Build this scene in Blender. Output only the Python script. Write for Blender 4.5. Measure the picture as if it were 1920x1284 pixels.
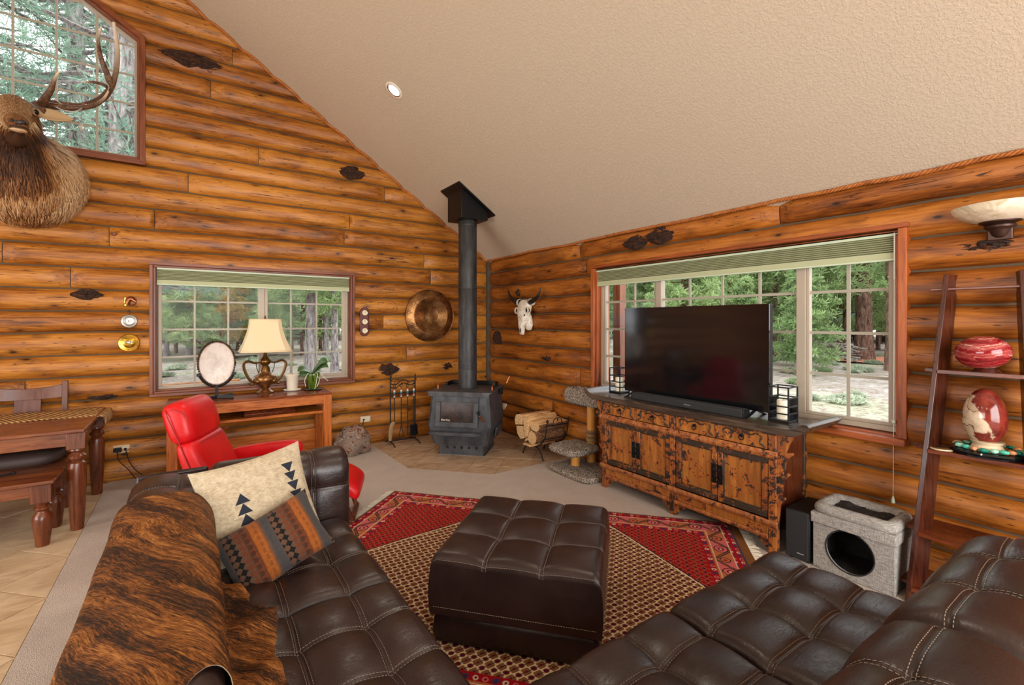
import bpy, bmesh, math, random
from mathutils import Vector, Matrix, noise
import numpy as np
random.seed(11)
SC = bpy.context.scene
COL = SC.collection
PI = math.pi
def rad(a): return math.radians(a)
for o in list(bpy.data.objects): bpy.data.objects.remove(o)

# ------------------------------------------------------------------ camera, sky, lights, exposure
YAW = rad(55.5)
CAM = (-3.654, -5.923, 1.55)
cd = bpy.data.cameras.new('camera'); cam = bpy.data.objects.new('camera', cd); COL.objects.link(cam)
cam.location = CAM
cam.rotation_euler = (PI/2, 0, YAW - PI/2)
cd.sensor_width = 36.0
cd.lens = 36.0*870/1920
cd.shift_y = -(642-603)/1920
cd.clip_start = 0.05; cd.clip_end = 300
SC.camera = cam
SC.view_settings.view_transform = 'Standard'
SC.view_settings.look = 'None'
SC.view_settings.gamma = 1.0
SC.view_settings.use_curve_mapping = False
SC.view_settings.exposure = 0.0
w = bpy.data.worlds.new('overcast_sky'); SC.world = w; w.use_nodes = True
bg = w.node_tree.nodes['Background']
bg.inputs['Color'].default_value = (0.93, 0.97, 1.0, 1); bg.inputs['Strength'].default_value = 4.2
def area(name, loc, target, sx, sy, power, col=(1,1,1), spread=PI):
    l = bpy.data.lights.new(name, 'AREA'); l.shape = 'RECTANGLE'; l.size = sx; l.size_y = sy
    l.energy = power; l.color = col; l.spread = spread
    o = bpy.data.objects.new(name, l); COL.objects.link(o); o.location = loc
    o.rotation_euler = (Vector(target)-Vector(loc)).to_track_quat('-Z', 'Y').to_euler()
    return o
# area lamps added at unseen openings to lift the weak indoor light
area('fill_lamp_south', (-3.2, -9.3, 1.75), (-2.6, 0, 1.5), 4.6, 2.9, 400, (1.0, 0.97, 0.93))
area('fill_lamp_west', (-9.5, -4.6, 1.7), (0, -3.4, 1.5), 4.2, 2.2, 220, (1.0, 0.97, 0.93))
CANS = [(-2.052, -1.579), (-2.052, -4.6), (-2.052, -7.6), (-7.5, -1.6), (-7.5, -4.6), (-7.5, -7.6)]
CAN_POWER = 75

# ------------------------------------------------------------------ mesh builder
class MB:
    def __init__(s): s.v = []; s.f = []
    def add(s, vs, fs):
        b = len(s.v); s.v += [tuple(p) for p in vs]; s.f += [tuple(i+b for i in f) for f in fs]
    def box(s, x0, y0, z0, x1, y1, z1):
        x0, x1 = min(x0, x1), max(x0, x1); y0, y1 = min(y0, y1), max(y0, y1); z0, z1 = min(z0, z1), max(z0, z1)
        s.add([(x0,y0,z0),(x1,y0,z0),(x1,y1,z0),(x0,y1,z0),(x0,y0,z1),(x1,y0,z1),(x1,y1,z1),(x0,y1,z1)],
              [(0,3,2,1),(4,5,6,7),(0,1,5,4),(1,2,6,5),(2,3,7,6),(3,0,4,7)])
        return s
    def hexa(s, p):   # eight corners, bottom loop then top loop
        s.add(p, [(0,3,2,1),(4,5,6,7),(0,1,5,4),(1,2,6,5),(2,3,7,6),(3,0,4,7)]); return s
    def loops(s, rings, cap0=True, cap1=True, closed=True):
        b = len(s.v); n = len(rings[0])
        for r in rings: s.v += [tuple(p) for p in r]
        for i in range(len(rings)-1):
            for j in range(n if closed else n-1):
                k = (j+1) % n
                s.f.append((b+i*n+j, b+i*n+k, b+(i+1)*n+k, b+(i+1)*n+j))
        if cap0: s.f.append(tuple(b+j for j in reversed(range(n))))
        if cap1: s.f.append(tuple(b+(len(rings)-1)*n+j for j in range(n)))
        return s
    def tube(s, pts, r, n=8, cap=True, flat=1.0):
        pts = [Vector(p) for p in pts]; m = len(pts)
        rs = r if isinstance(r, (list, tuple)) else [r]*m
        rings = []; up = None
        for i, p in enumerate(pts):
            t = (pts[min(i+1, m-1)]-pts[max(i-1, 0)])
            t = t.normalized() if t.length > 1e-9 else Vector((0,0,1))
            if up is None:
                up = Vector((0,0,1)) if abs(t.z) < .9 else Vector((1,0,0))
            a = t.cross(up)
            a = a.normalized() if a.length > 1e-6 else t.orthogonal().normalized()
            bb = a.cross(t).normalized(); up = bb
            rings.append([p + (a*math.cos(2*PI*j/n) + bb*math.sin(2*PI*j/n)*flat)*rs[i] for j in range(n)])
        return s.loops(rings, cap, cap)
    def cyl(s, p0, p1, r0, r1=None, n=16):
        return s.tube([p0, p1], [r0, r0 if r1 is None else r1], n)
    def lathe(s, prof, c=(0,0,0), n=24, sx=1.0, sy=1.0, axis='z', cap=True):
        rings = []
        for r, z in prof:
            ring = []
            for j in range(n):
                a = 2*PI*j/n; u, v = r*math.cos(a)*sx, r*math.sin(a)*sy
                ring.append((c[0]+u, c[1]+v, c[2]+z) if axis == 'z' else ((c[0]+u, c[1]-z, c[2]+v) if axis == 'y' else (c[0]-z, c[1]-u, c[2]+v)))
            rings.append(ring)
        return s.loops(rings, cap, cap)
    def prism(s, poly, d0, d1, fr):   # poly in (u,v), extruded along w; fr maps (u,v,w) to a point
        n = len(poly); a = [fr(u, v, d0) for u, v in poly]; b = [fr(u, v, d1) for u, v in poly]
        s.add(a+b, [tuple(reversed(range(n))), tuple(range(n, 2*n))] + [(i, (i+1) % n, n+(i+1) % n, n+i) for i in range(n)])
        return s
    def grid(s, fn, us, vs, keep=None):
        b = len(s.v); nv = len(vs)
        for u in us:
            for v in vs: s.v.append(tuple(fn(u, v)))
        for i in range(len(us)-1):
            for j in range(nv-1):
                if keep and not keep((us[i]+us[i+1])/2, (vs[j]+vs[j+1])/2): continue
                s.f.append((b+i*nv+j, b+(i+1)*nv+j, b+(i+1)*nv+j+1, b+i*nv+j+1))
        return s
    def ball(s, c, r, nu=16, nv=10, jit=0, seed=0):
        rx, ry, rz = r if isinstance(r, (tuple, list)) else (r, r, r)
        rings = []
        for i in range(1, nv):
            t = PI*i/nv; ring = []
            for j in range(nu):
                a = 2*PI*j/nu; d = Vector((math.sin(t)*math.cos(a), math.sin(t)*math.sin(a), -math.cos(t)))
                k = 1 + (jit*noise.noise(d*2.3+Vector((seed, 0, 0))) if jit else 0)
                ring.append((c[0]+d.x*rx*k, c[1]+d.y*ry*k, c[2]+d.z*rz*k))
            rings.append(ring)
        b = len(s.v); s.loops(rings, False, False); e = len(s.v)
        s.v += [(c[0], c[1], c[2]-rz), (c[0], c[1], c[2]+rz)]
        for j in range(nu):
            s.f.append((e, b+(j+1) % nu, b+j)); s.f.append((e+1, b+(nv-2)*nu+j, b+(nv-2)*nu+(j+1) % nu))
        return s
    def xf(s, M):
        s.v = [tuple(M @ Vector(p)) for p in s.v]; return s
    def mesh(s, name, smooth=None):
        me = bpy.data.meshes.new(name); me.from_pydata(s.v, [], s.f)
        bm = bmesh.new(); bm.from_mesh(me); bmesh.ops.recalc_face_normals(bm, faces=bm.faces); bm.to_mesh(me); bm.free()
        if smooth is not None:
            me.polygons.foreach_set('use_smooth', [True]*len(me.polygons)); me.set_sharp_from_angle(angle=rad(smooth))
        me.update(); return me
    def build(s, name, m, parent=None, smooth=40, bevel=0, seg=2, sub=0, solid=0):
        o = bpy.data.objects.new(name, s.mesh(name, smooth)); COL.objects.link(o)
        if m: o.data.materials.append(m)
        par(o, parent)
        if solid:
            q = o.modifiers.new('thickness', 'SOLIDIFY'); q.thickness = solid; q.offset = 0
        if bevel:
            q = o.modifiers.new('bevel', 'BEVEL'); q.width = bevel; q.segments = seg; q.limit_method = 'ANGLE'; q.angle_limit = rad(35); q.harden_normals = False
        if sub:
            q = o.modifiers.new('smooth', 'SUBSURF'); q.levels = sub; q.render_levels = sub
        return o
WORLD = {}
def par(o, parent):
    if parent is None: return
    o.parent = parent
    if parent.name in WORLD: o.matrix_parent_inverse = Matrix.Translation(-Vector(WORLD[parent.name]))
def tag(o, label, cat, group=None, kind=None):
    o['label'] = label; o['category'] = cat
    if group: o['group'] = group
    if kind: o['kind'] = kind
    return o
def thing(name, label, cat, loc, group=None, rotz=None):
    # rotz None: its parts are written in room coordinates; otherwise in coordinates of their own about loc
    o = bpy.data.objects.new(name, None); COL.objects.link(o); o.location = loc; o.empty_display_size = .1
    if rotz is None: WORLD[o.name] = loc
    else: o.rotation_euler = (0, 0, rotz)
    return tag(o, label, cat, group)
def structure(o): o['kind'] = 'structure'; return o
def stuff(o): o['kind'] = 'stuff'; return o
def copy_tree(o, parent=None, label=None, loc=None, rotz=None, scale=None):
    c = o.copy(); COL.objects.link(c)
    if parent: c.parent = parent
    if label: c['label'] = label
    if loc is not None: c.location = loc
    if rotz is not None: c.rotation_euler[2] = rotz
    if scale is not None: c.scale = scale
    for ch in list(o.children): copy_tree(ch, c)
    return c
def lin(a, b, n): return [a+(b-a)*i/(n-1) for i in range(n)]
def lerp(a, b, t): return a+(b-a)*t
def sm(a, b, x):
    t = max(0, min(1, (x-a)/(b-a))); return t*t*(3-2*t)
def spline(pts, n):   # Catmull-Rom through points
    P = [Vector(p) for p in pts]; P = [P[0]*2-P[1]] + P + [P[-1]*2-P[-2]]; out = []
    m = len(P)-3
    for i in range(n):
        t = i/(n-1)*m; k = min(int(t), m-1); t -= k
        a, b, c, d = P[k:k+4]
        out.append(.5*((2*b)+(-a+c)*t+(2*a-5*b+4*c-d)*t*t+(-a+3*b-3*c+d)*t**3))
    return out
def interp(xs, ys, x):
    return float(np.interp(x, xs, ys))
# ------------------------------------------------------------------ materials (node-based)
def srgb(r, g, b):
    f = lambda c: (c/255/12.92) if c <= 10.3 else ((c/255+.055)/1.055)**2.4
    return (f(r), f(g), f(b), 1)
class V:       # a scalar socket with arithmetic
    def __init__(s, w, k): s.w = w; s.k = k
    def _m(s, op, *a):
        n = s.w.nt.nodes.new('ShaderNodeMath'); n.operation = op
        for i, x in enumerate((s,)+a):
            if isinstance(x, V): s.w.nt.links.new(x.k, n.inputs[i])
            else: n.inputs[i].default_value = x
        return V(s.w, n.outputs[0])
    def __add__(s, o): return s._m('ADD', o)
    __radd__ = __add__
    def __sub__(s, o): return s._m('SUBTRACT', o)
    def __rsub__(s, o): return (s*-1)+o
    def __mul__(s, o): return s._m('MULTIPLY', o)
    __rmul__ = __mul__
    def __truediv__(s, o): return s._m('DIVIDE', o)
    def __lt__(s, o): return s._m('LESS_THAN', o)
    def __gt__(s, o): return s._m('GREATER_THAN', o)
    def abs(s): return s._m('ABSOLUTE')
    def floor(s): return s._m('FLOOR')
    def fract(s): return s._m('FRACT')
    def sin(s): return s._m('SINE')
    def sqrt(s): return s._m('SQRT')
    def min(s, o): return s._m('MINIMUM', o)
    def max(s, o): return s._m('MAXIMUM', o)
    def mod(s, o): return s._m('FLOORED_MODULO', o)
    def ping(s, o): return s._m('PINGPONG', o)
    def smooth(s, a, b):
        n = s.w.nt.nodes.new('ShaderNodeMapRange'); n.interpolation_type = 'SMOOTHSTEP'
        s.w.nt.links.new(s.k, n.inputs[0]); n.inputs[1].default_value = a; n.inputs[2].default_value = b
        return V(s.w, n.outputs[0])
    def between(s, a, b): return (s > a)*(s < b)
class W:
    def __init__(s, name, base=(.5,.5,.5,1), rough=.5, metal=0, spec=.5):
        s.m = bpy.data.materials.new(name); s.m.use_nodes = True; s.nt = s.m.node_tree
        s.b = s.nt.nodes['Principled BSDF']; s.out = s.nt.nodes['Material Output']
        s.set('Base Color', base); s.set('Roughness', rough); s.set('Metallic', metal); s.set('Specular IOR Level', spec)
        s._tc = None
    def set(s, name, v):
        i = s.b.inputs[name]
        if isinstance(v, V): s.nt.links.new(v.k, i)
        elif hasattr(v, 'is_output'): s.nt.links.new(v, i)
        else: i.default_value = v
        return s
    def n(s, t): return s.nt.nodes.new(t)
    def tc(s, k='Object'):
        if not s._tc: s._tc = s.n('ShaderNodeTexCoord')
        return s._tc.outputs[k]
    def rnd(s):
        return V(s, s.n('ShaderNodeObjectInfo').outputs['Random'])
    def attr(s, name):
        n = s.n('ShaderNodeAttribute'); n.attribute_name = name; return n
    def map(s, vec, sc=(1,1,1), rot=(0,0,0), off=None):
        n = s.n('ShaderNodeMapping'); s.nt.links.new(vec, n.inputs[0]); n.inputs['Scale'].default_value = sc; n.inputs['Rotation'].default_value = rot
        if off is not None:
            c = s.n('ShaderNodeCombineXYZ')
            for i in range(3): s.nt.links.new(off.k, c.inputs[i])
            s.nt.links.new(c.outputs[0], n.inputs['Location'])
        return n.outputs[0]
    def sep(s, vec):
        n = s.n('ShaderNodeSeparateXYZ'); s.nt.links.new(vec, n.inputs[0]); return [V(s, o) for o in n.outputs]
    def comb(s, x, y, z):
        c = s.n('ShaderNodeCombineXYZ')
        for i, q in enumerate((x, y, z)):
            if isinstance(q, V): s.nt.links.new(q.k, c.inputs[i])
            else: c.inputs[i].default_value = q
        return c.outputs[0]
    def noise(s, vec, scale=5, detail=4, rough=.55, dist=0):
        n = s.n('ShaderNodeTexNoise'); s.nt.links.new(vec, n.inputs['Vector'])
        n.inputs['Scale'].default_value = scale; n.inputs['Detail'].default_value = detail; n.inputs['Roughness'].default_value = rough; n.inputs['Distortion'].default_value = dist
        return V(s, n.outputs['Fac'])
    def vor(s, vec, scale=5, feature='F1', rnd=1):
        n = s.n('ShaderNodeTexVoronoi'); n.feature = feature; s.nt.links.new(vec, n.inputs['Vector']); n.inputs['Scale'].default_value = scale
        n.inputs['Randomness'].default_value = rnd
        return V(s, n.outputs['Distance'])
    def ramp(s, fac, stops, mode='LINEAR'):
        n = s.n('ShaderNodeValToRGB'); n.color_ramp.interpolation = mode; e = n.color_ramp.elements
        while len(e) < len(stops): e.new(.5)
        for i, (p, c) in enumerate(stops): e[i].position = p; e[i].color = c if len(c) == 4 else (*c, 1)
        s.nt.links.new(fac.k, n.inputs[0]); return n.outputs[0]
    def mix(s, fac, a, b, mode='MIX'):
        n = s.n('ShaderNodeMix'); n.data_type = 'RGBA'; n.blend_type = mode
        for k, x in ((0, fac), (6, a), (7, b)):
            if isinstance(x, V): s.nt.links.new(x.k, n.inputs[k])
            elif hasattr(x, 'is_output'): s.nt.links.new(x, n.inputs[k])
            else: n.inputs[k].default_value = x
        return n.outputs[2]
    def bump(s, h, strength=.3, dist=.01):
        n = s.n('ShaderNodeBump'); n.inputs['Strength'].default_value = strength; n.inputs['Distance'].default_value = dist
        s.nt.links.new(h.k, n.inputs['Height']); s.nt.links.new(n.outputs[0], s.b.inputs['Normal']); return s
def plain(name, c, rough=.5, metal=0, spec=.5, bump=0, bscale=200):
    w = W(name, c, rough, metal, spec)
    if bump: w.bump(w.noise(w.tc(), bscale, 3), bump, .002)
    return w.m
MT = {}
def wood(name, dark, mid, light, axis='x', sc=1.0, rough=.4, wear=0, streak=.5, rnd=0.5, knots=False, bump=.25):
    w = W(name, mid, rough)
    k = dict(x=(1.0, 11, 11), y=(11, 1.0, 11), z=(11, 11, 1.0))[axis]
    r = w.rnd()
    o = w.tc()
    v = w.map(o, tuple(q*sc for q in k), off=r*37.0)
    v2 = w.map(o, tuple((q/4.2 if q > 5 else q*.9)*sc for q in k), off=r*19.0)
    g = w.noise(v, 2.2, 6, .62, .6)
    big = w.noise(v2, 1.6, 3, .5, .3)
    col = w.ramp(g*.62+big*.38+(r-.5)*rnd*.16, [(.30, dark), (.47, mid), (.66, light)])
    fine = w.noise(w.map(o, tuple((q*5 if q > 5 else q*1.6)*sc for q in k), off=r*7.0), 2.5, 3, .6)
    col = w.mix((fine.smooth(.56, .72))*streak, col, tuple(c*.35 for c in dark[:3])+(1,))
    h = g*.5+fine*.3
    if knots:
        kv = w.map(o, dict(x=(2.2, 5.0, 5.0), y=(5.0, 2.2, 5.0), z=(5, 5, 2.2))[axis], off=r*11.0)
        d = w.vor(kv, .95)
        ring = (d < .16)*((d*70).sin()*.5+.5)
        core = 1-d.smooth(.05, .13)
        col = w.mix(core*.85, col, tuple(c*.30 for c in dark[:3])+(1,))
        col = w.mix((1-d.smooth(.10, .34))*.45, col, dark)
        crack = w.noise(w.map(o, dict(x=(.55, 16, 16), y=(16, .55, 16), z=(16, 16, .55))[axis], off=r*23.0), 1.3, 2, .5, .8)
        cr = (crack-.5).abs()
        cm = (1-cr.smooth(0, .012))*(w.noise(v2, 1.1, 1) > .56)
        col = w.mix(cm*.8, col, tuple(c*.18 for c in dark[:3])+(1,))
        h = h - cm*.8 - core*.3
    w.set('Base Color', col)
    w.set('Roughness', (g-.5)*.3+rough)
    w.bump(h, bump, .006)
    return w.m
def log_wood(name, axis, dark, mid, light):
    w = W(name, mid, .4); r = w.rnd(); o = w.tc()
    ax = lambda a, c: dict(x=(a, c, c), y=(c, a, c))[axis]
    g = w.noise(w.map(o, ax(2.0, 34), off=r*37.0), 1.6, 6, .68, .5)          # fine grain
    f = w.noise(w.map(o, ax(5.0, 120), off=r*13.0), 1.5, 3, .7)              # hairline grain
    p = w.noise(w.map(o, ax(1.3, 6.5), off=r*19.0), 1.5, 4, .6, .4)          # patches of thicker stain
    t = w.noise(w.map(o, ax(.45, 2.2), off=r*5.0), 1.2, 2, .5)               # slow drift along a log
    col = w.ramp(g*.42+p*.38+t*.2+(r-.5)*.10, [(.34, dark), (.46, mid), (.60, light)])
    col = w.mix(f.smooth(.55, .75)*.42, col, tuple(c*.45 for c in dark[:3])+(1,))
    col = w.mix(w.noise(w.map(o, ax(1.0, 4.0), off=r*29.0), 1.4, 4, .65).smooth(.56, .72)*.55, col, srgb(112, 74, 42))   # weathering, and the dull light on log tops put into the colour
    kv = w.map(o, ax(3.4, 7.5), off=r*11.0); d = w.vor(kv, .95)
    col = w.mix((1-d.smooth(.07, .32))*.5, col, dark)
    col = w.mix((1-d.smooth(.04, .12))*.92, col, tuple(c*.22 for c in dark[:3])+(1,))
    crack = w.noise(w.map(o, ax(.7, 22), off=r*23.0), 1.3, 3, .55, .9); cr = (crack-.5).abs()
    cm = (1-cr.smooth(.002, .013))*(w.noise(w.map(o, ax(1.6, 5), off=r*3.0), 1.3, 2)).smooth(.52, .56)
    col = w.mix(cm*.9, col, tuple(c*.14 for c in dark[:3])+(1,))
    fl = w.vor(w.map(o, ax(7, 30), off=r*41.0), 1.0); col = w.mix((1-fl.smooth(.07, .17))*.8, col, tuple(c*.25 for c in dark[:3])+(1,))
    w.set('Base Color', col); w.set('Roughness', (g-.5)*.5+.42); w.bump(g*.5+f*.35+p*.3-cm*.9-(1-d.smooth(.03, .12))*.5, .45, .008)
    return w.m
MT['log_x'] = log_wood('log_stain_along_x', 'x', srgb(74, 37, 12), srgb(150, 87, 22), srgb(192, 128, 48))
MT['log_y'] = log_wood('log_stain_along_y', 'y', srgb(70, 32, 9), srgb(140, 76, 19), srgb(182, 112, 40))
w = W('chinking', srgb(84, 70, 52), .9); w.bump(w.noise(w.tc(), 60, 3), .4, .005); MT['chink'] = w.m
w = W('burl_bark', srgb(52, 30, 18), .6)
q = w.noise(w.map(w.tc(), (9, 9, 26)), 2.4, 6, .7, 1.5); w.set('Base Color', w.ramp(q, [(.36, srgb(16, 10, 7)), (.52, srgb(58, 34, 22)), (.66, srgb(136, 74, 30))])); w.bump(q, 1.0, .03); MT['burl'] = w.m
w = W('knot_wood', srgb(120, 60, 22), .5); d = w.vor(w.tc('Generated'), 2.0, 'F1'); w.set('Base Color', w.ramp(d, [(.1, srgb(48, 22, 10)), (.5, srgb(134, 66, 24)), (.8, srgb(80, 36, 12))])); MT['knot'] = w.m
w = W('ceiling_texture', srgb(198, 183, 163), .95, spec=.2)
t1 = w.noise(w.tc(), 60, 4, .65); t2 = w.noise(w.tc(), 150, 2, .5)
w.bump(t1.smooth(.45, .6)*.7+t2*.4, .32, .008); MT['ceiling'] = w.m
MT['plaster'] = plain('plaster_wall', srgb(196, 176, 152), .95)
MT['rope'] = wood('rope_fibre', srgb(92, 46, 14), srgb(164, 92, 34), srgb(196, 126, 60), 'x', 6, .8)
MT['trim'] = wood('window_trim_x', srgb(58, 24, 10), srgb(112, 54, 24), srgb(140, 76, 36), 'x', 1.4, .4)
MT['trim_y'] = wood('window_trim_y', srgb(64, 26, 8), srgb(134, 62, 20), srgb(168, 84, 32), 'y', 1.4, .4)
MT['trim_z'] = wood('window_trim_z', srgb(58, 24, 10), srgb(112, 54, 24), srgb(140, 76, 36), 'z', 1.4, .4)
MT['trim_z2'] = wood('window_trim_z_east', srgb(72, 30, 10), srgb(150, 72, 24), srgb(180, 96, 38), 'z', 1.4, .4)
MT['vinyl'] = plain('vinyl_frame', srgb(168, 154, 136), .45)
MT['muntin'] = plain('muntin_vinyl', srgb(162, 155, 138), .5)
w = W('window_glass'); nt = w.nt
tr = w.n('ShaderNodeBsdfTransparent'); gl = w.n('ShaderNodeBsdfGlossy'); gl.inputs['Roughness'].default_value = 0.0
lw = w.n('ShaderNodeFresnel'); lw.inputs['IOR'].default_value = 1.13
mx = w.n('ShaderNodeMixShader'); nt.links.new(lw.outputs[0], mx.inputs[0]); nt.links.new(tr.outputs[0], mx.inputs[1]); nt.links.new(gl.outputs[0], mx.inputs[2]); nt.links.new(mx.outputs[0], w.out.inputs[0]); MT['glass'] = w.m
MT['shade'] = plain('cellular_shade', srgb(172, 176, 140), .8)
MT['shade_dark'] = plain('pleat_gap_shadow', srgb(84, 88, 66), .9)  # darkened blind colour for the shade between pleats
MT['shade_rail'] = plain('shade_rail', srgb(190, 204, 176), .4)
# floors
w = W('carpet_beige', srgb(186, 170, 158), .98, spec=.1)
a = w.noise(w.tc(), 260, 2, .6); b = w.noise(w.tc(), 6, 3, .6)
w.set('Base Color', w.ramp(a*.92+b*.08, [(.36, srgb(134, 120, 110)), (.5, srgb(198, 184, 172)), (.62, srgb(228, 217, 207))])); w.bump(a, .8, .01); MT['carpet'] = w.m
def tile(name, c0, c1, c2):
    w = W(name, c1, .42); r = w.rnd()
    v = w.map(w.tc(), (3, 8, 3), (0, 0, rad(20)), off=r*23.0)
    q = w.noise(v, 2.0, 6, .65, .7)
    w.set('Base Color', w.ramp(q+(r-.5)*.12, [(.3, c0), (.5, c1), (.7, c2)])); w.bump(q, .15, .003); return w.m
MT['hearth_tile'] = tile('hearth_tile', srgb(142, 114, 88), srgb(176, 148, 120), srgb(196, 172, 145))
MT['dining_tile'] = tile('dining_tile', srgb(176, 150, 118), srgb(196, 172, 140), srgb(208, 186, 156))
MT['grout'] = plain('grout', srgb(214, 192, 160), .9)
# leather
def leather(name, c, c2, rough=.36):
    w = W(name, c, rough, spec=.42)
    o = w.tc(); a = w.noise(o, 5.5, 5, .6, .4); g = w.vor(o, 420, 'F1'); cr = w.noise(w.map(o, (9, 24, 14)), 3.0, 5, .65, 1.6)
    w.set('Base Color', w.mix(a.smooth(.35, .7), c, c2)); w.set('Roughness', a*.2+rough-.1)
    w.bump(g*.12+cr.smooth(.45, .75)*.45+a*.5, .2, .005); return w.m
MT['leather'] = leather('brown_leather', srgb(35, 22, 20), srgb(46, 30, 26), .32)
MT['leather_dark'] = leather('brown_leather_side', srgb(33, 21, 19), srgb(42, 27, 24), .35)
MT['red_leather'] = leather('red_leather', srgb(190, 8, 15), srgb(212, 18, 26), .4)
MT['thread'] = plain('stitch_thread', srgb(124, 108, 96), .8)
MT['red_thread'] = plain('red_piping', srgb(150, 6, 10), .6)
# timber for furniture
MT['table_x'] = wood('walnut_stain_x', srgb(52, 22, 10), srgb(108, 54, 26), srgb(142, 82, 42), 'x', 1.6, .3, bump=.12)
MT['table_z'] = wood('walnut_stain_z', srgb(40, 16, 8), srgb(88, 42, 20), srgb(118, 62, 32), 'z', 1.6, .28, bump=.12)
MT['chair_z'] = wood('rosewood_z', srgb(44, 20, 14), srgb(92, 52, 38), srgb(116, 72, 52), 'z', 1.6, .4, bump=.12)
MT['console_x'] = wood('oak_console_x', srgb(92, 40, 10), srgb(168, 88, 28), srgb(204, 124, 50), 'x', 1.5, .28, bump=.15)
MT['console_z'] = wood('oak_console_z', srgb(92, 40, 10), srgb(162, 82, 24), srgb(198, 116, 44), 'z', 1.5, .3, bump=.15)
MT['console_top'] = wood('console_top', srgb(64, 28, 12), srgb(118, 58, 28), srgb(150, 84, 46), 'x', 1.5, .14, bump=.05)
MT['shelf_z'] = wood('mahogany_z', srgb(30, 10, 6), srgb(64, 26, 13), srgb(92, 42, 20), 'z', 2.0, .3, bump=.1)
MT['shelf_y'] = wood('mahogany_y', srgb(46, 16, 8), srgb(92, 40, 18), srgb(118, 56, 26), 'y', 2.0, .26, bump=.1)
MT['dark_top'] = wood('weathered_black_top', srgb(22, 17, 14), srgb(58, 46, 38), srgb(96, 78, 62), 'y', 1.4, .3, bump=.4)
# distressed lacquer of the old cabinet
def lacquer(name, sc=1.0, lo=.55, base=(156, 98, 42), base2=(118, 70, 28), paint=(44, 32, 23)):
    w = W(name, srgb(*base), .42); o = w.tc()
    g = w.noise(w.map(o, (14, 14, 1.6)), 2.0, 5, .6, .4)
    col = w.ramp(g, [(.3, srgb(*base2)), (.52, srgb(*base)), (.72, srgb(190, 124, 54))])
    p = w.noise(o, 9*sc, 8, .72, .6); p2 = w.noise(o, 60*sc, 4, .7)
    m = (p*.74+p2*.26).smooth(lo, lo+.025)
    edge = (p*.74+p2*.26).smooth(lo-.04, lo)
    col = w.mix(edge*.55, col, srgb(196, 92, 26))
    col = w.mix(m, col, srgb(*paint))
    w.set('Base Color', col); w.set('Roughness', m*.15+.38); w.bump(m*.6+g*.2, .5, .004); return w.m
MT['lacq'] = lacquer('distressed_lacquer', 1.25, .545)
MT['lacq_worn'] = lacquer('distressed_lacquer_frame', 2.2, .50, (142, 84, 38), (104, 58, 26), (38, 28, 21))
MT['lacq_rail'] = lacquer('distressed_lacquer_rail', 2.6, .535, (156, 96, 54), (120, 68, 34), (40, 29, 22))
MT['lacq_trim'] = lacquer('distressed_dark_trim', 2.0, .43, (140, 86, 36), (104, 62, 26), (50, 39, 28))
# metals, plastics
MT['iron'] = plain('wrought_iron', srgb(30, 28, 28), .5, .3, bump=.2, bscale=120)
MT['black_iron'] = plain('blackened_metal', srgb(20, 20, 22), .42, .5)
w = W('stove_steel', srgb(70, 72, 76), .52, .35); q = w.noise(w.map(w.tc(), (3, 3, 2)), 3, 5, .6); w.set('Base Color', w.ramp(q, [(.35, srgb(56, 57, 60)), (.65, srgb(84, 87, 92))])); w.bump(w.noise(w.tc(), 220, 2), .08, .002); MT['stove'] = w.m
w = W('flue_pipe_black', srgb(48, 47, 46), .5, .3); q = w.noise(w.map(w.tc(), (14, 14, 2.5)), 2, 6, .65); w.set('Base Color', w.ramp(q, [(.36, srgb(34, 33, 33)), (.62, srgb(60, 60, 60)), (.8, srgb(92, 94, 94))])); MT['flue'] = w.m
MT['copper'] = plain('copper_spring', srgb(206, 120, 80), .3, .9)
w = W('hammered_bronze', srgb(134, 96, 58), .33, .85); q = w.noise(w.tc(), 7, 6, .7); w.set('Base Color', w.ramp(q, [(.32, srgb(82, 52, 30)), (.52, srgb(146, 102, 60)), (.7, srgb(180, 146, 104))])); w.set('Roughness', q*.3+.2); w.bump(w.vor(w.tc(), 60), .3, .004); MT['bronze'] = w.m
MT['brass'] = plain('polished_brass', srgb(210, 168, 70), .22, 1.0)
MT['brass_dark'] = plain('aged_brass', srgb(120, 86, 44), .35, .9)
MT['copper_dark'] = plain('aged_copper', srgb(150, 92, 60), .3, .9)
MT['pewter'] = plain('pewter', srgb(176, 176, 172), .32, .95)
MT['black_plastic'] = plain('black_plastic', srgb(15, 15, 16), .55, spec=.3)
MT['gloss_black'] = plain('screen_glass', (.004, .004, .005, 1), .09, 0, .6)
MT['speaker_cloth'] = plain('speaker_cloth', srgb(36, 36, 37), .9, bump=.5, bscale=500)
MT['ivory'] = plain('ivory_plastic', srgb(216, 200, 168), .4)
MT['white'] = plain('white_plastic', srgb(226, 222, 210), .45)
MT['candle'] = plain('candle_wax', srgb(232, 224, 200), .55)
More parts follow.
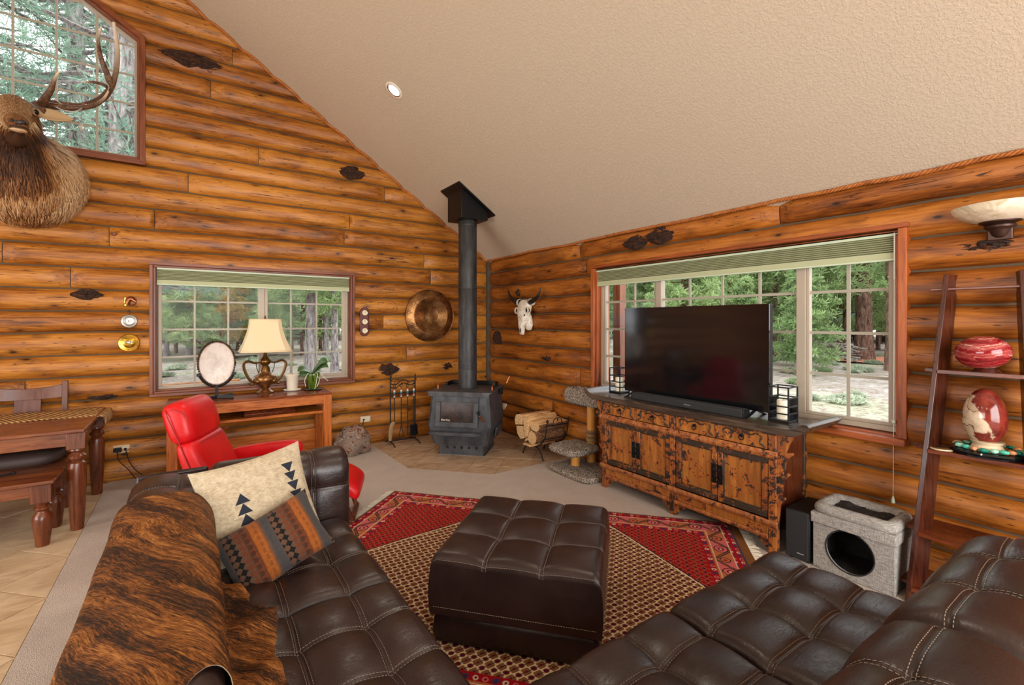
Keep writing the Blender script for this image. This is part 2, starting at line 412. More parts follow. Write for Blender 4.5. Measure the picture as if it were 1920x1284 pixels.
# textiles etc
w = W('linen_shade', srgb(226, 204, 166), .9); q = w.noise(w.map(w.tc(), (220, 220, 40)), 1, 2); w.bump(q, .2, .002)
w.set('Transmission Weight', 0.0); MT['lampshade'] = w.m
w = W('cat_plush', srgb(150, 134, 118), .98, spec=.1); q = w.noise(w.tc(), 85, 3, .75); w.set('Base Color', w.ramp(q, [(.38, srgb(64, 52, 44)), (.5, srgb(160, 144, 128)), (.60, srgb(226, 216, 202))])); w.bump(q, 1.0, .03); MT['plush'] = w.m
w = W('grey_linen', srgb(150, 142, 133), .95, spec=.15); o = w.tc(); a = w.noise(w.map(o, (30, 30, 330)), 1, 3, .6); b = w.noise(w.map(o, (330, 330, 30)), 1, 3, .6)
w.set('Base Color', w.ramp(a*.5+b*.5, [(.36, srgb(106, 101, 96)), (.52, srgb(150, 145, 139)), (.66, srgb(190, 186, 180))])); w.bump(a+b, .5, .003); MT['linen'] = w.m
w = W('black_fur', srgb(22, 21, 22), .6); q = w.noise(w.tc(), 18, 5, .7, 1); w.set('Base Color', w.ramp(q, [(.4, srgb(10, 10, 11)), (.7, srgb(52, 50, 50))])); w.bump(w.noise(w.tc(), 160, 3), .8, .01); MT['blackfur'] = w.m
w = W('sisal', srgb(160, 130, 90), .9); w.bump(((w.sep(w.tc())[2])*700).sin(), .8, .004); MT['sisal'] = w.m
MT['pine_post'] = wood('pine_post', srgb(150, 82, 24), srgb(206, 136, 52), srgb(226, 168, 84), 'z', 1.5, .5)
# brindle cowhide
w = W('brindle_cowhide', srgb(150, 88, 40), .6, spec=.18); o = w.tc()
wp = w.noise(o, 1.8, 2, .5); wq = w.noise(o, 4.5, 2, .5)
sx, sy, sz = w.sep(o)
fl = w.comb(sx*.8+wp*.25, sy+sx*1.5+wp*.42+wq*.05+sz*.7, sz*.6)
q = w.noise(w.map(fl, (40, 96, 40)), 1.5, 8, .86, .1); big = w.noise(w.map(fl, (3.6, 8.0, 3.6)), 1.3, 6, .7, .5); hair = w.noise(w.map(fl, (60, 420, 60)), 1.0, 3, .65)
sp = w.noise(w.map(fl, (70, 170, 70)), 1.0, 4, .8)
f = q*.52+big*.46+hair*.16+sp*.30
w.set('Base Color', w.ramp(f, [(.59, srgb(22, 15, 11)), (.69, srgb(54, 32, 18)), (.76, srgb(138, 80, 32)), (.88, srgb(208, 148, 80))]))
w.bump(hair+q*.5, .7, .008); MT['hide'] = w.m
MT['hide_back'] = plain('hide_underside', srgb(150, 130, 104), .9)
# ------------------------------------------------------------------ the room shell
EAVE, PITCH, RIDGE = 2.42, .667, -4.85
def roof(x): return EAVE + PITCH*(-x if x > RIDGE else x - 2*RIDGE)
XW, YS = 2*RIDGE, -9.5
def fr_left(u, z, d): return (u, -d, z)      # the gable wall, d metres into the room
def fr_right(u, z, d): return (-d, u, z)     # the eave wall
SEAMS = [-.02, .205, .40, .595, .80, 1.025, 1.235, 1.445, 1.648, 1.858, 2.062, 2.273, 2.48, 2.69] + [2.69+.2075*i for i in range(1, 16)]
def prof(q): return max(0.0, 1-abs(q)**2.15)**.58
def log_mesh(fr, i, ua, ub, top, holes, seed, R=.068):
    def sw(k, u): return SEAMS[k] + .011*noise.noise(Vector((u*.8, k*7.3, seed)))+.006*noise.noise(Vector((u*3.1, k*3.3, seed+4)))
    bps = {ua, ub}
    for h in holes:
        for e in (h[0], h[1])+tuple(h[4] if len(h) > 4 else ()):
            if ua < e < ub: bps.add(e)
    bl = sorted(bps); m = MB()
    for a, b in zip(bl[:-1], bl[1:]):
        mid = (a+b)/2; us = lin(a, b, max(3, int((b-a)/.13)+2))
        hole = next((h for h in holes if h[0] <= mid <= h[1]), None)
        for piece in ((0, 1) if hole else (2,)):
            cols = []
            for u in us:
                lo, hi = sw(i, u)+.005, sw(i+1, u)-.005
                zl, zh = lo, min(hi, top(u))
                if piece == 0: zh = min(zh, hole[2](u))
                if piece == 1: zl = max(zl, hole[3](u))
                cols.append((u, lo, hi, zl, max(zl, zh)))
            if max(c[4]-c[3] for c in cols) < .012: continue
            NT = 11; run = []
            for u, lo, hi, zl, zh in cols:
                de = min(u-ua, ub-u); en = math.sqrt(min(1, (de+.002)/.022))
                ring = []
                for j in range(NT):
                    # denser towards the edges of the log so that its round shows
                    t = .5-.5*math.cos(PI*j/(NT-1)); z = lerp(zl, zh, t); q = 2*(z-lo)/max(hi-lo, .01)-1
                    d = -.012+R*prof(q)*en*(1+.16*noise.noise(Vector((u*1.7, i*5.1, seed+z*2))))+.005*noise.noise(Vector((u*5, i*2.1, z*9)))*prof(q)
                    ring.append(fr(u, z, d))
                run.append(ring)
            m.loops(run, False, False, closed=False)
    return m
def log_wall(wall, fr, U0, U1, n, top, holes, splits, mt, seed, R=.068):
    for i in range(n):
        cuts = [U0]+sorted(s for s in splits.get(i, []))+[U1]
        for a, b in zip(cuts[:-1], cuts[1:]):
            lim = max(top(a), top(b), top((a+b)/2), top(max(a, min(b, RIDGE))) if fr is fr_left else 0)
            if SEAMS[i] > lim-.03: continue
            m = log_mesh(fr, i, a+.003, b-.003, top, holes, seed, R)
            if m.f: m.build('log', MT[mt], wall, smooth=60)
def backing(name, fr, U0, U1, top, holes, d, step=.25):
    m = MB(); bps = {U0, U1}
    for h in holes: bps |= {h[0], h[1]} | set(h[4] if len(h) > 4 else ())
    if fr is fr_left: bps.add(RIDGE)
    bl = sorted(bps)
    for a, b in zip(bl[:-1], bl[1:]):
        h = next((h for h in holes if h[0] <= (a+b)/2 <= h[1]), None)
        segs = [(lambda u: -.02, h[2]), (h[3], top)] if h else [(lambda u: -.02, top)]
        for lo, hi in segs:
            for dd in (d, d-.17):
                m.add([fr(a, lo(a), dd), fr(b, lo(b), dd), fr(b, hi(b), dd), fr(a, hi(a), dd)], [(0,1,2,3)])
    return structure(m.build(name, MT['chink'], None))
K = lambda v: (lambda u: v)
UPL, UPR, UPZ = 2*RIDGE+4.05, -4.05, 3.113
def uptop(u): return 4.376 + PITCH*((-4.05-u) if u > RIDGE else (u-UPL))
W2 = (-4.01, -1.995, K(.795), K(2.147))
W1 = (UPL, UPR, K(UPZ), uptop, (RIDGE,))
W3 = (-4.945, -2.232, K(.80), K(2.155))
wall_left = backing('wall_left', fr_left, XW, 0.0, roof, [W2, W1], -.008)
HS = [(-.25,), (-.25,)]
lsplit = {0: [-3.2], 1: [-4.6, -1.2], 2: [-3.6], 3: [-5.2, -2.9], 4: [-4.9, -1.5], 5: [-1.3], 6: [-5.3], 7: [-1.62], 8: [-5.3], 9: [-4.6], 10: [-5.04, -.95], 11: [-4.324, -1.05], 12: [-3.975, -2.112], 13: [-2.047], 14: [-3.696], 15: [-1.6], 16: [-3.045], 17: [-5.9], 19: [-3.5], 21: [-3.3]}
for i in range(28): lsplit.setdefault(i, [])
for i in lsplit: lsplit[i] = [-7.3+.6*((i*7) % 5)/5] + [s for s in lsplit[i]]
log_wall(wall_left, fr_left, XW, -.055, 28, roof, [W2, W1], lsplit, 'log_x', 3.0)
wall_right = backing('wall_right', fr_right, YS, 0.0, K(EAVE), [W3], -.006)
rsplit = {0: [-3.0], 1: [-5.7, -2.1], 2: [-1.5], 3: [-5.6], 4: [-2.0], 5: [-6.1], 7: [-5.9], 9: [-6.0], 10: [-2.1], 11: [-4.183, -2.0]}
for i in range(12): rsplit.setdefault(i, []); rsplit[i] = [-7.4+.5*((i*3) % 4)/4] + rsplit[i]
log_wall(wall_right, fr_right, YS, -.045, 12, K(EAVE+.04), [W3], rsplit, 'log_y', 9.0, .075)
m = MB().box(-.05, -.05, -.02, -.0, -.0, 2.45); m.build('corner_seam', MT['chink'], wall_right)
# walls behind and to the left of the camera, with their glazed openings
def far_wall(name, boxes, mt):
    m = MB()
    for b in boxes: m.box(*b)
    return structure(m.build(name, MT[mt], None))
far_wall('wall_back', [(XW, YS-.15, 0, -5.6, YS, 2.42), (-.8, YS-.15, 0, 0, YS, 2.42), (-5.6, YS-.15, 0, -.8, YS, .25), (-5.6, YS-.15, 3.25, -.8, YS, 3.3)], 'log_x')
m = MB(); m.add([(XW, YS, 2.42), (-5.6, YS, 2.42), (-5.6, YS, roof(-5.6)), (XW, YS, roof(XW))], [(0,1,2,3)]); m.add([(-5.6, YS, 3.3), (-.8, YS, 3.3), (-.8, YS, roof(-.8)+.6), (RIDGE, YS, roof(RIDGE)), (-5.6, YS, roof(-5.6))], [(0,1,2,3,4)]); m.add([(-.8, YS, 2.42), (0, YS, 2.42), (0, YS, 2.5), (-.8, YS, roof(-.8)+.6)], [(0,1,2,3)])
structure(m.build('wall_back_gable', MT['log_x'], None))
far_wall('wall_west', [(XW-.15, YS, 0, XW, -6.9, 2.45), (XW-.15, -2.3, 0, XW, 0, 2.45), (XW-.15, -6.9, 0, XW, -2.3, .5), (XW-.15, -6.9, 2.35, XW, -2.3, 2.45)], 'log_y')
# ceiling: two slopes meeting at the ridge, 8 cm thick, with a hole cut for nothing: the lamp cans sit on its face
m = MB()
for a, b in ((.12, RIDGE), (XW-.12, RIDGE)):
    za, zb = (EAVE-PITCH*.12), roof(RIDGE)
    m.hexa([(a, YS-.1, za), (b, YS-.1, zb), (b, .12, zb), (a, .12, za), (a, YS-.1, za+.1), (b, YS-.1, zb+.1), (b, .12, zb+.1), (a, .12, za+.1)])
structure(m.build('ceiling', MT['ceiling'], None))
# rope along the ceiling line
def rope(name, pts):
    path = spline(pts, len(pts)*6); L = 0; root = None
    for s in (0, 1, 2):
        P = []; acc = 0
        for k, p in enumerate(path):
            if k: acc += (p-path[k-1]).length
            t = (path[min(k+1, len(path)-1)]-path[max(k-1, 0)]).normalized(); a = t.cross(Vector((0, 0, 1))).normalized(); b = a.cross(t)
            g = acc*2*PI/.075+s*2*PI/3
            P.append(p+(a*math.cos(g)+b*math.sin(g))*.0075)
        mm = MB().tube(P, .0085, 5)
        if root is None: root = mm
        else: root.add(mm.v, mm.f)
    return structure(root.build(name, MT['rope'], None, smooth=80))
def lprof(z, seed=3.0):
    k = max(j for j in range(len(SEAMS)-1) if SEAMS[j] <= z); q = 2*(z-SEAMS[k])/(SEAMS[k+1]-SEAMS[k])-1
    return -.012+.068*prof(q)
pts = []
x = -.06
while x > -4.75:
    z = roof(x)-.012; pts.append((x, -max(lprof(z), .004)-.010, z-.004)); x -= .045
rope('trim_1', pts)
pts = []; y = -.06
while y > -6.4:
    d = .058+.012*noise.noise(Vector((y*1.3, 3, 1))); pts.append((-d-.008, y, EAVE+PITCH*d-.010-.016*abs(noise.noise(Vector((y*1.9, 8, 1)))))); y -= .045
rope('trim_2', pts)

# ------------------------------------------------------------------ floor: slab, carpet, tiles
floor = MB().box(XW, YS, -.1, .05, .05, -.012).build('floor', MT['grout'], None); structure(floor)
HEARTH = [(0, 0), (-1.80, 0), (-1.78, -1.24), (-1.15, -1.93), (0, -1.91)]
cp = [(-4.33, -.01), (-1.80, -.01), (-1.78, -1.24), (-1.15, -1.93), (-.0, -1.91), (-.0, YS), (-4.33, YS)]
MB().prism(cp, -.012, 0, lambda u, v, q: (u, v, q)).build('carpet', MT['carpet'], floor, smooth=None)
def clip(poly, region):
    n = len(region); area2 = sum(region[i][0]*region[(i+1) % n][1]-region[(i+1) % n][0]*region[i][1] for i in range(n)); sg = 1 if area2 > 0 else -1
    for i in range(n):
        a, b = region[i], region[(i+1) % n]; out = []
        side = lambda p: sg*((b[0]-a[0])*(p[1]-a[1])-(b[1]-a[1])*(p[0]-a[0]))
        for j in range(len(poly)):
            p, q = poly[j], poly[(j+1) % len(poly)]; sp, sq = side(p), side(q)
            if sp >= 0: out.append(p)
            if sp*sq < 0: t = sp/(sp-sq); out.append((p[0]+(q[0]-p[0])*t, p[1]+(q[1]-p[1])*t))
        poly = out
        if len(poly) < 3: return None
    return poly
def tiles(region, a0, b0, step, mt, g=.0065):
    # square tiles laid on the diagonal: joints on x-y = a0+k*step and x+y = b0+k*step
    for i in range(-22, 23):
        for j in range(-22, 23):
            A0, A1, B0, B1 = a0+i*step+g, a0+(i+1)*step-g, b0+j*step+g, b0+(j+1)*step-g
            q = [((A+B)/2, (B-A)/2) for A, B in ((A0, B0), (A1, B0), (A1, B1), (A0, B1))]
            p = clip(q, region)
            if p and len(p) > 2:
                ar = abs(sum(p[k][0]*p[(k+1) % len(p)][1]-p[(k+1) % len(p)][0]*p[k][1] for k in range(len(p))))/2
                if ar > .0012: MB().prism(p, -.012, -.004+random.uniform(-.0006, .0006), lambda u, v, q: (u, v, q)).build('tile', MT[mt], floor, smooth=None)
tiles(HEARTH, .803, -.885, .449, 'hearth_tile')
tiles([(-4.335, 0), (-6.3, 0), (-6.3, -3.9), (-4.335, -3.9)], .2, .1, .56, 'dining_tile')

# ------------------------------------------------------------------ windows
def frame_rect(parent, fr, name, u0, u1, z0, z1, wd, d0, d1, mu, mz, bevel=.004):
    for nm, a in ((name, (u0, u1, z0, z0+wd)), (name, (u0, u1, z1-wd, z1)), (name, (u0, u0+wd, z0+wd, z1-wd)), (name, (u1-wd, u1, z0+wd, z1-wd))):
        hor = (a[1]-a[0]) > (a[3]-a[2])
        p, q = fr(a[0], a[2], d0), fr(a[1], a[3], d1)
        MB().box(*p, *q).build(nm, mu if hor else mz, parent, None, bevel)
def muntins(parent, fr, us, zs, u0, u1, z0, z1, d, wd=.018):
    for u in us: MB().box(*fr(u-wd/2, z0, d-.006), *fr(u+wd/2, z1, d+.006)).build('muntin', MT['muntin'], parent, None)
    for z in zs: MB().box(*fr(u0, z-wd/2, d-.005), *fr(u1, z+wd/2, d+.005)).build('muntin', MT['muntin'], parent, None)
def pane(parent, fr, u0, u1, z0, z1, d):
    MB().box(*fr(u0, z0, d-.003), *fr(u1, z1, d+.003)).build('pane', MT['glass'], parent, None)
def window(name):
    o = bpy.data.objects.new(name, None); COL.objects.link(o); o['kind'] = 'structure'; WORLD[name] = (0, 0, 0); return o
# window_2: the lower window of the gable wall
w2 = window('window_2'); u0, u1, z0, z1 = -4.015, -1.992, .792, 2.150
frame_rect(w2, fr_left, 'casing', u0, u1, z0, z1, .03, -.02, .062, MT['trim'], MT['trim_z'])
frame_rect(w2, fr_left, 'jamb', u0+.03, u1-.03, z0+.03, z1-.03, .022, -.16, .045, MT['trim'], MT['trim_z'])
frame_rect(w2, fr_left, 'stop', u0+.052, u1-.052, z0+.052, z1-.052, .014, -.16, .012, MT['trim'], MT['trim_z'])
a0, a1, b0, b1 = u0+.066, u1-.066, z0+.066, z1-.066
frame_rect(w2, fr_left, 'frame', a0, a1, b0, b1, .03, -.09, -.03, MT['vinyl'], MT['vinyl'])
MB().box(*fr_left(-3.045, b0+.03, -.09), *fr_left(-2.985, b1-.03, -.025)).build('mullion', MT['vinyl'], w2, None, .004)
frame_rect(w2, fr_left, 'sash', -2.985, a1-.03, b0+.03, b1-.03, .035, -.08, -.035, MT['vinyl'], MT['vinyl'])
muntins(w2, fr_left, [-3.64, -3.335], [1.182, 1.468, 1.762], a0+.03, -3.045, b0+.03, b1-.03, -.06)
muntins(w2, fr_left, [-2.705, -2.42], [1.182, 1.468, 1.762], -2.95, a1-.065, b0+.065, b1-.065, -.06)
pane(w2, fr_left, a0+.02, -3.03, b0+.02, b1-.02, -.062); pane(w2, fr_left, -2.99, a1-.02, b0+.02, b1-.02, -.062)
# window_1: the tall gable window with its raked head
w1 = window('window_1')
def raked(name, e0, e1, d0, d1, mu, mz):   # frame strip between insets e0 and e1
    k = math.sqrt(1+PITCH**2)
    def top(u, e): return uptop(u)-e*k
    for s in (0, 1):
        X = (lambda u: u) if s == 0 else (lambda u: 2*RIDGE-u)
        A = [(X(UPR-e0), UPZ+e0), (X(UPR-e0), top(UPR-e0, e0)), (X(UPR-e1), top(UPR-e1, e1)), (X(UPR-e1), UPZ+e1)]
        MB().prism(A, d0, d1, fr_left).build(name, mz, w1, None, .003)
        B = [(X(UPR-e0), top(UPR-e0, e0)), (RIDGE, top(RIDGE, e0)), (RIDGE, top(RIDGE, e1)), (X(UPR-e1), top(UPR-e1, e1))]
        MB().prism(B, d0, d1, fr_left).build(name, mu, w1, None, .003)
    MB().prism([(UPL+e0, UPZ+e0), (UPR-e0, UPZ+e0), (UPR-e1, UPZ+e1), (UPL+e1, UPZ+e1)], d0, d1, fr_left).build(name, mu, w1, None, .003)
raked('casing', -.006, .04, -.02, .062, MT['trim'], MT['trim_z'])
raked('jamb', .04, .062, -.16, .045, MT['trim'], MT['trim_z'])
raked('frame', .062, .085, -.09, -.02, MT['vinyl'], MT['vinyl'])
for k in range(5):
    u = -4.42-.285*k
    if u > UPL+.1: MB().box(*fr_left(u-.009, UPZ+.08, -.066), *fr_left(u+.009, uptop(u)-.1, -.054)).build('muntin', MT['muntin'], w1, None)
for k in range(6):
    z = 3.435+.29*k; hw = min(-RIDGE+UPR-.08, (uptop(RIDGE)-.1-z)/PITCH)
    MB().box(*fr_left(RIDGE-hw, z-.009, -.065), *fr_left(RIDGE+hw, z+.009, -.055)).build('muntin', MT['muntin'], w1, None)
pp = [(UPL+.07, UPZ+.07), (UPR-.07, UPZ+.07), (UPR-.07, uptop(UPR)-.06), (RIDGE, uptop(RIDGE)-.08), (UPL+.07, uptop(UPL)-.06)]
MB().prism(pp, -.065, -.059, fr_left).build('pane', MT['glass'], w1, None)
# window_3: the wide window of the eave wall
w3 = window('window_3'); u0, u1, z0, z1 = -4.955, -2.225, .80, 2.150
T, TZ = MT['trim_y'], MT['trim_z2']
MB().box(*fr_right(u0-.012, z1-.022, -.02), *fr_right(u1+.012, z1+.006, .085)).build('head_board', T, w3, None, .003)
MB().box(*fr_right(u0-.0, z0-.012, -.02), *fr_right(u1+.0, z0+.03, .105)).build('sill_board', T, w3, None, .005)
for a, b in ((u0, u0+.045), (u1-.045, u1)): MB().box(*fr_right(a, z0+.03, -.02), *fr_right(b, z1-.022, .07)).build('casing', TZ, w3, None, .004)
frame_rect(w3, fr_right, 'jamb', u0+.045, u1-.045, z0+.02, z1-.03, .02, -.16, .035, T, TZ)
a0, a1, b0, b1 = u0+.065, u1-.065, z0+.045, z1-.05
frame_rect(w3, fr_right, 'frame', a0, a1, b0, b1, .035, -.09, -.025, MT['vinyl'], MT['vinyl'])
for u in (-4.315, -3.048): MB().box(*fr_right(u-.032, b0+.035, -.09), *fr_right(u+.032, b1-.035, -.025)).build('mullion', MT['vinyl'], w3, None, .004)
frame_rect(w3, fr_right, 'sash', a0+.035, -4.347, b0+.035, b1-.035, .022, -.08, -.035, MT['vinyl'], MT['vinyl'])
frame_rect(w3, fr_right, 'sash', -3.016, a1-.035, b0+.035, b1-.035, .022, -.08, -.035, MT['vinyl'], MT['vinyl'])
ZS = [1.179, 1.472, 1.761]
muntins(w3, fr_right, [-4.605], ZS, a0+.057, -4.369, b0+.057, b1-.057, -.06, .02)
muntins(w3, fr_right, [-3.37, -3.685, -4.0], ZS, -4.283, -3.08, b0+.035, b1-.035, -.06, .02)
muntins(w3, fr_right, [-2.735], ZS, -2.994, a1-.057, b0+.057, b1-.057, -.06, .02)
for a, b in ((a0+.02, -4.33), (-4.30, -3.065), (-3.03, a1-.02)): pane(w3, fr_right, a, b, b0+.02, b1-.02, -.062)

# burls and knots standing proud of the logs
def burl(wall, fr, u, z, wu, wz, seed, d=.05):
    m = MB(); N = 13
    us, vs = lin(-1, 1, 2*N+1), lin(-1, 1, N+2)
    def fn(a, b):
        taper = (1-abs(a)**1.6)**.8 if abs(a) < 1 else 0
        bb = b*taper
        hgt = (1-a*a)*(1-b*b)
        n1 = noise.noise(Vector((a*3.2, b*2.6, seed)))
        n2 = noise.noise(Vector((a*7, b*6, seed+5)))
        return fr(u+a*wu+.012*n2, z+bb*wz*(1+.25*n1)+.01*n1, d-.012+.042*(hgt**.5 if hgt > 0 else 0)*(1+.6*n1)+.014*n2)
    return m.grid(fn, us, vs).build('burl', MT['burl'], wall, smooth=70)
for i, (u, z, a, b) in enumerate([(-3.68, 4.275, .33, .085), (-2.03, 3.40, .19, .085), (-4.478, 1.80, .13, .055), (-1.57, .925, .165, .078), (-4.37, .83, .11, .03), (-.72, .925, .09, .06)]): burl(wall_left, fr_left, u, z, a, b, i*3.1, .042)
for i, (u, z, a, b) in enumerate([(-2.83, 2.335, .17, .075), (-3.13, 2.36, .20, .085), (-.31, 1.325, .14, .10), (-5.31, 1.965, .12, .035), (-.84, 1.94, .06, .05), (-1.45, 1.10, .1, .04)]): burl(wall_right, fr_right, u, z, a, b, 40+i*3.1, .05)
def knot(wall, fr, u, z, r, d=.05):
    m = MB(); rings = []
    for k, (rr, h) in enumerate([(1, -.004), (.86, .004), (.6, .006), (.25, .004)]):
        rings.append([fr(u+rr*r*1.35*math.cos(2*PI*j/12), z+rr*r*math.sin(2*PI*j/12), d+h) for j in range(12)])
    m.loops(rings, False, True); return m.build('knot', MT['knot'], wall, smooth=70)
rk = random.Random(5)
for i in range(64):
    k = rk.randrange(1, 24); u = rk.uniform(-6, -.4); z = (SEAMS[k]+SEAMS[k+1])/2+rk.uniform(-.04, .04)
    if z > roof(u)-.12: continue
    if W2[0]-.06 < u < W2[1]+.06 and .72 < z < 2.22: continue
    if UPL-.1 < u < UPR+.1 and z > 3.0: continue
    knot(wall_left, fr_left, u, z, rk.uniform(.012, .024), .043)
for i in range(34):
    k = rk.randrange(1, 11); u = rk.uniform(-5.7, -.2); z = (SEAMS[k]+SEAMS[k+1])/2+rk.uniform(-.04, .04)
    if W3[0]-.06 < u < W3[1]+.06 and .7 < z < 2.24: continue
    knot(wall_right, fr_right, u, z, rk.uniform(.014, .028), .053)
# ------------------------------------------------------------------ rug
def rug_material():
    w = W('persian_rug_pattern', rough=.95, spec=.1)
    o = w.tc(); X, Y, Z = w.sep(o)          # X along the rug 0..2.86, Y across 0..-2.0 (local, far corner = origin)
    wob = (w.noise(o, 70, 2)-.5)*.013
    X = X+wob; Y = Y+wob*.7
    L, WD = 2.86, 2.16
    ex = X.min(L-X-.055); ey = (Y*-1).min(Y+WD)     # distance from the ends and the sides
    d = ex.min(ey)                                   # distance into the rug
    al = (ex < ey); s = al*Y+(1-al)*X                # coordinate running along the border
    RED, RED2, NAVY, CREAM, TAN, ORG, PINK, BRN, MAR = (srgb(160, 18, 30), srgb(118, 14, 24), srgb(28, 28, 52), srgb(226, 202, 164), srgb(150, 104, 66), srgb(186, 108, 66), srgb(208, 104, 104), srgb(118, 76, 46), srgb(106, 14, 26))
    # red field with a small trellis and dots
    p = .048
    fx, fy = (X/p).fract()-.5, (Y/p).fract()-.5
    k = ((X/p).floor()+(Y/p).floor()).mod(2)
    dia = fx.abs()+fy.abs()
    field = w.mix((dia.between(.40, .50)), RED, ORG)
    rowk = (X/p).floor().mod(3)
    dots = w.mix((rowk > .5)*1.0, srgb(26, 60, 56), srgb(24, 30, 60))
    field = w.mix((dia < .26), field, dots)
    field = w.mix(((Y/(p*.5)).fract() < .12)*.55, field, RED2)
    fine = w.noise(o, 190, 2, .6)
    field = w.mix((fine > .60)*.6, field, srgb(150, 60, 40))
    # tan medallion with trellis
    q = .056
    gx, gy = (X/q).fract()-.5, (Y/q).fract()-.5
    g2x, g2y = (X/q+.5).fract()-.5, (Y/q+.5).fract()-.5
    e = gx.abs()+gy.abs(); e2 = g2x.abs()+g2y.abs()
    med = w.mix(e.between(.36, .50), srgb(132, 90, 58), CREAM)
    med = w.mix((gx.abs() < .075)+(gy.abs() < .06)*.8, med, CREAM)
    med = w.mix(((X-Y)/q).fract().between(.0, .10), med, NAVY)
    med = w.mix((e < .27), med, MAR)
    med = w.mix((e < .12), med, NAVY)
    med = w.mix((e2 < .15), med, MAR)
    dx, dy = (X-1.46).abs(), (Y+1.05).abs()
    t = dx+dy*.8
    inner = w.mix((t < 1.10), field, med)
    inner = w.mix(t.between(1.092, 1.106), inner, CREAM)
    inner = w.mix(t.between(1.106, 1.118), inner, NAVY)
    # guard strips and the main border
    gs = (s/.045).fract()-.5; gk = (s/.045).floor().mod(3)
    dot = ((gs*gs*.9)+(((d/.05).fract()-.5)*((d/.05).fract()-.5))).sqrt()
    guard = w.mix((dot < .30), RED, w.mix((gk < .5)*1.0, w.mix((gk < 1.5)*1.0, PINK, srgb(220, 190, 170)), srgb(40, 60, 110)))
    guard = w.mix((dot < .13), guard, MAR)
    B0, B1 = .075, .190
    m = (d-B0)/(B1-B0)
    per = .30
    a = (s/per).fract()
    zig = (a-.5).abs()*2
    main = w.mix(((zig*1.15-.08)-m).abs() < .13, w.mix((a > .5)*1.0, ORG, PINK), NAVY)
    main = w.mix((((zig*1.15-.08)-m).abs() < .075), main, BRN)
    ra = ((a-.5)*per)/(B1-B0); rr = (ra*ra+(m-.5)*(m-.5)*1.0).sqrt()
    main = w.mix((rr < .40), main, NAVY); main = w.mix((rr < .34), main, PINK); main = w.mix((rr < .18), main, RED2); main = w.mix((rr < .08), main, CREAM)
    a2 = (s/per+.5).fract()-.5; ra2 = a2*per/(B1-B0); r2 = (ra2*ra2+(m-.5)*(m-.5)).sqrt()
    main = w.mix((r2 < .30), main, NAVY); main = w.mix((r2 < .24), main, ORG); main = w.mix((r2 < .1), main, RED)
    col = w.mix((d > .018)*1.0, BRN, guard)
    col = w.mix((d > .072)*1.0, col, CREAM)
    col = w.mix((d > .078)*1.0, col, main)
    col = w.mix((d > .188)*1.0, col, CREAM)
    col = w.mix((d > .194)*1.0, col, w.mix((d > .206)*1.0, ORG, guard))
    col = w.mix((d > .252)*1.0, col, inner)
    col = w.mix((X > L-.06)*1.0, col, srgb(128, 82, 44))
    col = w.mix(((X > L-.066)*(X < L-.058)), col, srgb(40, 52, 96))
    nap = w.noise(o, 320, 2, .6)
    col = w.mix(nap.smooth(.35, .75)*.35, col, (0.02, .012, .01, 1))
    w.set('Base Color', col); w.bump(nap+w.noise(w.map(o, (60, 420, 1)), 1, 2)*.6, .6, .006)
    return w.m
MT['rug'] = rug_material()
E1, E2 = Vector((.664, -.748, 0)), Vector((.748, .664, 0))
RUG0 = (-2.141, -1.834, 0.0)
RUGA = math.atan2(E1.y, E1.x)
rug = thing('area_rug', 'red and tan woven rug with trellis pattern lying under the square ottoman', 'rug', RUG0, rotz=RUGA)
m = MB(); us, vs = lin(0, 2.86, 60), lin(-2.16, 0, 46)
rz = lambda u, v: .006+.0035*noise.noise(Vector((u*2, v*2, 1)))+.003*noise.noise(Vector((u*6, v*3, 4)))
m.grid(lambda u, v: (u, v, rz(u, v)+.004), us, vs); m.grid(lambda u, v: (u, v, .0005), us, vs)
for e in ((us, [0]), ):
    m.grid(lambda u, v: (u, 0, lerp(.0005, rz(u, 0)+.004, v)), us, [0, 1]); m.grid(lambda u, v: (u, -2.16, lerp(.0005, rz(u, -2.16)+.004, v)), us, [0, 1])
    m.grid(lambda u, v: (0, u, lerp(.0005, rz(0, u)+.004, v)), vs, [0, 1]); m.grid(lambda u, v: (2.86, u, lerp(.0005, rz(2.86, u)+.004, v)), vs, [0, 1])
m.build('pile', MT['rug'], rug, smooth=60)
m = MB(); rf = random.Random(3)
for x0, sg in ((2.86, 1), (0, -1)):
    for k in range(230):
        y = -2.16*k/229; L = rf.uniform(.05, .075); dy = rf.uniform(-.02, .02)
        m.tube([(x0, y, .006), (x0+sg*L*.5, y+dy*.4, .008), (x0+sg*L, y+dy, .003)], [.0028, .0026, .0018], 3, False)
stuff(m.build('fringe', plain('cotton_fringe', srgb(214, 204, 184), .95), rug))

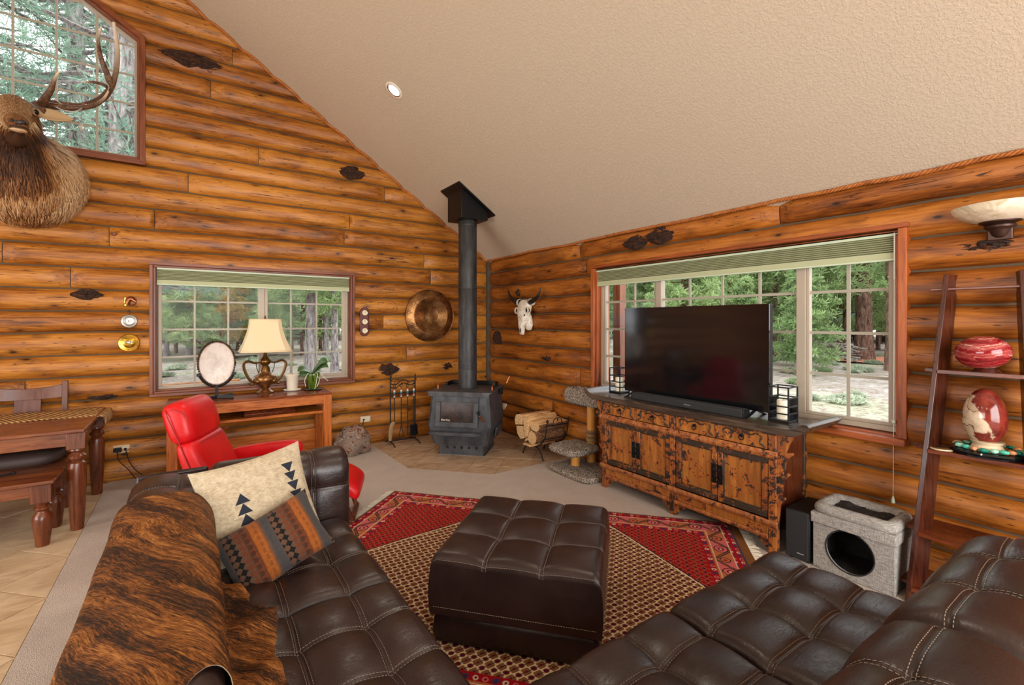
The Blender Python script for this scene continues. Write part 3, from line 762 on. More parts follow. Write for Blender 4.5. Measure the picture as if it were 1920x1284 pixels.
# ------------------------------------------------------------------ tufted leather
def edge_drop(d, R): return 0 if d >= R else R-math.sqrt(max(0, R*R-(R-d)**2))
def dense(a, b, lines, n=26, R=.05):
    xs = set(lin(a, b, n))
    for q in (0, .004, .010, .018, .028, .04, .055): xs |= {a+q*R/.05, b-q*R/.05}
    for l in lines: xs |= {l-.018, l-.009, l-.004, l, l+.004, l+.009, l+.018}
    out = []
    for x in sorted(x for x in xs if a <= x <= b):
        if not out or x-out[-1] > .0018: out.append(x)
    out[-1] = b
    return out
def tuft_z(x, y, x0, x1, y0, y1, zt, xl, yl, R, puff, groove, seed):
    z = zt - edge_drop(min(x-x0, x1-x), R)*.9 - edge_drop(min(y-y0, y1-y), R)*.9
    gx = max([math.exp(-((x-l)/.012)**2) for l in xl] or [0]); gy = max([math.exp(-((y-l)/.012)**2) for l in yl] or [0])
    wx = max([math.exp(-((x-l)/.055)**2) for l in xl] or [0]); wy = max([math.exp(-((y-l)/.055)**2) for l in yl] or [0])
    z -= groove*max(gx, gy)*.45 + groove*gx*gy*.8 + groove*1.5*wx*wy + groove*.5*max(wx, wy)
    def cell(t, a, b, ls):
        e = [a]+sorted(ls)+[b]
        for p, q in zip(e[:-1], e[1:]):
            if p <= t <= q: s = (t-p)/(q-p); return 4*s*(1-s)
        return 0
    z += puff*(cell(x, x0, x1, xl)*cell(y, y0, y1, yl))**.7
    z += .0035*noise.noise(Vector((x*5, y*5, seed)))+.0016*noise.noise(Vector((x*17, y*9, seed+3)))
    return z
def stitch_line(m, path, r=.0011, on=.0075, off=.004):
    # a run of separate stitches along a polyline
    acc = 0; pts = [Vector(p) for p in path]
    d = [0]
    for a, b in zip(pts[:-1], pts[1:]): d.append(d[-1]+(b-a).length)
    def at(s):
        k = min(max(0, int(np.searchsorted(d, s))-1), len(pts)-2); t = (s-d[k])/max(1e-9, d[k+1]-d[k]); return pts[k].lerp(pts[k+1], t)
    s = 0
    while s+on < d[-1]:
        m.tube([at(s), at(s+on)], r, 3, False); s += on+off
def cushion(parent, name, x0, x1, y0, y1, zb, zt, xl, yl, R=.05, puff=.014, groove=.012, seed=1, pair_x=True, pair_y=True, mt='leather', stitch=True, rim=False):
    xs, ys = dense(x0, x1, xl, R=R), dense(y0, y1, yl, R=R)
    f = lambda x, y: tuft_z(x, y, x0, x1, y0, y1, zt, xl, yl, R, puff, groove, seed)
    m = MB(); m.grid(lambda x, y: (x, y, f(x, y)), xs, ys)
    ring = [(x, ys[0]) for x in xs]+[(xs[-1], y) for y in ys[1:]]+[(x, ys[-1]) for x in reversed(xs[:-1])]+[(xs[0], y) for y in reversed(ys[1:-1])]
    cx, cy = (x0+x1)/2, (y0+y1)/2
    def bulge(p, t):
        b = .006*math.sin(PI*t); return (p[0]+math.copysign(b, p[0]-cx)*(abs(p[0]-cx) > (x1-x0)/2-.001), p[1]+math.copysign(b, p[1]-cy)*(abs(p[1]-cy) > (y1-y0)/2-.001), lerp(f(*p), zb, t))
    m.loops([[bulge(p, t) for p in ring] for t in (0, .3, .6, .9, 1)], False, True)
    bm_o = m.build(name, MT[mt], parent, smooth=75)
    if stitch:
        st = MB()
        for l in xl:
            for dx in ((-.009, .009) if pair_x else (0,)): stitch_line(st, [(l+dx, y, f(l+dx, y)+.0012) for y in ys])
        for l in yl:
            for dy in ((-.009, .009) if pair_y else (.006,)): stitch_line(st, [(x, l+dy, f(x, l+dy)+.0012) for x in xs])
        if rim:
            for yy in (y0+.004, y1-.004): stitch_line(st, [(x, yy, f(x, yy)+.001) for x in xs])
        if st.f: stuff(st.build('stitching', MT['thread'], bm_o, smooth=None))
    return bm_o
def swept(parent, name, prof2, a0, a1, fr, al, pl, puff=.012, groove=.012, seed=1, endR=.05, mt='leather', stitch_p=True):
    # a padded roll: 2-D outline (p, z) drawn through prof2, swept along a from a0 to a1, with seams across (al) and along (pl, in outline parameter)
    base = spline([(p, z, 0) for p, z in prof2], 96)
    D = [0]
    for q, r in zip(base[:-1], base[1:]): D.append(D[-1]+(r-q).length)
    tot = D[-1]
    def bp(s):
        k = min(max(0, int(np.searchsorted(D, s))-1), len(base)-2); t = (s-D[k])/max(1e-9, D[k+1]-D[k]); return base[k].lerp(base[k+1], t)
    cen = Vector((sum(p for p, z in prof2)/len(prof2), sum(z for p, z in prof2)/len(prof2), 0))
    pls = [q*tot for q in pl]
    ss, aa = dense(0, tot, pls, 40, .02), dense(a0, a1, al, 26, endR)
    def f(a, s):
        p = bp(s); t = (bp(min(tot, s+.004))-bp(max(0, s-.004))).normalized(); nrm = Vector((-t.y, t.x, 0))
        if nrm.dot(p-cen) < 0: nrm = -nrm
        ga = max([math.exp(-((a-l)/.012)**2) for l in al] or [0]); gp = max([math.exp(-((s-l)/.012)**2) for l in pls] or [0])
        wa = max([math.exp(-((a-l)/.055)**2) for l in al] or [0]); wp = max([math.exp(-((s-l)/.055)**2) for l in pls] or [0])
        dd = -groove*(max(ga, gp)*.5+ga*gp*.8+wa*wp*1.5+.5*max(wa, wp))
        e = edge_drop(min(a-a0, a1-a), endR)
        dd += -e*.9+puff*.5+.004*noise.noise(Vector((a*4, s*4, seed)))+.0016*noise.noise(Vector((a*9, s*17, seed+2)))
        q = p+nrm*dd
        return fr(a, q.x, q.y)
    m = MB(); m.grid(lambda a, s: f(a, s), aa, ss)
    for a in (aa[0], aa[-1]):
        ring = [f(a, s) for s in ss]; b = len(m.v); m.v += ring; m.f.append(tuple(range(b, b+len(ring))))
    o = m.build(name, MT[mt], parent, smooth=75)
    st = MB()
    for l in al:
        for k in (-.009, .009): stitch_line(st, [Vector(f(l+k, s))+Vector((0, 0, .0012)) for s in ss])
    for l in pls:
        for k in (-.009, .009): stitch_line(st, [Vector(f(a, l+k))+Vector((0, 0, .0012)) for a in aa])
    if st.f: stuff(st.build('stitching', MT['thread'], o, smooth=None))
    return o
# square ottoman, turned with the rug
OC = (-2.150, -3.905, .011)
ott = thing('ottoman', 'square tufted dark brown leather ottoman standing in the middle of the rug', 'ottoman', OC, rotz=RUGA)
H = .405
cushion(ott, 'cushion', -H, H, -H, H, .145, .425, [-.135, .135], [-.135, .135], R=.045, puff=.012, groove=.010, seed=3, pair_y=False, rim=True)
m = MB(); b = .387
m.loops([[(-b, -b, 0), (b, -b, 0), (b, b, 0), (-b, b, 0)], [(-b-.012, -b-.012, .06), (b+.012, -b-.012, .06), (b+.012, b+.012, .06), (-b-.012, b+.012, .06)], [(-b-.004, -b-.004, .13), (b+.004, -b-.004, .13), (b+.004, b+.004, .13), (-b-.004, b+.004, .13)], [(-b+.02, -b+.02, .15), (b-.02, -b+.02, .15), (b-.02, b-.02, .15), (-b+.02, b-.02, .15)]])
m.build('base', MT['leather'], ott, smooth=60, bevel=.015, seg=3)
for a, q in (((-H+.02, -H-.0065, .185), (H-.02, -H-.0065, .185)), ((H+.0065, -H+.02, .185), (H+.0065, H-.02, .185)), ((-H-.0065, -H+.02, .185), (-H-.0065, H-.02, .185))): st = MB(); stitch_line(st, [a, q], .0013); stuff(st.build('hem_stitching', MT['thread'], ott, smooth=None))

# left run of the sofa: faces the cabinet; arm at the far end, back along the dining side
sl = thing('sectional_sofa', 'dark brown tufted leather sofa run with a cowhide over its back', 'sofa', (-3.42, -4.3, 0), 'pieces of the leather sectional')
xl = [-3.36, -3.13]
for k, (ya, yb, yl) in enumerate([(-3.975, -3.205, [-3.68, -3.44]), (-4.745, -3.985, [-4.475, -4.21]), (-5.5, -4.755, [-5.24, -4.98])]):
    cushion(sl, 'seat_cushion', -3.60, -2.945, ya, yb, .20, .452, xl, yl, R=.045, puff=.014, groove=.012, seed=5+k)
MB().box(-3.9, -5.5, .05, -2.965, -2.95, .205).build('base', MT['leather_dark'], sl, bevel=.02)
for (x, y) in ((-3.84, -3.05), (-3.02, -3.05), (-3.84, -5.4), (-3.02, -5.4)): MB().box(x-.04, y-.04, 0, x+.04, y+.04, .055).build('foot', MT['black_plastic'], sl)
fy = lambda a, p, z: (p, a, z)
backp = [(-3.60, .22), (-3.598, .46), (-3.592, .62), (-3.605, .70), (-3.65, .755), (-3.75, .778), (-3.86, .762), (-3.905, .70), (-3.915, .55), (-3.915, .22)]
for k, (ya, yb, al) in enumerate([(-3.975, -2.955, [-3.19]), (-4.70, -3.985, []), (-5.5, -4.71, [])]):
    swept(sl, 'back_cushion', backp, ya, yb, fy, al, [.46], seed=20+k, endR=.05)
armp = [(-3.20, .22), (-3.20, .50), (-3.196, .66), (-3.18, .745), (-3.11, .80), (-3.01, .80), (-2.945, .75), (-2.92, .62), (-2.92, .22)]
fx = lambda a, p, z: (a, p, z)
swept(sl, 'arm', armp, -3.585, -2.905, fx, [-3.105], [.30], seed=31, endR=.05)
m = MB().box(-3.89, -2.952, .22, -3.585, -2.925, .775); m.build('arm_return', MT['leather'], sl, bevel=.012)
# right run: faces the stove wall, no arm at its far end
sr = thing('sectional_sofa', 'dark brown tufted leather sofa run nearest the camera, beside the ladder shelf', 'sofa', (-2.2, -5.3, 0), 'pieces of the leather sectional')
for k, (xa, xb, xl2) in enumerate([(-2.135, -1.335, [-1.84, -1.565]), (-2.940, -2.145, [-2.66, -2.40])]):
    cushion(sr, 'seat_cushion', xa, xb, -5.42, -4.775, .20, .452, xl2, [-5.165, -4.955], R=.045, puff=.014, groove=.012, seed=9+k)
MB().box(-2.94, -5.86, .05, -1.345, -4.79, .205).build('base', MT['leather_dark'], sr, bevel=.02)
for (x, y) in ((-2.86, -4.86), (-1.42, -4.86), (-2.86, -5.8), (-1.42, -5.8)): MB().box(x-.04, y-.04, 0, x+.04, y+.04, .055).build('foot', MT['black_plastic'], sr)
backr = [(-5.425, .22), (-5.425, .50), (-5.44, .66), (-5.475, .755), (-5.54, .815), (-5.64, .835), (-5.74, .815), (-5.80, .73), (-5.82, .55), (-5.82, .22)]
for k, (xa, xb, al) in enumerate([(-2.150, -1.345, [-1.86, -1.57]), (-2.94, -2.156, [-2.68, -2.42])]):
    swept(sr, 'back_cushion', backr, xa, xb, fx, al, [.47], seed=40+k, endR=.06, puff=.012)

# brindle cowhide over the back of the left run
hp = spline([(-3.935, .36, 0), (-3.93, .55, 0), (-3.918, .71, 0), (-3.87, .775, 0), (-3.75, .792, 0), (-3.645, .768, 0), (-3.59, .705, 0), (-3.578, .62, 0), (-3.575, .50, 0), (-3.555, .468, 0), (-3.48, .474, 0), (-3.40, .475, 0)], 120)
HD = [0]
for a, b in zip(hp[:-1], hp[1:]): HD.append(HD[-1]+(b-a).length)
def hpt(s):
    k = min(max(0, int(np.searchsorted(HD, s))-1), len(hp)-2); t = (s-HD[k])/max(1e-9, HD[k+1]-HD[k]); return hp[k].lerp(hp[k+1], t)
HT = HD[-1]
def hs1(y):   # how far the hide reaches down over the front, by position along the sofa
    return interp([-5.4, -4.95, -4.80, -4.66, -4.60, -4.52, -4.44, -4.30, -4.15, -4.02, -3.95, -3.90, -3.84, -3.74, -3.62, -3.52, -3.46, -3.41, -3.375],
                  [.62, .80, .93, .96, .97, .99, .985, .965, .985, 1.00, .965, .93, .94, .90, .845, .77, .71, .64, .42], y)*HT
def hs0(y): return interp([-5.4, -3.6, -3.50, -3.42, -3.375], [.0, .0, .05, .2, .36], y)*HT
def hjag(y, k): return .007*noise.noise(Vector((y*16, k, 2)))+.004*noise.noise(Vector((y*45, k, 5)))
def notch(y):   # the bare gap between the body of the hide and its leg, as a range of s
    q = 1-((y+4.86)/.25)**2
    return None if q <= 0 or y > -4.6 else ((.67-.135*math.sqrt(q))*HT, (.67+.135*math.sqrt(q))*HT)
def hf(s, y, off=0):
    p = hpt(s); t = (hpt(min(HT, s+.01))-hpt(max(0, s-.01))).normalized(); n = Vector((-t.y, t.x, 0))
    if n.y < 0 and s < HT*.9: n = -n if n.dot(Vector((0, 1, 0))) < -.2 else n
    up = .004+.010*max(0, noise.noise(Vector((s*5, y*4, 7))))+(.045*sm(.80, .95, s/HT)*max(0, math.sin((y+4.12)*22))*.5 if s/HT > .8 else 0)
    q = p+Vector((abs(n.x)*(1 if s > HT*.45 else -1), abs(n.y), 0))*(up+off)
    return (q.x, y, q.y)
hide = MB(); yy = sorted(set(lin(-5.4, -4.612, 120)+lin(-4.612, -3.377, 180)))
def mid(y): n_ = notch(y); return n_ if n_ else (.67*HT, .67*HT)
hide.grid(lambda y, t: hf(lerp(hs0(y)+hjag(y, 3), mid(y)[0], t), y), yy, lin(0, 1, 56)); hide.grid(lambda y, t: hf(lerp(mid(y)[1], max(mid(y)[1]+.004, hs1(y)+hjag(y, 1)), t), y), yy, lin(0, 1, 32))
ho = hide.build('cowhide', MT['hide'], None, smooth=80, solid=.002)
ho.data.materials.append(MT['hide_back'])
bm = bmesh.new(); bm.from_mesh(ho.data); bmesh.ops.remove_doubles(bm, verts=bm.verts, dist=1e-5); bmesh.ops.recalc_face_normals(bm, faces=bm.faces); bm.to_mesh(ho.data); bm.free()
q = ho.modifiers['thickness']; q.offset = 1; q.material_offset_rim = 1
tag(ho, 'brindle brown and black cowhide draped over the sofa back', 'hide')

# cushions on the left run
def pillow(name, label, cat, c, wd, ht, th, mt, rx, ry, rz, pinch=.13, seed=1, piping=None):
    t = thing(name, label, cat, c, rotz=0)
    t.rotation_mode = 'XYZ'; t.rotation_euler = (rx, ry, rz)
    m = MB(); n = 34; us = [math.sin(PI/2*q) for q in lin(-1, 1, n)]
    def P(u, v, s):
        k = 1-pinch*(abs(u)**2.2*(1-abs(v)**3)*0 + (1-abs(u)**2)*abs(v)**6*.6) ; k2 = 1-pinch*(1-abs(v)**2)*abs(u)**6*.6
        t_ = th*max(0, (1-abs(u)**2.2))**.66*max(0, (1-abs(v)**2.2))**.66
        wr = .012*noise.noise(Vector((u*2.2, v*2.6, seed)))+.004*noise.noise(Vector((u*6, v*4, seed+2)))
        return (u*wd/2*k2, s*(t_/2+wr*(t_/th)), v*ht/2*k)
    m.grid(lambda u, v: P(u, v, -1), us, us); m.grid(lambda u, v: P(u, v, 1), us, us)
    m.build('cover', mt, t, smooth=80)
    if piping:
        path = [P(u, -1, 0) for u in us]+[P(1, v, 0) for v in us[1:]]+[P(u, 1, 0) for u in reversed(us[:-1])]+[P(-1, v, 0) for v in reversed(us[1:-1])]; path.append(path[0])
        MB().tube(path, .0035, 5, False).build('piping', piping, t)
    return t
# cream cushion with stepped triangles (front face is local -y)
w = W('cream_wool_cushion', rough=.95, spec=.1); o = w.tc(); X, Y, Z = w.sep(o)
wv = w.noise(w.map(o, (60, 60, 320)), 1, 3); fl = w.noise(o, 34, 3, .7)
col = w.ramp(wv*.6+fl*.4, [(.34, srgb(150, 134, 110)), (.5, srgb(178, 162, 136)), (.66, srgb(198, 184, 158))])
def tri(col, cx, ztop, up, n):
    p = .048; zz = (ztop-Z)/p; k = zz.floor(); f = zz.fract()
    wdt = (f if up else (1-f))*.031
    inside = ((X-cx-(0.0)).abs() < wdt)*(k > -.5)*(k < n-.5)
    return w.mix(inside, col, srgb(42, 46, 56))
col = tri(col, -.085, .085, True, 7); col = tri(col, .150, .155, False, 8)
w.set('Base Color', col); w.bump(wv+fl*.5, .6, .004); MT['cream_cushion'] = w.m
w = W('retro_velvet_cushion', rough=.85, spec=.2); o = w.tc(); X, Y, Z = w.sep(o); X = X+(w.noise(o, 6, 2)-.5)*.02
BR, OR, GR, BK, TP = srgb(66, 36, 20), srgb(140, 76, 26), srgb(58, 56, 56), srgb(14, 12, 13), srgb(86, 60, 44)
per = .185; a = ((X+.28)/per).fract()
col = w.ramp(a, [(0, BR), (.10, BR), (.14, OR), (.30, OR), (.36, TP), (.42, GR), (.54, GR), (.60, TP), (.92, TP), (.98, BR)], 'LINEAR')
q = per*.16; lx, lz = (((X+.28)/per).fract()*per/q).fract()-.5, (Z/q).fract()-.5
el = (lx*lx*9+lz*lz*2.2).sqrt(); el2 = (((lx+.5).fract()-.5)*((lx+.5).fract()-.5)*2.2+((lz+.5).fract()-.5)*((lz+.5).fract()-.5)*9).sqrt()
em = ((el < .70)+(el2 < .70)).min(1)*((a > .58)+(a < .12)).min(1)
col = w.mix(em, col, w.mix(a.between(.58, .80), srgb(96, 48, 26), BK))
col = w.mix((a.between(.14, .34)*(el < .6))*.35, col, BR)
nap = w.noise(o, 90, 3); col = w.mix(nap.smooth(.4, .8)*.3, col, (.01, .008, .006, 1))
w.set('Base Color', col); w.set('Sheen Weight', .08); w.bump(nap, .5, .004); MT['retro_cushion'] = w.m
pillow('throw_pillow', 'square cream wool cushion with two rows of black triangles leaning in the sofa corner', 'cushion', (-3.385, -3.375, .655), .50, .50, .17, MT['cream_cushion'], rad(-24), rad(-7), rad(12), seed=4)
pillow('throw_pillow', 'oblong brown and orange velvet cushion lying in front of the cream one', 'cushion', (-3.352, -3.61, .560), .42, .29, .19, MT['retro_cushion'], rad(-34), rad(-20), rad(8), seed=9)
# ------------------------------------------------------------------ red reclining chair and its footstool
def sq_ring(cx, cy, z, hx, hy, n=28, p=4.0, tilt=0):
    out = []
    for j in range(n):
        a = 2*PI*j/n; c, s = math.cos(a), math.sin(a)
        x, y = hx*math.copysign(abs(c)**(2/p), c), hy*math.copysign(abs(s)**(2/p), s)
        out.append((cx+x*math.cos(tilt), cy+y, z+x*math.sin(tilt)))
    return out
RA = rad(-22)
rc = thing('recliner_chair', 'bright red leather recliner with a rolled headrest, standing behind the sofa', 'armchair', (-3.31, -1.97, 0), rotz=RA)
def pad(parent, name, rings, mt, sub=1, smooth=80, n=28, p=4.0):
    m = MB(); m.loops([sq_ring(*r, n=n, p=p) if len(r) == 5 else sq_ring(*r[:5], n=n, p=p, tilt=r[5]) for r in rings]); return m.build(name, mt, parent, smooth=smooth, sub=sub)
RL = MT['red_leather']
pad(rc, 'backrest', [(-.17, 0, .36, .07, .25, .2), (-.20, 0, .40, .09, .275, .2), (-.26, 0, .54, .088, .285, .2), (-.305, 0, .66, .08, .28, .2), (-.325, 0, .715, .07, .27, .2), (-.33, 0, .73, .05, .25, .2)], RL)
pad(rc, 'headrest', [(-.328, 0, .715, .06, .24, .2), (-.338, 0, .735, .088, .265, .2), (-.365, 0, .83, .098, .262, .2), (-.392, 0, .915, .098, .25, .25), (-.415, 0, .965, .088, .235, .3), (-.43, 0, .995, .05, .20, .3)], RL)
m = MB().tube([(-.445, -.235, .95), (-.42, -.262, .91), (-.38, -.268, .82), (-.34, -.272, .72), (-.29, -.287, .6), (-.22, -.28, .42)], .004, 5); m.build('piping', MT['red_thread'], rc)
m = MB().tube([(-.30, -.262, .9), (-.335, -.255, .935), (-.37, -.245, .948), (-.43, -.225, .957)], .004, 5); m.build('piping', MT['red_thread'], rc)
m = MB().tube([(-.232, y, .722) for y in lin(-.25, .25, 9)], .004, 5); m.build('piping', MT['red_thread'], rc)
pad(rc, 'seat_cushion', [(.10, 0, .30, .27, .26), (.10, 0, .32, .30, .275), (.10, 0, .40, .31, .28), (.10, 0, .435, .29, .27), (.10, 0, .445, .22, .2)], RL)
for s in (-1, 1):
    m = MB(); R = []
    for x, z, h, wd in ((-.30, .46, .03, .03), (-.28, .47, .055, .045), (-.05, .505, .06, .055), (.20, .525, .055, .055), (.28, .52, .05, .05), (.305, .505, .02, .02)):
        R.append([(x, s*.335+wd*math.copysign(abs(math.cos(t))**.6, math.cos(t)), z+h*math.copysign(abs(math.sin(t))**.6, math.sin(t))) for t in [2*PI*j/16 for j in range(16)]])
    m.loops(R); m.build('armrest', RL, rc, smooth=80, sub=1)
    MB().tube([(-.2, s*.335, .47), (-.1, s*.335, .30), (.1, s*.335, .25), (.2, s*.335, .47)], .016, 8).build('arm_bracket', MT['table_z'], rc)
MB().lathe([(.0, .06), (.05, .06), (.05, .27), (.0, .27)], n=16).build('swivel_column', MT['black_plastic'], rc)
MB().lathe([(.0, .0), (.30, .0), (.31, .02), (.29, .045), (.10, .06), (0, .06)], n=32).build('base', MT['table_z'], rc)
fs = thing('footstool', 'red leather footstool half hidden behind the dark sofa arm', 'footstool', (-2.735, -2.075, 0), rotz=RA)
m = MB(); R = []
for x, z, h in ((-.2, .30, .02), (-.19, .31, .05), (-.08, .345, .06), (.06, .33, .06), (.15, .275, .058), (.20, .235, .055), (.222, .215, .02)):
    R.append([(x+h*.35*math.copysign(abs(math.sin(t))**.6, math.sin(t)), .24*math.copysign(abs(math.cos(t))**.5, math.cos(t)), z+h*math.copysign(abs(math.sin(t))**.6, math.sin(t))) for t in [2*PI*j/24 for j in range(24)]])
m.loops(R); m.build('cushion', RL, fs, smooth=80, sub=1)
for y in (-.15, .15): MB().tube([(-.17, y, .02), (-.1, y, .2), (0, y, .28)], .018, 8).build('leg', MT['table_z'], fs); MB().tube([(.16, y, .02), (.1, y, .18), (0, y, .28)], .018, 8).build('leg', MT['table_z'], fs)
for x in (-.17, .16): MB().box(x-.02, -.19, 0, x+.02, .19, .03).build('runner', MT['table_z'], fs, bevel=.006)

# ------------------------------------------------------------------ console table under the gable window, and what stands on it
X0, X1, Y0, Y1 = -3.86, -2.388, -.555, -.075
ct = thing('console_table', 'honey oak console table with a shelf, standing under the lower gable window', 'table', (-3.12, -.32, 0))
MB().box(X0, Y0, .745, X1, Y1, .77).build('top', MT['console_top'], ct, bevel=.003)
for a in (X0, X1-.085):
    for b in (Y0, Y1-.085): MB().box(a, b, 0, a+.085, b+.085, .746).build('leg', MT['console_z'], ct, bevel=.004)
for b in (Y0+.006, Y1-.03): MB().box(X0+.085, b, .65, X1-.085, b+.024, .745).build('apron', MT['console_x'], ct, bevel=.002)
for a in (X0+.006, X1-.03): MB().box(a, Y0+.085, .65, a+.024, Y1-.085, .745).build('apron', MT['console_z'], ct, bevel=.002)
MB().box(X0+.02, Y0+.03, .545, X1-.03, Y1-.01, .572).build('shelf', MT['console_x'], ct, bevel=.003)
MB().box(X0+.05, Y1-.045, .03, X1-.05, Y1-.02, .30).build('back_panel', MT['console_x'], ct, bevel=.003)
t = MB().hexa([(-3.22, -.49, .5725), (-2.75, -.47, .5725), (-2.75, -.40, .5725), (-3.22, -.42, .5725), (-3.23, -.50, .60), (-2.74, -.48, .60), (-2.75, -.44, .633), (-3.22, -.46, .633)]).build('wooden_board', MT['shelf_y'], None, bevel=.003)
tag(t, 'reddish wooden board lying on the shelf of the oak console', 'board')
# pale stone disc on an iron stand
sd = thing('stone_disc_stand', 'oval pale agate disc with a bark rim on a black iron stand', 'ornament', (-3.455, -.33, .77))
w = W('agate_slice', srgb(206, 194, 182), .35); o = w.tc('Generated'); a = w.noise(o, 3.5, 5, .7, .6); X, Y, Z = w.sep(o)
r = (((X-.5)*(X-.5)+(Z-.5)*(Z-.5)).sqrt())*2
fib = w.noise(w.map(o, (18, 1, 5)), 2.5, 5, .7, 2.0)
col = w.ramp(a*.45+fib*.35+r*.22, [(.36, srgb(176, 160, 146)), (.55, srgb(214, 204, 196)), (.72, srgb(176, 146, 118))])
w.set('Base Color', w.mix(r.smooth(.90, .99), col, srgb(98, 70, 46))); MT['agate'] = w.m
m = MB(); cz = .356; R = []
for d, k in ((-.006, .965), (-.008, .99), (0, 1.0), (.008, .99), (.006, .965)):
    R.append([(-3.455+.158*k*(1+.012*noise.noise(Vector((math.cos(t)*4, math.sin(t)*4, 1))))*math.cos(t), -.33+d, .77+cz+.222*k*(1+.012*noise.noise(Vector((math.cos(t)*4, math.sin(t)*4, 1))))*math.sin(t)) for t in [2*PI*j/48 for j in range(48)]])
m.loops(R); m.build('stone_disc', MT['agate'], sd, smooth=50)
m = MB(); q = random.Random(2)
for j in range(56):
    t = 2*PI*j/56; k = 1.0; m.ball((-3.455+.159*k*math.cos(t), -.33, .77+cz+.223*k*math.sin(t)), (.011*q.uniform(.7, 1.2), .012, .014*q.uniform(.7, 1.2)), 6, 4)
stuff(m.build('bark_rim', MT['burl'], sd, smooth=80))
arc = [(-3.455+.172*math.sin(t), -.33, .77+cz-.236*math.cos(t)) for t in lin(rad(-62), rad(62), 17)]
m = MB().tube(arc, .008, 6, flat=1.4); m.build('cradle', MT['black_iron'], sd)
for p in (arc[0], arc[-1]): MB().box(p[0]-.02, p[1]-.016, p[2]-.014, p[0]+.02, p[1]+.016, p[2]+.014).build('clip', MT['black_iron'], sd, bevel=.003)
MB().box(-3.468, -.340, .80, -3.442, -.320, .902).build('post', MT['black_iron'], sd, bevel=.002)
for sg in (-1, 1): MB().hexa([(-3.60, -.33+sg*.07-.02, .772), (-3.60, -.33+sg*.07+.02, .772), (-3.31, -.33-sg*.07+.02, .772), (-3.31, -.33-sg*.07-.02, .772), (-3.595, -.33+sg*.07-.012, .796), (-3.595, -.33+sg*.07+.012, .796), (-3.315, -.33-sg*.07+.012, .806), (-3.315, -.33-sg*.07-.012, .806)]).build('foot', MT['black_iron'], sd, bevel=.003)
# table lamp with a bell shade
LX, LY = -3.0, -.175
lp = thing('table_lamp', 'urn lamp with two curled brass handles and a cream bell shade', 'lamp', (LX, LY, .77))
MB().lathe([(0, 0), (.085, 0), (.088, .012), (.06, .03), (.042, .05), (.05, .075), (.10, .11), (.118, .145), (.108, .185), (.072, .205), (.052, .225), (.048, .245)], (LX, LY, .7705), 32).build('body', MT['bronze'], lp, smooth=50)
MB().lathe([(0, .24), (.050, .24), (.044, .275), (.032, .30), (.040, .31), (.058, .33), (.058, .355), (.040, .375), (.020, .40), (.014, .45), (0, .45)], (LX, LY, .77), 28).build('neck', MT['brass_dark'], lp, smooth=50)
for j in range(4):
    a = PI/4+j*PI/2; MB().ball((LX+.112*math.cos(a), LY+.112*math.sin(a), .77+.135), (.026, .026, .030), 10, 8).build('medallion', MT['brass_dark'], lp)
for s in (-1, 1):
    P = spline([(LX+s*.05, LY, 1.105), (LX+s*.10, LY, 1.10), (LX+s*.165, LY, 1.12), (LX+s*.205, LY, 1.095), (LX+s*.195, LY, 1.02), (LX+s*.155, LY, .93), (LX+s*.115, LY, .885), (LX+s*.135, LY, .865), (LX+s*.16, LY, .885)], 40)
    MB().tube(P, [lerp(.008, .015, math.sin(PI*i/39)) for i in range(40)], 8).build('handle', MT['brass_dark'], lp)
    MB().tube(spline([(LX+s*.09, LY-.01, 1.10), (LX+s*.085, LY-.02, 1.05), (LX+s*.065, LY-.02, .99)], 12), .004, 5).build('chain', MT['iron'], lp)
def shade_ring(t):
    z = lerp(.455, .805, t)+.77; k = 1-t; h = .148+.100*(k**1.7); c = h*.26; d = h*.78; e = d*.26
    return [(LX+x, LY+y, z) for x, y in ((-h+c, -d), (h-c, -d), (h, -d+e), (h, d-e), (h-c, d), (-h+c, d), (-h, d-e), (-h, -d+e))]
m = MB().loops([shade_ring(t) for t in lin(0, 1, 9)], False, False); so = m.build('shade', MT['lampshade'], lp, smooth=25, solid=.003)
for t in (0, 1):
    r = shade_ring(t); MB().tube(r+[r[0]], .0045, 5, False).build('shade_binding', MT['lampshade'], lp)
MB().lathe([(0, 0), (.008, .004), (.012, .014), (.006, .024), (.009, .032), (0, .042)], (LX, LY, 1.578), 12).build('finial', MT['brass_dark'], lp)
MB().tube([(LX, LY, 1.2), (LX, LY, 1.58)], .005, 6).build('rod', MT['brass_dark'], lp)
for s in (-1, 1): MB().tube([(LX, LY, 1.575), (LX+s*.147, LY, 1.574)], .003, 5).build('shade_spider', MT['brass_dark'], lp)
# two plants in pots
pt = thing('flower_pot', 'cream glazed pot holding a bare stem, right of the lamp', 'plant pot', (-2.725, -.165, .77))
MB().lathe([(0, 0), (.050, 0), (.054, .01), (.062, .09), (.070, .15), (.084, .172), (.084, .182), (.076, .184), (.066, .165), (.0, .162)], (-2.725, -.165, .775), 28).build('pot', plain('cream_glaze', srgb(214, 204, 184), .25), pt, smooth=45)
MB().lathe([(0, 0), (.078, 0), (.094, .012), (.090, .014), (.07, .006), (0, .006)], (-2.725, -.165, .7702), 28).build('saucer', MT['white'], pt)
MB().tube(spline([(-2.725, -.165, .93), (-2.728, -.165, 1.05), (-2.722, -.17, 1.20), (-2.726, -.168, 1.24)], 14), .005, 6).build('stem', plain('dry_stem', srgb(150, 136, 104), .8), pt)
oc = thing('potted_orchid', 'flowerless orchid with broad leaves and white roots in a green pot', 'plant', (-2.515, -.225, .77))
w = W('green_glaze', srgb(52, 74, 16), .15); q = w.noise(w.map(w.tc(), (8, 8, 2)), 3, 4); w.set('Base Color', w.ramp(q, [(.35, srgb(34, 52, 10)), (.6, srgb(86, 112, 30)), (.75, srgb(128, 150, 60))])); MT['green_glaze'] = w.m
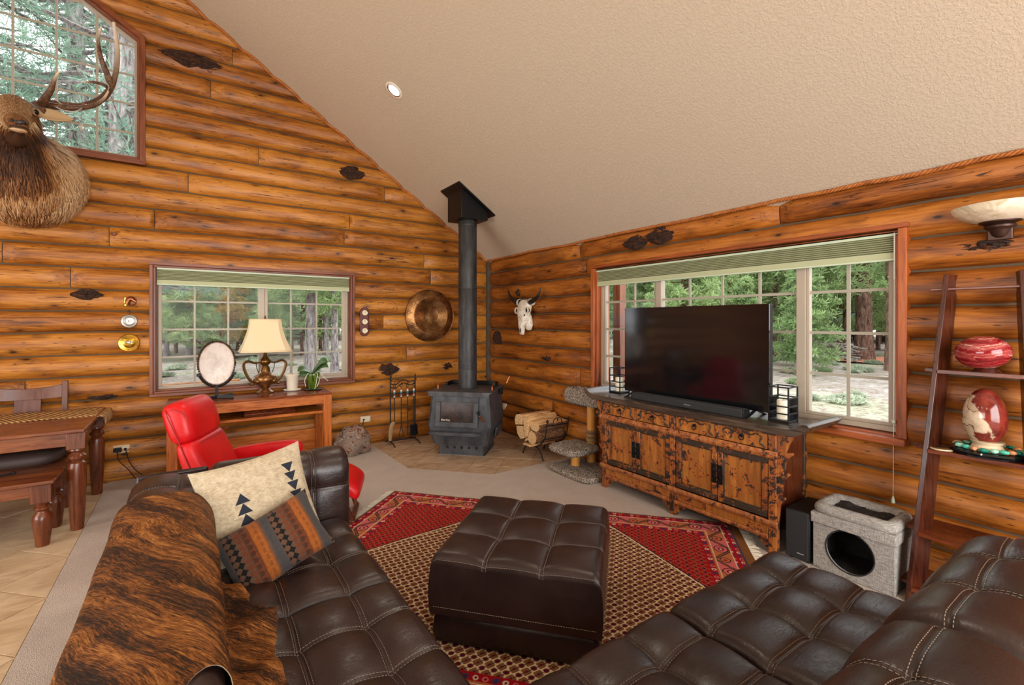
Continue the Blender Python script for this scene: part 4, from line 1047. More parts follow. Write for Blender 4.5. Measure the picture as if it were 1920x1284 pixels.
MB().lathe([(0, 0), (.046, 0), (.050, .02), (.062, .12), (.072, .172), (.070, .178), (.060, .165), (0, .16)], (-2.515, -.225, .778), 28).build('pot', MT['green_glaze'], oc, smooth=45)
MB().lathe([(0, 0), (.085, 0), (.10, .012), (.095, .014), (.07, .007), (0, .007)], (-2.515, -.225, .7702), 28).build('saucer', plain('dark_glaze', srgb(32, 44, 44), .2), oc)
leafm = W('orchid_leaf', srgb(58, 88, 34), .35).m
def leaf(dx, dy, lift, ln, wd, z0=.94):
    m = MB(); us = lin(0, 1, 12); a = math.atan2(dy, dx)
    def fn(u, v):
        w_ = wd*math.sin(PI*min(1, u*.93+.07))**.7; r = ln*u; z = z0+lift*math.sin(u*PI*.62)*.9-.03*u*u+abs(v)*w_*.22+v*w_*.75*(1 if dx > 0 else -1)
        return (-2.515+r*math.cos(a)-v*w_*math.sin(a), -.225+r*math.sin(a)+v*w_*math.cos(a), z)
    m.grid(fn, us, lin(-1, 1, 7)); return m.build('leaf', leafm, oc, smooth=80, solid=.004)
leaf(-1, -.35, .10, .19, .050); leaf(-1, .1, .03, .17, .050); leaf(1, -.55, .13, .17, .048, .945); leaf(.62, -.3, .18, .16, .05, .95); leaf(.9, .4, .07, .12, .04)
rm = plain('aerial_root', srgb(200, 204, 176), .6)
for P in ([(.0, -.03, .17), (.05, -.06, .21), (.09, -.05, .15), (.15, -.06, .09)], [(-.01, -.02, .17), (-.06, -.05, .19), (-.10, -.06, .12), (-.09, -.05, .04)], [(.02, -.05, .17), (.03, -.08, .18), (.015, -.09, .08), (0, -.085, .01)], [(.03, 0, .18), (.08, -.02, .20), (.105, -.03, .12)], [(0, -.04, .18), (.05, -.08, .12), (.02, -.09, .03)]):
    MB().tube(spline([(-2.515+x, -.225+y, .775+z) for x, y, z in P], 16), .0038, 5).build('root', rm, oc)

# petrified rock on the carpet edge
w = W('petrified_rock', srgb(150, 116, 96), .6); o = w.tc(); a = w.noise(o, 9, 8, .72, 1.6); b = w.noise(w.map(o, (20, 20, 34)), 1.6, 5, .7, 1.4)
w.set('Base Color', w.ramp(a*.6+b*.4, [(.38, srgb(44, 34, 32)), (.45, srgb(132, 72, 50)), (.50, srgb(206, 176, 150)), (.54, srgb(92, 84, 88)), (.60, srgb(232, 220, 204)), (.68, srgb(150, 96, 72))])); w.bump(a+b, 1, .03); MT['rock'] = w.m
m = MB(); R = []; n = 40
for i in range(1, 22):
    t = PI*i/22
    ring = []
    for j in range(n):
        a = 2*PI*j/n; d = Vector((math.sin(t)*math.cos(a), math.sin(t)*math.sin(a), -math.cos(t)))
        k = 1+.30*noise.noise(d*1.6+Vector((3, 1, 7)))+.16*noise.noise(d*4+Vector((1, 9, 2)))+.07*noise.noise(d*10)
        ring.append((-2.095+d.x*.20*k, -.36+d.y*.165*k, max(.001, .135+d.z*.185*k)))
    R.append(ring)
m.loops(R); tag(m.build('rock', MT['rock'], None, smooth=50), 'rough reddish brown petrified rock on the carpet beside the oak console', 'rock')

# ------------------------------------------------------------------ dining corner
dt = thing('dining_table', 'dark walnut dining table with turned legs at the left edge of the room', 'table', (-5.1, -.78, 0))
TX, TY0, TY1, TZ = -4.315, -1.30, -.255, .76
MB().box(-6.0, TY0, TZ-.028, TX, TY1, TZ).build('top', MT['table_x'], dt, bevel=.006)
MB().box(-5.95, TY0+.055, TZ-.13, TX-.08, TY0+.08, TZ-.028).build('apron', MT['table_x'], dt, bevel=.003)
MB().box(-5.95, TY1-.08, TZ-.13, TX-.08, TY1-.055, TZ-.028).build('apron', MT['table_x'], dt, bevel=.003)
MB().box(TX-.08, TY0+.06, TZ-.13, TX-.055, TY1-.06, TZ-.028).build('apron', MT['table_z'], dt, bevel=.003)
LEGP = [(0, 0), (.036, 0), (.040, .02), (.054, .30), (.056, .44), (.048, .475), (.034, .487), (.036, .494), (.052, .510), (.053, .526), (.038, .542), (.034, .550), (.050, .566), (.048, .576), (0, .576)]
def turned_leg(parent, x, y, h, blk, half, prof_, mz):
    k = (h-blk)/prof_[-1][1]
    o = MB().lathe([(r, z*k) for r, z in prof_], (x, y, -.004), 24).build('leg', mz, parent, smooth=35)
    MB().box(x-half, y-half, h-blk-.004, x+half, y+half, h-.004).build('leg_block', mz, o, bevel=.005)
for x in (TX-.055, -5.93):
    for y in (TY0+.09, TY1-.09): turned_leg(dt, x, y, TZ-.028, .125, .055, LEGP, MT['table_z'])
w = W('bamboo_runner', srgb(150, 108, 58), .6); X, Y, Z = w.sep(w.tc()); q = ((X*2+Y)*95).sin(); s = w.noise(w.map(w.tc(), (60, 8, 4)), 2, 4)
w.set('Base Color', w.ramp(q*.25+s*.6, [(.05, srgb(78, 46, 22)), (.3, srgb(150, 104, 54)), (.5, srgb(194, 154, 96))])); w.bump(q, .8, .004); MT['runner'] = w.m
m = MB(); U = lin(0, 1, 24)
def rn(u, v):   # lies on the table, the end hanging over
    x = lerp(-5.95, TX+.035, min(1, u/.86)) if u < .86 else TX+.035+.012*math.sin((u-.86)/.14*PI/2)
    z = TZ+.004 if u < .84 else TZ+.004-(.012 if u < .88 else .012+(u-.88)/.12*.085)
    return (x, lerp(-.74, -.265, v), z+.002*math.sin(v*9+u*30))
m.grid(rn, sorted(set(U+[.84, .85, .86, .87, .88, .9, .93, .96])), lin(0, 1, 9))
tag(m.build('table_runner', MT['runner'], None, smooth=60, solid=.005), 'striped bamboo runner across the dining table, one end hanging over', 'runner')
# bench at the near side
bn = thing('dining_bench', 'walnut bench with short turned legs in front of the dining table', 'bench', (-5.1, -1.26, 0))
BX, BY0, BY1, BZ = -4.44, -1.52, -.99, .465
MB().box(-5.9, BY0, BZ-.028, BX, BY1, BZ).build('seat', MT['table_x'], bn, bevel=.006)
for y in (BY0+.05, BY1-.07): MB().box(-5.86, y, BZ-.11, BX-.06, y+.022, BZ-.028).build('apron', MT['table_x'], bn, bevel=.003)
MB().box(BX-.075, BY0+.06, BZ-.11, BX-.05, BY1-.06, BZ-.028).build('apron', MT['table_z'], bn, bevel=.003)
BLP = [(0, 0), (.034, 0), (.038, .02), (.055, .17), (.052, .20), (.034, .222), (.032, .230), (.047, .246), (.047, .258), (.032, .27), (.046, .29), (0, .29)]
for x in (BX-.075, -5.83):
    for y in (BY0+.10, BY1-.07): turned_leg(bn, x, y, BZ-.028, .13, .055, BLP, MT['table_z'])
def dining_chair(name, label, cx, cy, facing, cushion_=None):
    c = thing(name, label, 'chair', (cx, cy, -.004), rotz=facing)   # local +y is the front
    for x in (-.245, .245):
        MB().hexa([(x-.02, -.20, 0), (x+.02, -.20, 0), (x+.02, -.155, 0), (x-.02, -.155, 0), (x-.02, -.255, 1.015), (x+.02, -.255, 1.015), (x+.02, -.225, 1.015), (x-.02, -.225, 1.015)]).build('rear_leg', MT['chair_z'], c, bevel=.004)
        MB().box(x-.024, .19, 0, x+.024, .238, .43).build('front_leg', MT['chair_z'], c, bevel=.004)
    m = MB(); R = []
    for u in lin(-1, 1, 13):
        d = -.03*(1-u*u)*1; zz = .985-.03*(1-u*u)
        R.append([(u*.226, -.236+d, .868-.012*(1-u*u)), (u*.226, -.214+d, .868-.012*(1-u*u)), (u*.226, -.225+d, zz), (u*.226, -.247+d, zz)])
    m.loops(R); m.build('crest_rail', MT['chair_z'], c, bevel=.003)
    MB().hexa([(-.085, -.222, .50), (.085, -.222, .50), (.085, -.205, .50), (-.085, -.205, .50), (-.085, -.268, .875), (.085, -.268, .875), (.085, -.25, .875), (-.085, -.25, .875)]).build('splat', MT['chair_z'], c, bevel=.003)
    MB().box(-.226, -.22, .475, .226, -.198, .52).build('lower_rail', MT['chair_z'], c, bevel=.003)
    MB().box(-.255, -.19, .43, .255, .25, .455).build('seat', MT['chair_z'], c, bevel=.006)
    if cushion_: pad(c, 'seat_pad', [(0, .03, .455, .20, .19), (0, .03, .462, .225, .205), (0, .03, .485, .22, .2), (0, .03, .497, .16, .15)], cushion_)
    return c
dining_chair('dining_chair', 'dark rosewood dining chair with its back to the log wall, behind the table', -4.865, -.335, PI)
sp = MB().box(-.0, 0, 0, .01, .01, .01)
sp = pad(None, 'bench_cushion', [(-4.80, -.80, .452, .22, .21), (-4.80, -.80, .46, .30, .24), (-4.80, -.80, .53, .32, .25), (-4.80, -.80, .565, .27, .2), (-4.80, -.80, .57, .16, .12)], plain('dark_brown_velvet', srgb(58, 42, 36), .6, bump=.5, bscale=40))
tag(sp, 'dark brown velvet seat pad on the stool pushed under the dining table', 'cushion')
st = thing('stool', 'dark stool pushed under the dining table, carrying the velvet pad', 'stool', (-4.80, -.80, -.004))
MB().box(-5.12, -1.04, .42, -4.48, -.56, .45).build('seat', MT['table_x'], st, bevel=.005)
for x in (-5.08, -4.52):
    for y in (-.985, -.60): MB().hexa([(x-.022, y-.022, -.004), (x+.022, y-.022, -.004), (x+.022, y+.022, -.004), (x-.022, y+.022, -.004), (x-.03, y-.03, .42), (x+.03, y-.03, .42), (x+.03, y+.03, .42), (x-.03, y+.03, .42)]).build('leg', MT['table_z'], st, bevel=.004)
tg = MB().tube([(-4.93, -1.38, .475), (-4.80, -1.30, .482), (-4.70, -1.22, .478)], .007, 6); tg.ball((-4.70, -1.22, .479), (.014, .014, .011), 8, 6)
tag(tg.build('metal_rod', MT['iron'], None), 'dark metal rod lying on the walnut bench', 'rod')

# ------------------------------------------------------------------ small things on the gable wall
def outlet(wall, u, z, label, group=None, vertical=False):
    fr = fr_left if wall == 'l' else fr_right
    o = thing('wall_outlet', label, 'outlet', fr(u, z, .04)); hw, hz = (.036, .058) if vertical else (.062, .037)
    MB().box(*fr(u-hw, z-hz, .03), *fr(u+hw, z+hz, .058)).build('cover_plate', MT['ivory'], o, bevel=.004)
    for k in (-1, 1):
        du, dz = (0, k*.026) if vertical else (k*.028, 0)
        s = MB().box(*fr(u+du-.016, z+dz-.016, .056), *fr(u+du+.016, z+dz+.016, .061)).build('socket', MT['white'], o, bevel=.004)
        for e in (-.006, .006): MB().box(*fr(u+du+e-.0015, z+dz-.004, .060), *fr(u+du+e+.0015, z+dz+.007, .0618)).build('slot', MT['black_plastic'], s)
    return o
outlet('l', -4.228, .312, 'ivory wall outlet with a black adapter plugged in, behind the brown sofa')
ad = MB().box(-4.285, -.105, .292, -4.225, -.062, .332).build('power_adapter', MT['black_plastic'], None, bevel=.004); tag(ad, 'black adapter with a cord in the outlet behind the sofa', 'adapter')
pc = MB().tube(spline([(-4.195, -.064, .312), (-4.19, -.10, .30), (-4.17, -.12, .22), (-4.12, -.14, .12), (-4.02, -.16, .02), (-3.95, -.18, .006)], 30), .0045, 6); pc.ball((-4.198, -.072, .312), (.013, .012, .012), 8, 6)
tag(pc.build('power_cable', MT['black_plastic'], None), 'black cord hanging from the right socket behind the sofa', 'cable')
pc = MB().tube(spline([(-4.255, -.10, .292), (-4.24, -.13, .22), (-4.17, -.15, .13), (-4.10, -.18, .03), (-4.0, -.2, .006)], 30), .004, 6)
pc.build('cord', MT['black_plastic'], ad)
outlet('l', -1.862, .322, 'ivory wall outlet on the log wall above the rock')
pc = MB().tube(spline([(-1.89, -.064, .322), (-1.90, -.10, .31), (-1.93, -.11, .2), (-1.96, -.1, .12), (-2.0, -.09, .01)], 24), .004, 6); pc.ball((-1.89, -.072, .322), (.013, .012, .012), 8, 6)
tag(pc.build('power_cable', MT['black_plastic'], None), 'thin black cord dropping from the outlet above the rock', 'cable')
outlet('r', -.49, .345, 'small ivory outlet on the eave wall right of the stove', vertical=True)
outlet('r', -5.125, .315, 'ivory outlet low on the wall behind the ladder shelf')
# three small plaques left of the window
hs = thing('horse_plaque', 'small bronze horse head set in a horseshoe, topmost of the three wall plaques', 'plaque', (-4.157, -.062, 1.75))
P = [(-4.157+.040*math.sin(t), -.062, 1.752+.043*math.cos(t)) for t in lin(rad(-100), rad(190), 28)]
MB().tube(P, .007, 8).build('horseshoe', MT['copper_dark'], hs)
MB().box(-4.206, -.066, 1.705, -4.190, -.050, 1.785).build('back_plate', MT['brass'], hs, bevel=.002)
m = MB(); m.tube(spline([(-4.185, -.07, 1.715), (-4.175, -.075, 1.755), (-4.158, -.08, 1.775), (-4.135, -.082, 1.757), (-4.113, -.082, 1.742)], 16), [.02, .021, .021, .021, .02, .02, .019, .018, .017, .016, .015, .014, .013, .012, .012, .010], 8)
for e in (-4.165, -4.152): m.tube([(e, -.08, 1.785), (e+.004, -.08, 1.803)], [.006, .001], 6)
m.build('horse_head', MT['copper_dark'], hs, smooth=60)
pw = thing('pewter_plaque', 'round pewter plaque, middle of the three plaques left of the window', 'plaque', (-4.170, -.06, 1.555))
MB().lathe([(0, .0), (.064, .0), (.066, .006), (.060, .012), (.048, .009), (.046, .014), (.042, .010), (.03, .014), (.012, .013), (.010, .02), (0, .022)], (-4.17, -.05, 1.555), 32, axis='y').build('disc', MT['pewter'], pw, smooth=40)
MB().tube([(-4.17, -.055, 1.618), (-4.17, -.055, 1.652)], .003, 5).build('hanger', MT['iron'], pw); MB().ball((-4.17, -.058, 1.655), .008, 8, 6).build('hook', MT['iron'], pw)
bp = thing('brass_plaque', 'round brass plate with a raised silver emblem, lowest of the three plaques', 'plaque', (-4.170, -.06, 1.343))
MB().lathe([(0, .0), (.083, .0), (.086, .008), (.080, .016), (.05, .010), (.045, .014), (0, .014)], (-4.17, -.05, 1.343), 36, axis='y').build('disc', MT['brass'], bp, smooth=40)
m = MB()
for x, z, rx, rz in ((0, 0, .016, .014), (-.025, .004, .014, .009), (.025, .004, .014, .009), (-.012, .012, .01, .006), (.012, .012, .01, .006), (0, -.014, .006, .012)): m.ball((-4.17+x, -.066, 1.346+z), (rx, .006, rz), 10, 6)
m.build('emblem', MT['pewter'], bp, smooth=80)
for k in range(10):
    a = 2*PI*k/10+.2; MB().ball((-4.17+.066*math.cos(a), -.064, 1.343+.066*math.sin(a)), (.004, .003, .004), 6, 4).build('stud', MT['brass_dark'], bp)
# weather station
ws = thing('weather_station', 'rounded dark red wood plaque with three small dials, right of the window', 'barometer', (-1.876, -.06, 1.55))
def stadium(hw, hh, n=12): return [(hw*math.cos(t), hh-hw+hw*math.sin(t)) for t in lin(0, PI, n)]+[(hw*math.cos(t), -hh+hw+hw*math.sin(t)) for t in lin(PI, 2*PI, n)]
MB().prism([(-1.876+a, 1.55+b) for a, b in stadium(.056, .182)], .045, .064, fr_left).build('plaque', plain('rosewood', srgb(74, 20, 26), .3), ws, bevel=.006, seg=3)
MB().prism([(-1.876+a, 1.55+b) for a, b in stadium(.046, .172)], .060, .067, fr_left).build('raised_panel', plain('rosewood_panel', srgb(88, 30, 40), .35), ws, bevel=.003)
for k in (-1, 0, 1):
    c = (-1.876, -.066, 1.55+k*.112)
    d = MB().lathe([(0, 0), (.038, 0), (.040, .006), (.036, .012), (.033, .009), (0, .009)], c, 24, axis='y').build('dial', MT['brass'], ws, smooth=40)
    MB().lathe([(0, .0085), (.032, .0085), (.032, .0098), (0, .0098)], c, 24, axis='y').build('dial_face', plain('dial_face', srgb(214, 206, 180), .4), d)
    MB().hexa([(c[0]-.002, -.0775, c[2]-.008), (c[0]+.002, -.0775, c[2]-.008), (c[0]+.002, -.0765, c[2]-.008), (c[0]-.002, -.0765, c[2]-.008), (c[0]+k*.006-.001, -.0775, c[2]+.025), (c[0]+k*.006+.001, -.0775, c[2]+.025), (c[0]+k*.006+.001, -.0765, c[2]+.025), (c[0]+k*.006-.001, -.0765, c[2]+.025)]).build('hand', MT['black_plastic'], d)
# shallow carving in the log beside it
m = MB()
for k, P in enumerate([[(-.16, -.06), (-.17, .03), (-.12, .075), (0, .08), (.12, .06), (.17, .0), (.15, -.06), (.05, -.075), (-.08, -.07), (-.16, -.06)], [(-.13, -.04), (-.10, .03), (-.03, .045), (.0, .0), (-.05, -.035), (-.08, 0)], [(.03, .0), (.06, .035), (.11, .03), (.13, -.01), (.10, -.04), (.05, -.035), (.03, 0)], [(-.02, .06), (-.01, .03), (.02, .02), (.02, -.05)]]):
    m.tube(spline([(-1.62+x, -.047-.006*(1-abs(z)/.1), 1.748+z) for x, z in P], 40), .0035, 5)
stuff(m.build('carving', MT['trim'], wall_left))
# big bronze gong-like tray
gg = thing('bronze_tray', 'large round bronze tray with ringed centre hanging on the gable wall', 'tray', (-.985, -.075, 1.632))
pr = [(0, .052), (.06, .054), (.105, .052)]
for k in range(11):
    r = .112+.0125*k; pr += [(r, .054), (r+.003, .058), (r+.006, .058), (r+.009, .053)]
pr += [(.255, .052), (.30, .040), (.335, .024), (.349, .016), (.356, .020), (.358, .012), (.350, .002), (.30, .012), (0, .02)]
MB().lathe(pr, (-.985, -.050, 1.632), 72, axis='y').build('tray', MT['bronze'], gg, smooth=50)
MB().ball((-.985, -.088, 1.632), (.014, .006, .014), 10, 6).build('boss', MT['brass_dark'], gg)
# ------------------------------------------------------------------ wood stove and flue
SV = (-.873, -.923, -.004)
sv = thing('wood_stove', 'dark grey steel wood stove with a glass door, on the corner hearth', 'stove', SV, rotz=rad(-45))
ST = MT['stove']
def rr(z, hx, y0, y1, c=.03): return [(-hx+c, y0, z), (hx-c, y0, z), (hx, y0+c, z), (hx, y1-c, z), (hx-c, y1, z), (-hx+c, y1, z), (-hx, y1-c, z), (-hx, y0+c, z)]
MB().loops([rr(.0, .267, -.30, .26, .01), rr(.16, .267, -.30, .26, .01)]).build('pedestal', ST, sv, smooth=30)
MB().box(-.285, -.305, -.001, .285, .27, .006).build('floor_shield', MT['pewter'], sv)
MB().loops([rr(.13, .325, -.345, .31), rr(.345, .378, -.398, .36), rr(.735, .343, -.355, .32)]).build('firebox', ST, sv, smooth=25)
for k in range(5): MB().lathe([(0, 0), (.016, 0), (.016, .004), (0, .004)], (-.165+.088*k, -.2985, .09), 16, axis='y').build('air_hole', MT['gloss_black'], sv)
def ff(u, z, d): return (u, -.398+.043*(z-.345)/.39-d, z)     # front face of the stove
pl = [(-.372, -.40), (.372, -.40), (.385, -.385), (.385, .30), (.355, .335), (-.355, .335), (-.385, .30), (-.385, -.385)]
MB().loops([[(x*.985, y*.985, .728) for x, y in pl], [(x, y, .736) for x, y in pl], [(x, y, .748) for x, y in pl]]).build('top_plate', ST, sv, smooth=25)
MB().prism([(-.35, -.02), (.35, -.02), (.372, .028), (-.372, .028)], -.402, -.392, lambda u, v, q: (u, q-(.02-v)*.4, .718+v)).build('top_lip', ST, sv)
m = MB().box(-.30, .27, .748, .30, .295, .80).box(-.32, .10, .748, -.295, .295, .795).box(.295, .10, .748, .32, .295, .795); m.build('heat_shield', MT['black_iron'], sv, bevel=.006)
for x in (-.335, .335):
    MB().tube([(x, -.14, .748), (x, -.14, .785)], .011, 10).build('spring_post', MT['copper'], sv); MB().tube([(x, -.14, .785), (x*.93, .06, .80)], .006, 8).build('spring_rod', MT['copper'], sv)
dr = MB()
D = (-.272, .232, .352, .694)
for a in ((D[0], D[1], D[2], D[2]+.055), (D[0], D[1], D[3]-.062, D[3]), (D[0], D[0]+.055, D[2]+.055, D[3]-.062), (D[1]-.055, D[1], D[2]+.055, D[3]-.062)):
    dr.hexa([ff(a[0], a[2], 0), ff(a[1], a[2], 0), ff(a[1], a[2], .028), ff(a[0], a[2], .028), ff(a[0], a[3], 0), ff(a[1], a[3], 0), ff(a[1], a[3], .028), ff(a[0], a[3], .028)])
dr = dr.build('door', ST, sv, bevel=.003)
w = W('stove_glass', (.012, .008, .006, 1), .14, spec=.12); q = w.noise(w.tc(), 9, 4, .6); X, Y, Z = w.sep(w.tc())
ash = w.noise(w.tc(), 90, 4, .7)
col = w.ramp(q, [(.35, srgb(20, 12, 8)), (.6, srgb(58, 36, 22)), (.75, srgb(92, 62, 38))])
col = w.mix((Z < .50)*ash.smooth(.45, .6), col, srgb(56, 48, 42)); w.set('Base Color', col); MT['stoveglass'] = w.m
MB().hexa([ff(D[0]+.05, D[2]+.05, .004), ff(D[1]-.05, D[2]+.05, .004), ff(D[1]-.05, D[2]+.05, .014), ff(D[0]+.05, D[2]+.05, .014), ff(D[0]+.05, D[3]-.057, .004), ff(D[1]-.05, D[3]-.057, .004), ff(D[1]-.05, D[3]-.057, .014), ff(D[0]+.05, D[3]-.057, .014)]).build('door_glass', MT['stoveglass'], dr)
fc = bpy.data.curves.new('lettering', 'FONT'); fc.body = 'Blaze King'; fc.size = .030; fc.extrude = .0006
tmp = bpy.data.objects.new('tmp', fc); COL.objects.link(tmp); fo = bpy.data.objects.new('lettering', bpy.data.meshes.new_from_object(tmp)); bpy.data.objects.remove(tmp); COL.objects.link(fo); fo.data.materials.append(plain('white_print', srgb(226, 222, 210), .5)); fo.parent = dr; stuff(fo)
p = ff(-.205, .418, .0155); fo.location = p; fo.rotation_euler = (PI/2-.11, 0, 0); fo.scale = (.82, 1.0, 1)
MB().hexa([ff(.222, .505, .0), ff(.245, .505, 0), ff(.245, .505, .05), ff(.222, .505, .05), ff(.222, .535, .0), ff(.245, .535, 0), ff(.245, .535, .05), ff(.222, .535, .05)]).build('latch', MT['black_iron'], dr, bevel=.003)
MB().tube([ff(.232, .525, .045), ff(.262, .49, .06)], .011, 8).build('handle_stem', MT['black_iron'], dr)
m = MB(); P = []
for k in range(150):
    t = k/149; a = t*2*PI*13; c = Vector(ff(lerp(.258, .312, t), lerp(.495, .425, t), .06)); d = Vector((.6, 0, -.8)).normalized(); e = d.orthogonal().normalized(); g = d.cross(e); P.append(c+(e*math.cos(a)+g*math.sin(a))*.010)
m.tube(P, .0036, 5); m.build('handle_spring', MT['copper_dark'], dr)
MB().prism([(-.345, .0), (.275, .0), (.235, -.085), (-.305, -.085)], .285, .297, lambda u, v, q: (u, -.388+v, q)).build('ash_lip', ST, sv, bevel=.006)
MB().prism([(-.345, .0), (.275, .0), (.235, -.03), (-.305, -.03)], .0, .01, lambda u, v, q: (u, -.473+q, .290+v)).build('ash_lip_face', ST, sv, bevel=.003)
for sx in (-1, 1): MB().hexa([(sx*.372, -.18, .20), (sx*.38, -.18, .20), (sx*.38, .22, .20), (sx*.372, .22, .20), (sx*.372, -.12, .30), (sx*.392, -.12, .30), (sx*.392, .22, .30), (sx*.372, .22, .30)]).build('side_shield', ST, sv, bevel=.004)
MB().box(.372, .10, .66, .405, .17, .735).build('thermostat_box', MT['black_iron'], sv, bevel=.004)
MB().tube([(.40, .13, .715), (.43, .13, .745), (.475, .18, .86)], .006, 8).build('damper_rod', MT['iron'], sv); MB().tube([(.448, .152, .79), (.48, .185, .873)], .010, 8).build('damper_grip', MT['copper_dark'], sv)
# flue
PX, PY = -.885, -.935
fl = thing('stove_pipe', 'black stove pipe rising to a square box on the sloping ceiling', 'flue', (PX, PY, .744))
FP = MT['flue']
for a, b in ((.744, .985), (.985, 1.955), (1.955, 2.80)): MB().lathe([(.108, a), (.112, a+.004), (.112, b-.004), (.110, b)], (PX, PY, 0), 40).build('pipe_section', FP, fl, smooth=40)
for z in (.762, .985, 1.02, 1.955, 2.72): MB().lathe([(.1125, z-.008), (.1155, z-.006), (.1155, z+.006), (.1125, z+.008)], (PX, PY, 0), 40).build('pipe_band', FP, fl, smooth=40)
h = .18
bx = [(PX-h, PY-h), (PX+h, PY-h), (PX+h, PY+h), (PX-h, PY+h)]
MB().hexa([(x, y, 2.775) for x, y in bx]+[(x, y, roof(x)-.012) for x, y in bx]).build('support_box', MT['black_iron'], fl, bevel=.004)
h = .245; bx = [(PX+.0-h, PY-h), (PX+h, PY-h), (PX+h, PY+h), (PX-h, PY+h)]
MB().hexa([(x, y, roof(x)-.018) for x, y in bx]+[(x, y, roof(x)-.002) for x, y in bx]).build('ceiling_flange', MT['black_iron'], fl, bevel=.002)
MB().lathe([(.112, 2.77), (.135, 2.772), (.135, 2.785), (.11, 2.786)], (PX, PY, 0), 40).build('trim_collar', MT['black_iron'], fl)
# fireplace tools
IR = MT['iron']
ts = thing('tool_stand', 'wrought iron stand for four hearth tools, left of the stove', 'tool stand', (-1.44, -.22, -.004))
for x in (-1.60, -1.268):
    MB().tube([(x, -.22, .03), (x, -.22, .79)], .008, 6).build('upright', IR, ts)
    MB().tube([(x-.0, -.39, .0), (x, -.34, .022), (x, -.22, .035), (x, -.10, .022), (x, -.05, .0)], .008, 6).build('foot', IR, ts)
    P = [(x+.016*math.sin(a*1.0)*(1-a/14), -.22, .79+a*.0075) for a in lin(0, 12, 26)]; MB().tube(P, [.008]*20+[.007, .006, .005, .004, .003, .002], 6).build('finial', IR, ts)
AR = spline([(-1.60, -.22, .765), (-1.53, -.22, .75), (-1.44, -.22, .805), (-1.35, -.22, .78), (-1.268, -.22, .79)], 24)
MB().tube(AR, .007, 6).build('arch_bar', IR, ts); MB().tube([p-Vector((0, 0, .045)) for p in AR], .006, 6).build('arch_bar', IR, ts)
for k, x in enumerate((-1.56, -1.47, -1.385, -1.30)): MB().tube(spline([(x, -.22, .755), (x, -.25, .75), (x, -.268, .765), (x, -.262, .785)], 10), .005, 5).build('hook', IR, ts)
for z in (.60, .635): MB().tube([(-1.60, -.22, z), (-1.268, -.22, z+.01)], .006, 6).build('cross_bar', IR, ts)
MB().tube([(-1.60, -.22, .04), (-1.268, -.22, .04)], .007, 6).build('cross_bar', IR, ts)
w = W('beaded_grip', srgb(60, 150, 150), .35); Z = w.sep(w.tc())[2]; w.set('Base Color', w.ramp((Z*14).fract(), [(0, srgb(44, 120, 132)), (.3, srgb(196, 208, 206)), (.55, srgb(170, 80, 62)), (.8, srgb(60, 60, 66))], 'CONSTANT')); MT['bead'] = w.m
def tool(kind, label, x, bottom):
    t = thing(kind, label, 'hearth tool', (x, -.256, 0), 'hearth tools on the iron stand')
    MB().tube([(x, -.256, bottom), (x, -.256, .60)], .006, 6).build('shaft', IR, t)
    MB().lathe([(.005, .59), (.012, .60), (.015, .65), (.011, .70), (.006, .71)], (x, -.256, 0), 10).build('grip', MT['bead'], t)
    MB().tube([(x+.014*math.cos(a), -.256, .735+.020*math.sin(a)) for a in lin(-PI/2, 1.5*PI, 18)], .004, 5).build('loop', IR, t)
    return t
t = tool('hearth_brush', 'hearth brush with pale bristles, leftmost tool on the iron stand', -1.56, .25)
MB().tube(spline([(-1.56, -.256, .26), (-1.575, -.256, .265), (-1.60, -.262, .235), (-1.615, -.27, .15), (-1.625, -.28, .06)], 20), [.012, .014, .016, .018, .02, .021, .022, .022, .022, .021, .021, .02, .02, .02, .02, .019, .018, .017, .016, .014], 8, flat=1.4).build('bristles', plain('straw_bristle', srgb(150, 124, 90), .9, bump=.6, bscale=120), t)
t = tool('fire_tongs', 'iron tongs hanging second on the hearth tool stand', -1.47, .22)
for s in (-1, 1): MB().tube(spline([(-1.47, -.256, .24), (-1.47+s*.012, -.256, .18), (-1.47+s*.028, -.256, .10), (-1.47+s*.012, -.256, .055)], 14), .005, 6).build('jaw', IR, t)
t = tool('fire_poker', 'thin iron poker hanging third on the hearth tool stand', -1.385, .10)
MB().tube(spline([(-1.385, -.256, .22), (-1.41, -.256, .17), (-1.425, -.256, .13)], 8), .005, 6).build('barb', IR, t)
t = tool('ash_shovel', 'black ash shovel, rightmost tool on the iron stand', -1.30, .21)
MB().hexa([(-1.355, -.268, .085), (-1.245, -.268, .085), (-1.245, -.258, .085), (-1.355, -.258, .085), (-1.35, -.252, .225), (-1.25, -.252, .225), (-1.25, -.242, .225), (-1.35, -.242, .225)]).build('blade', MT['black_iron'], t, bevel=.004)
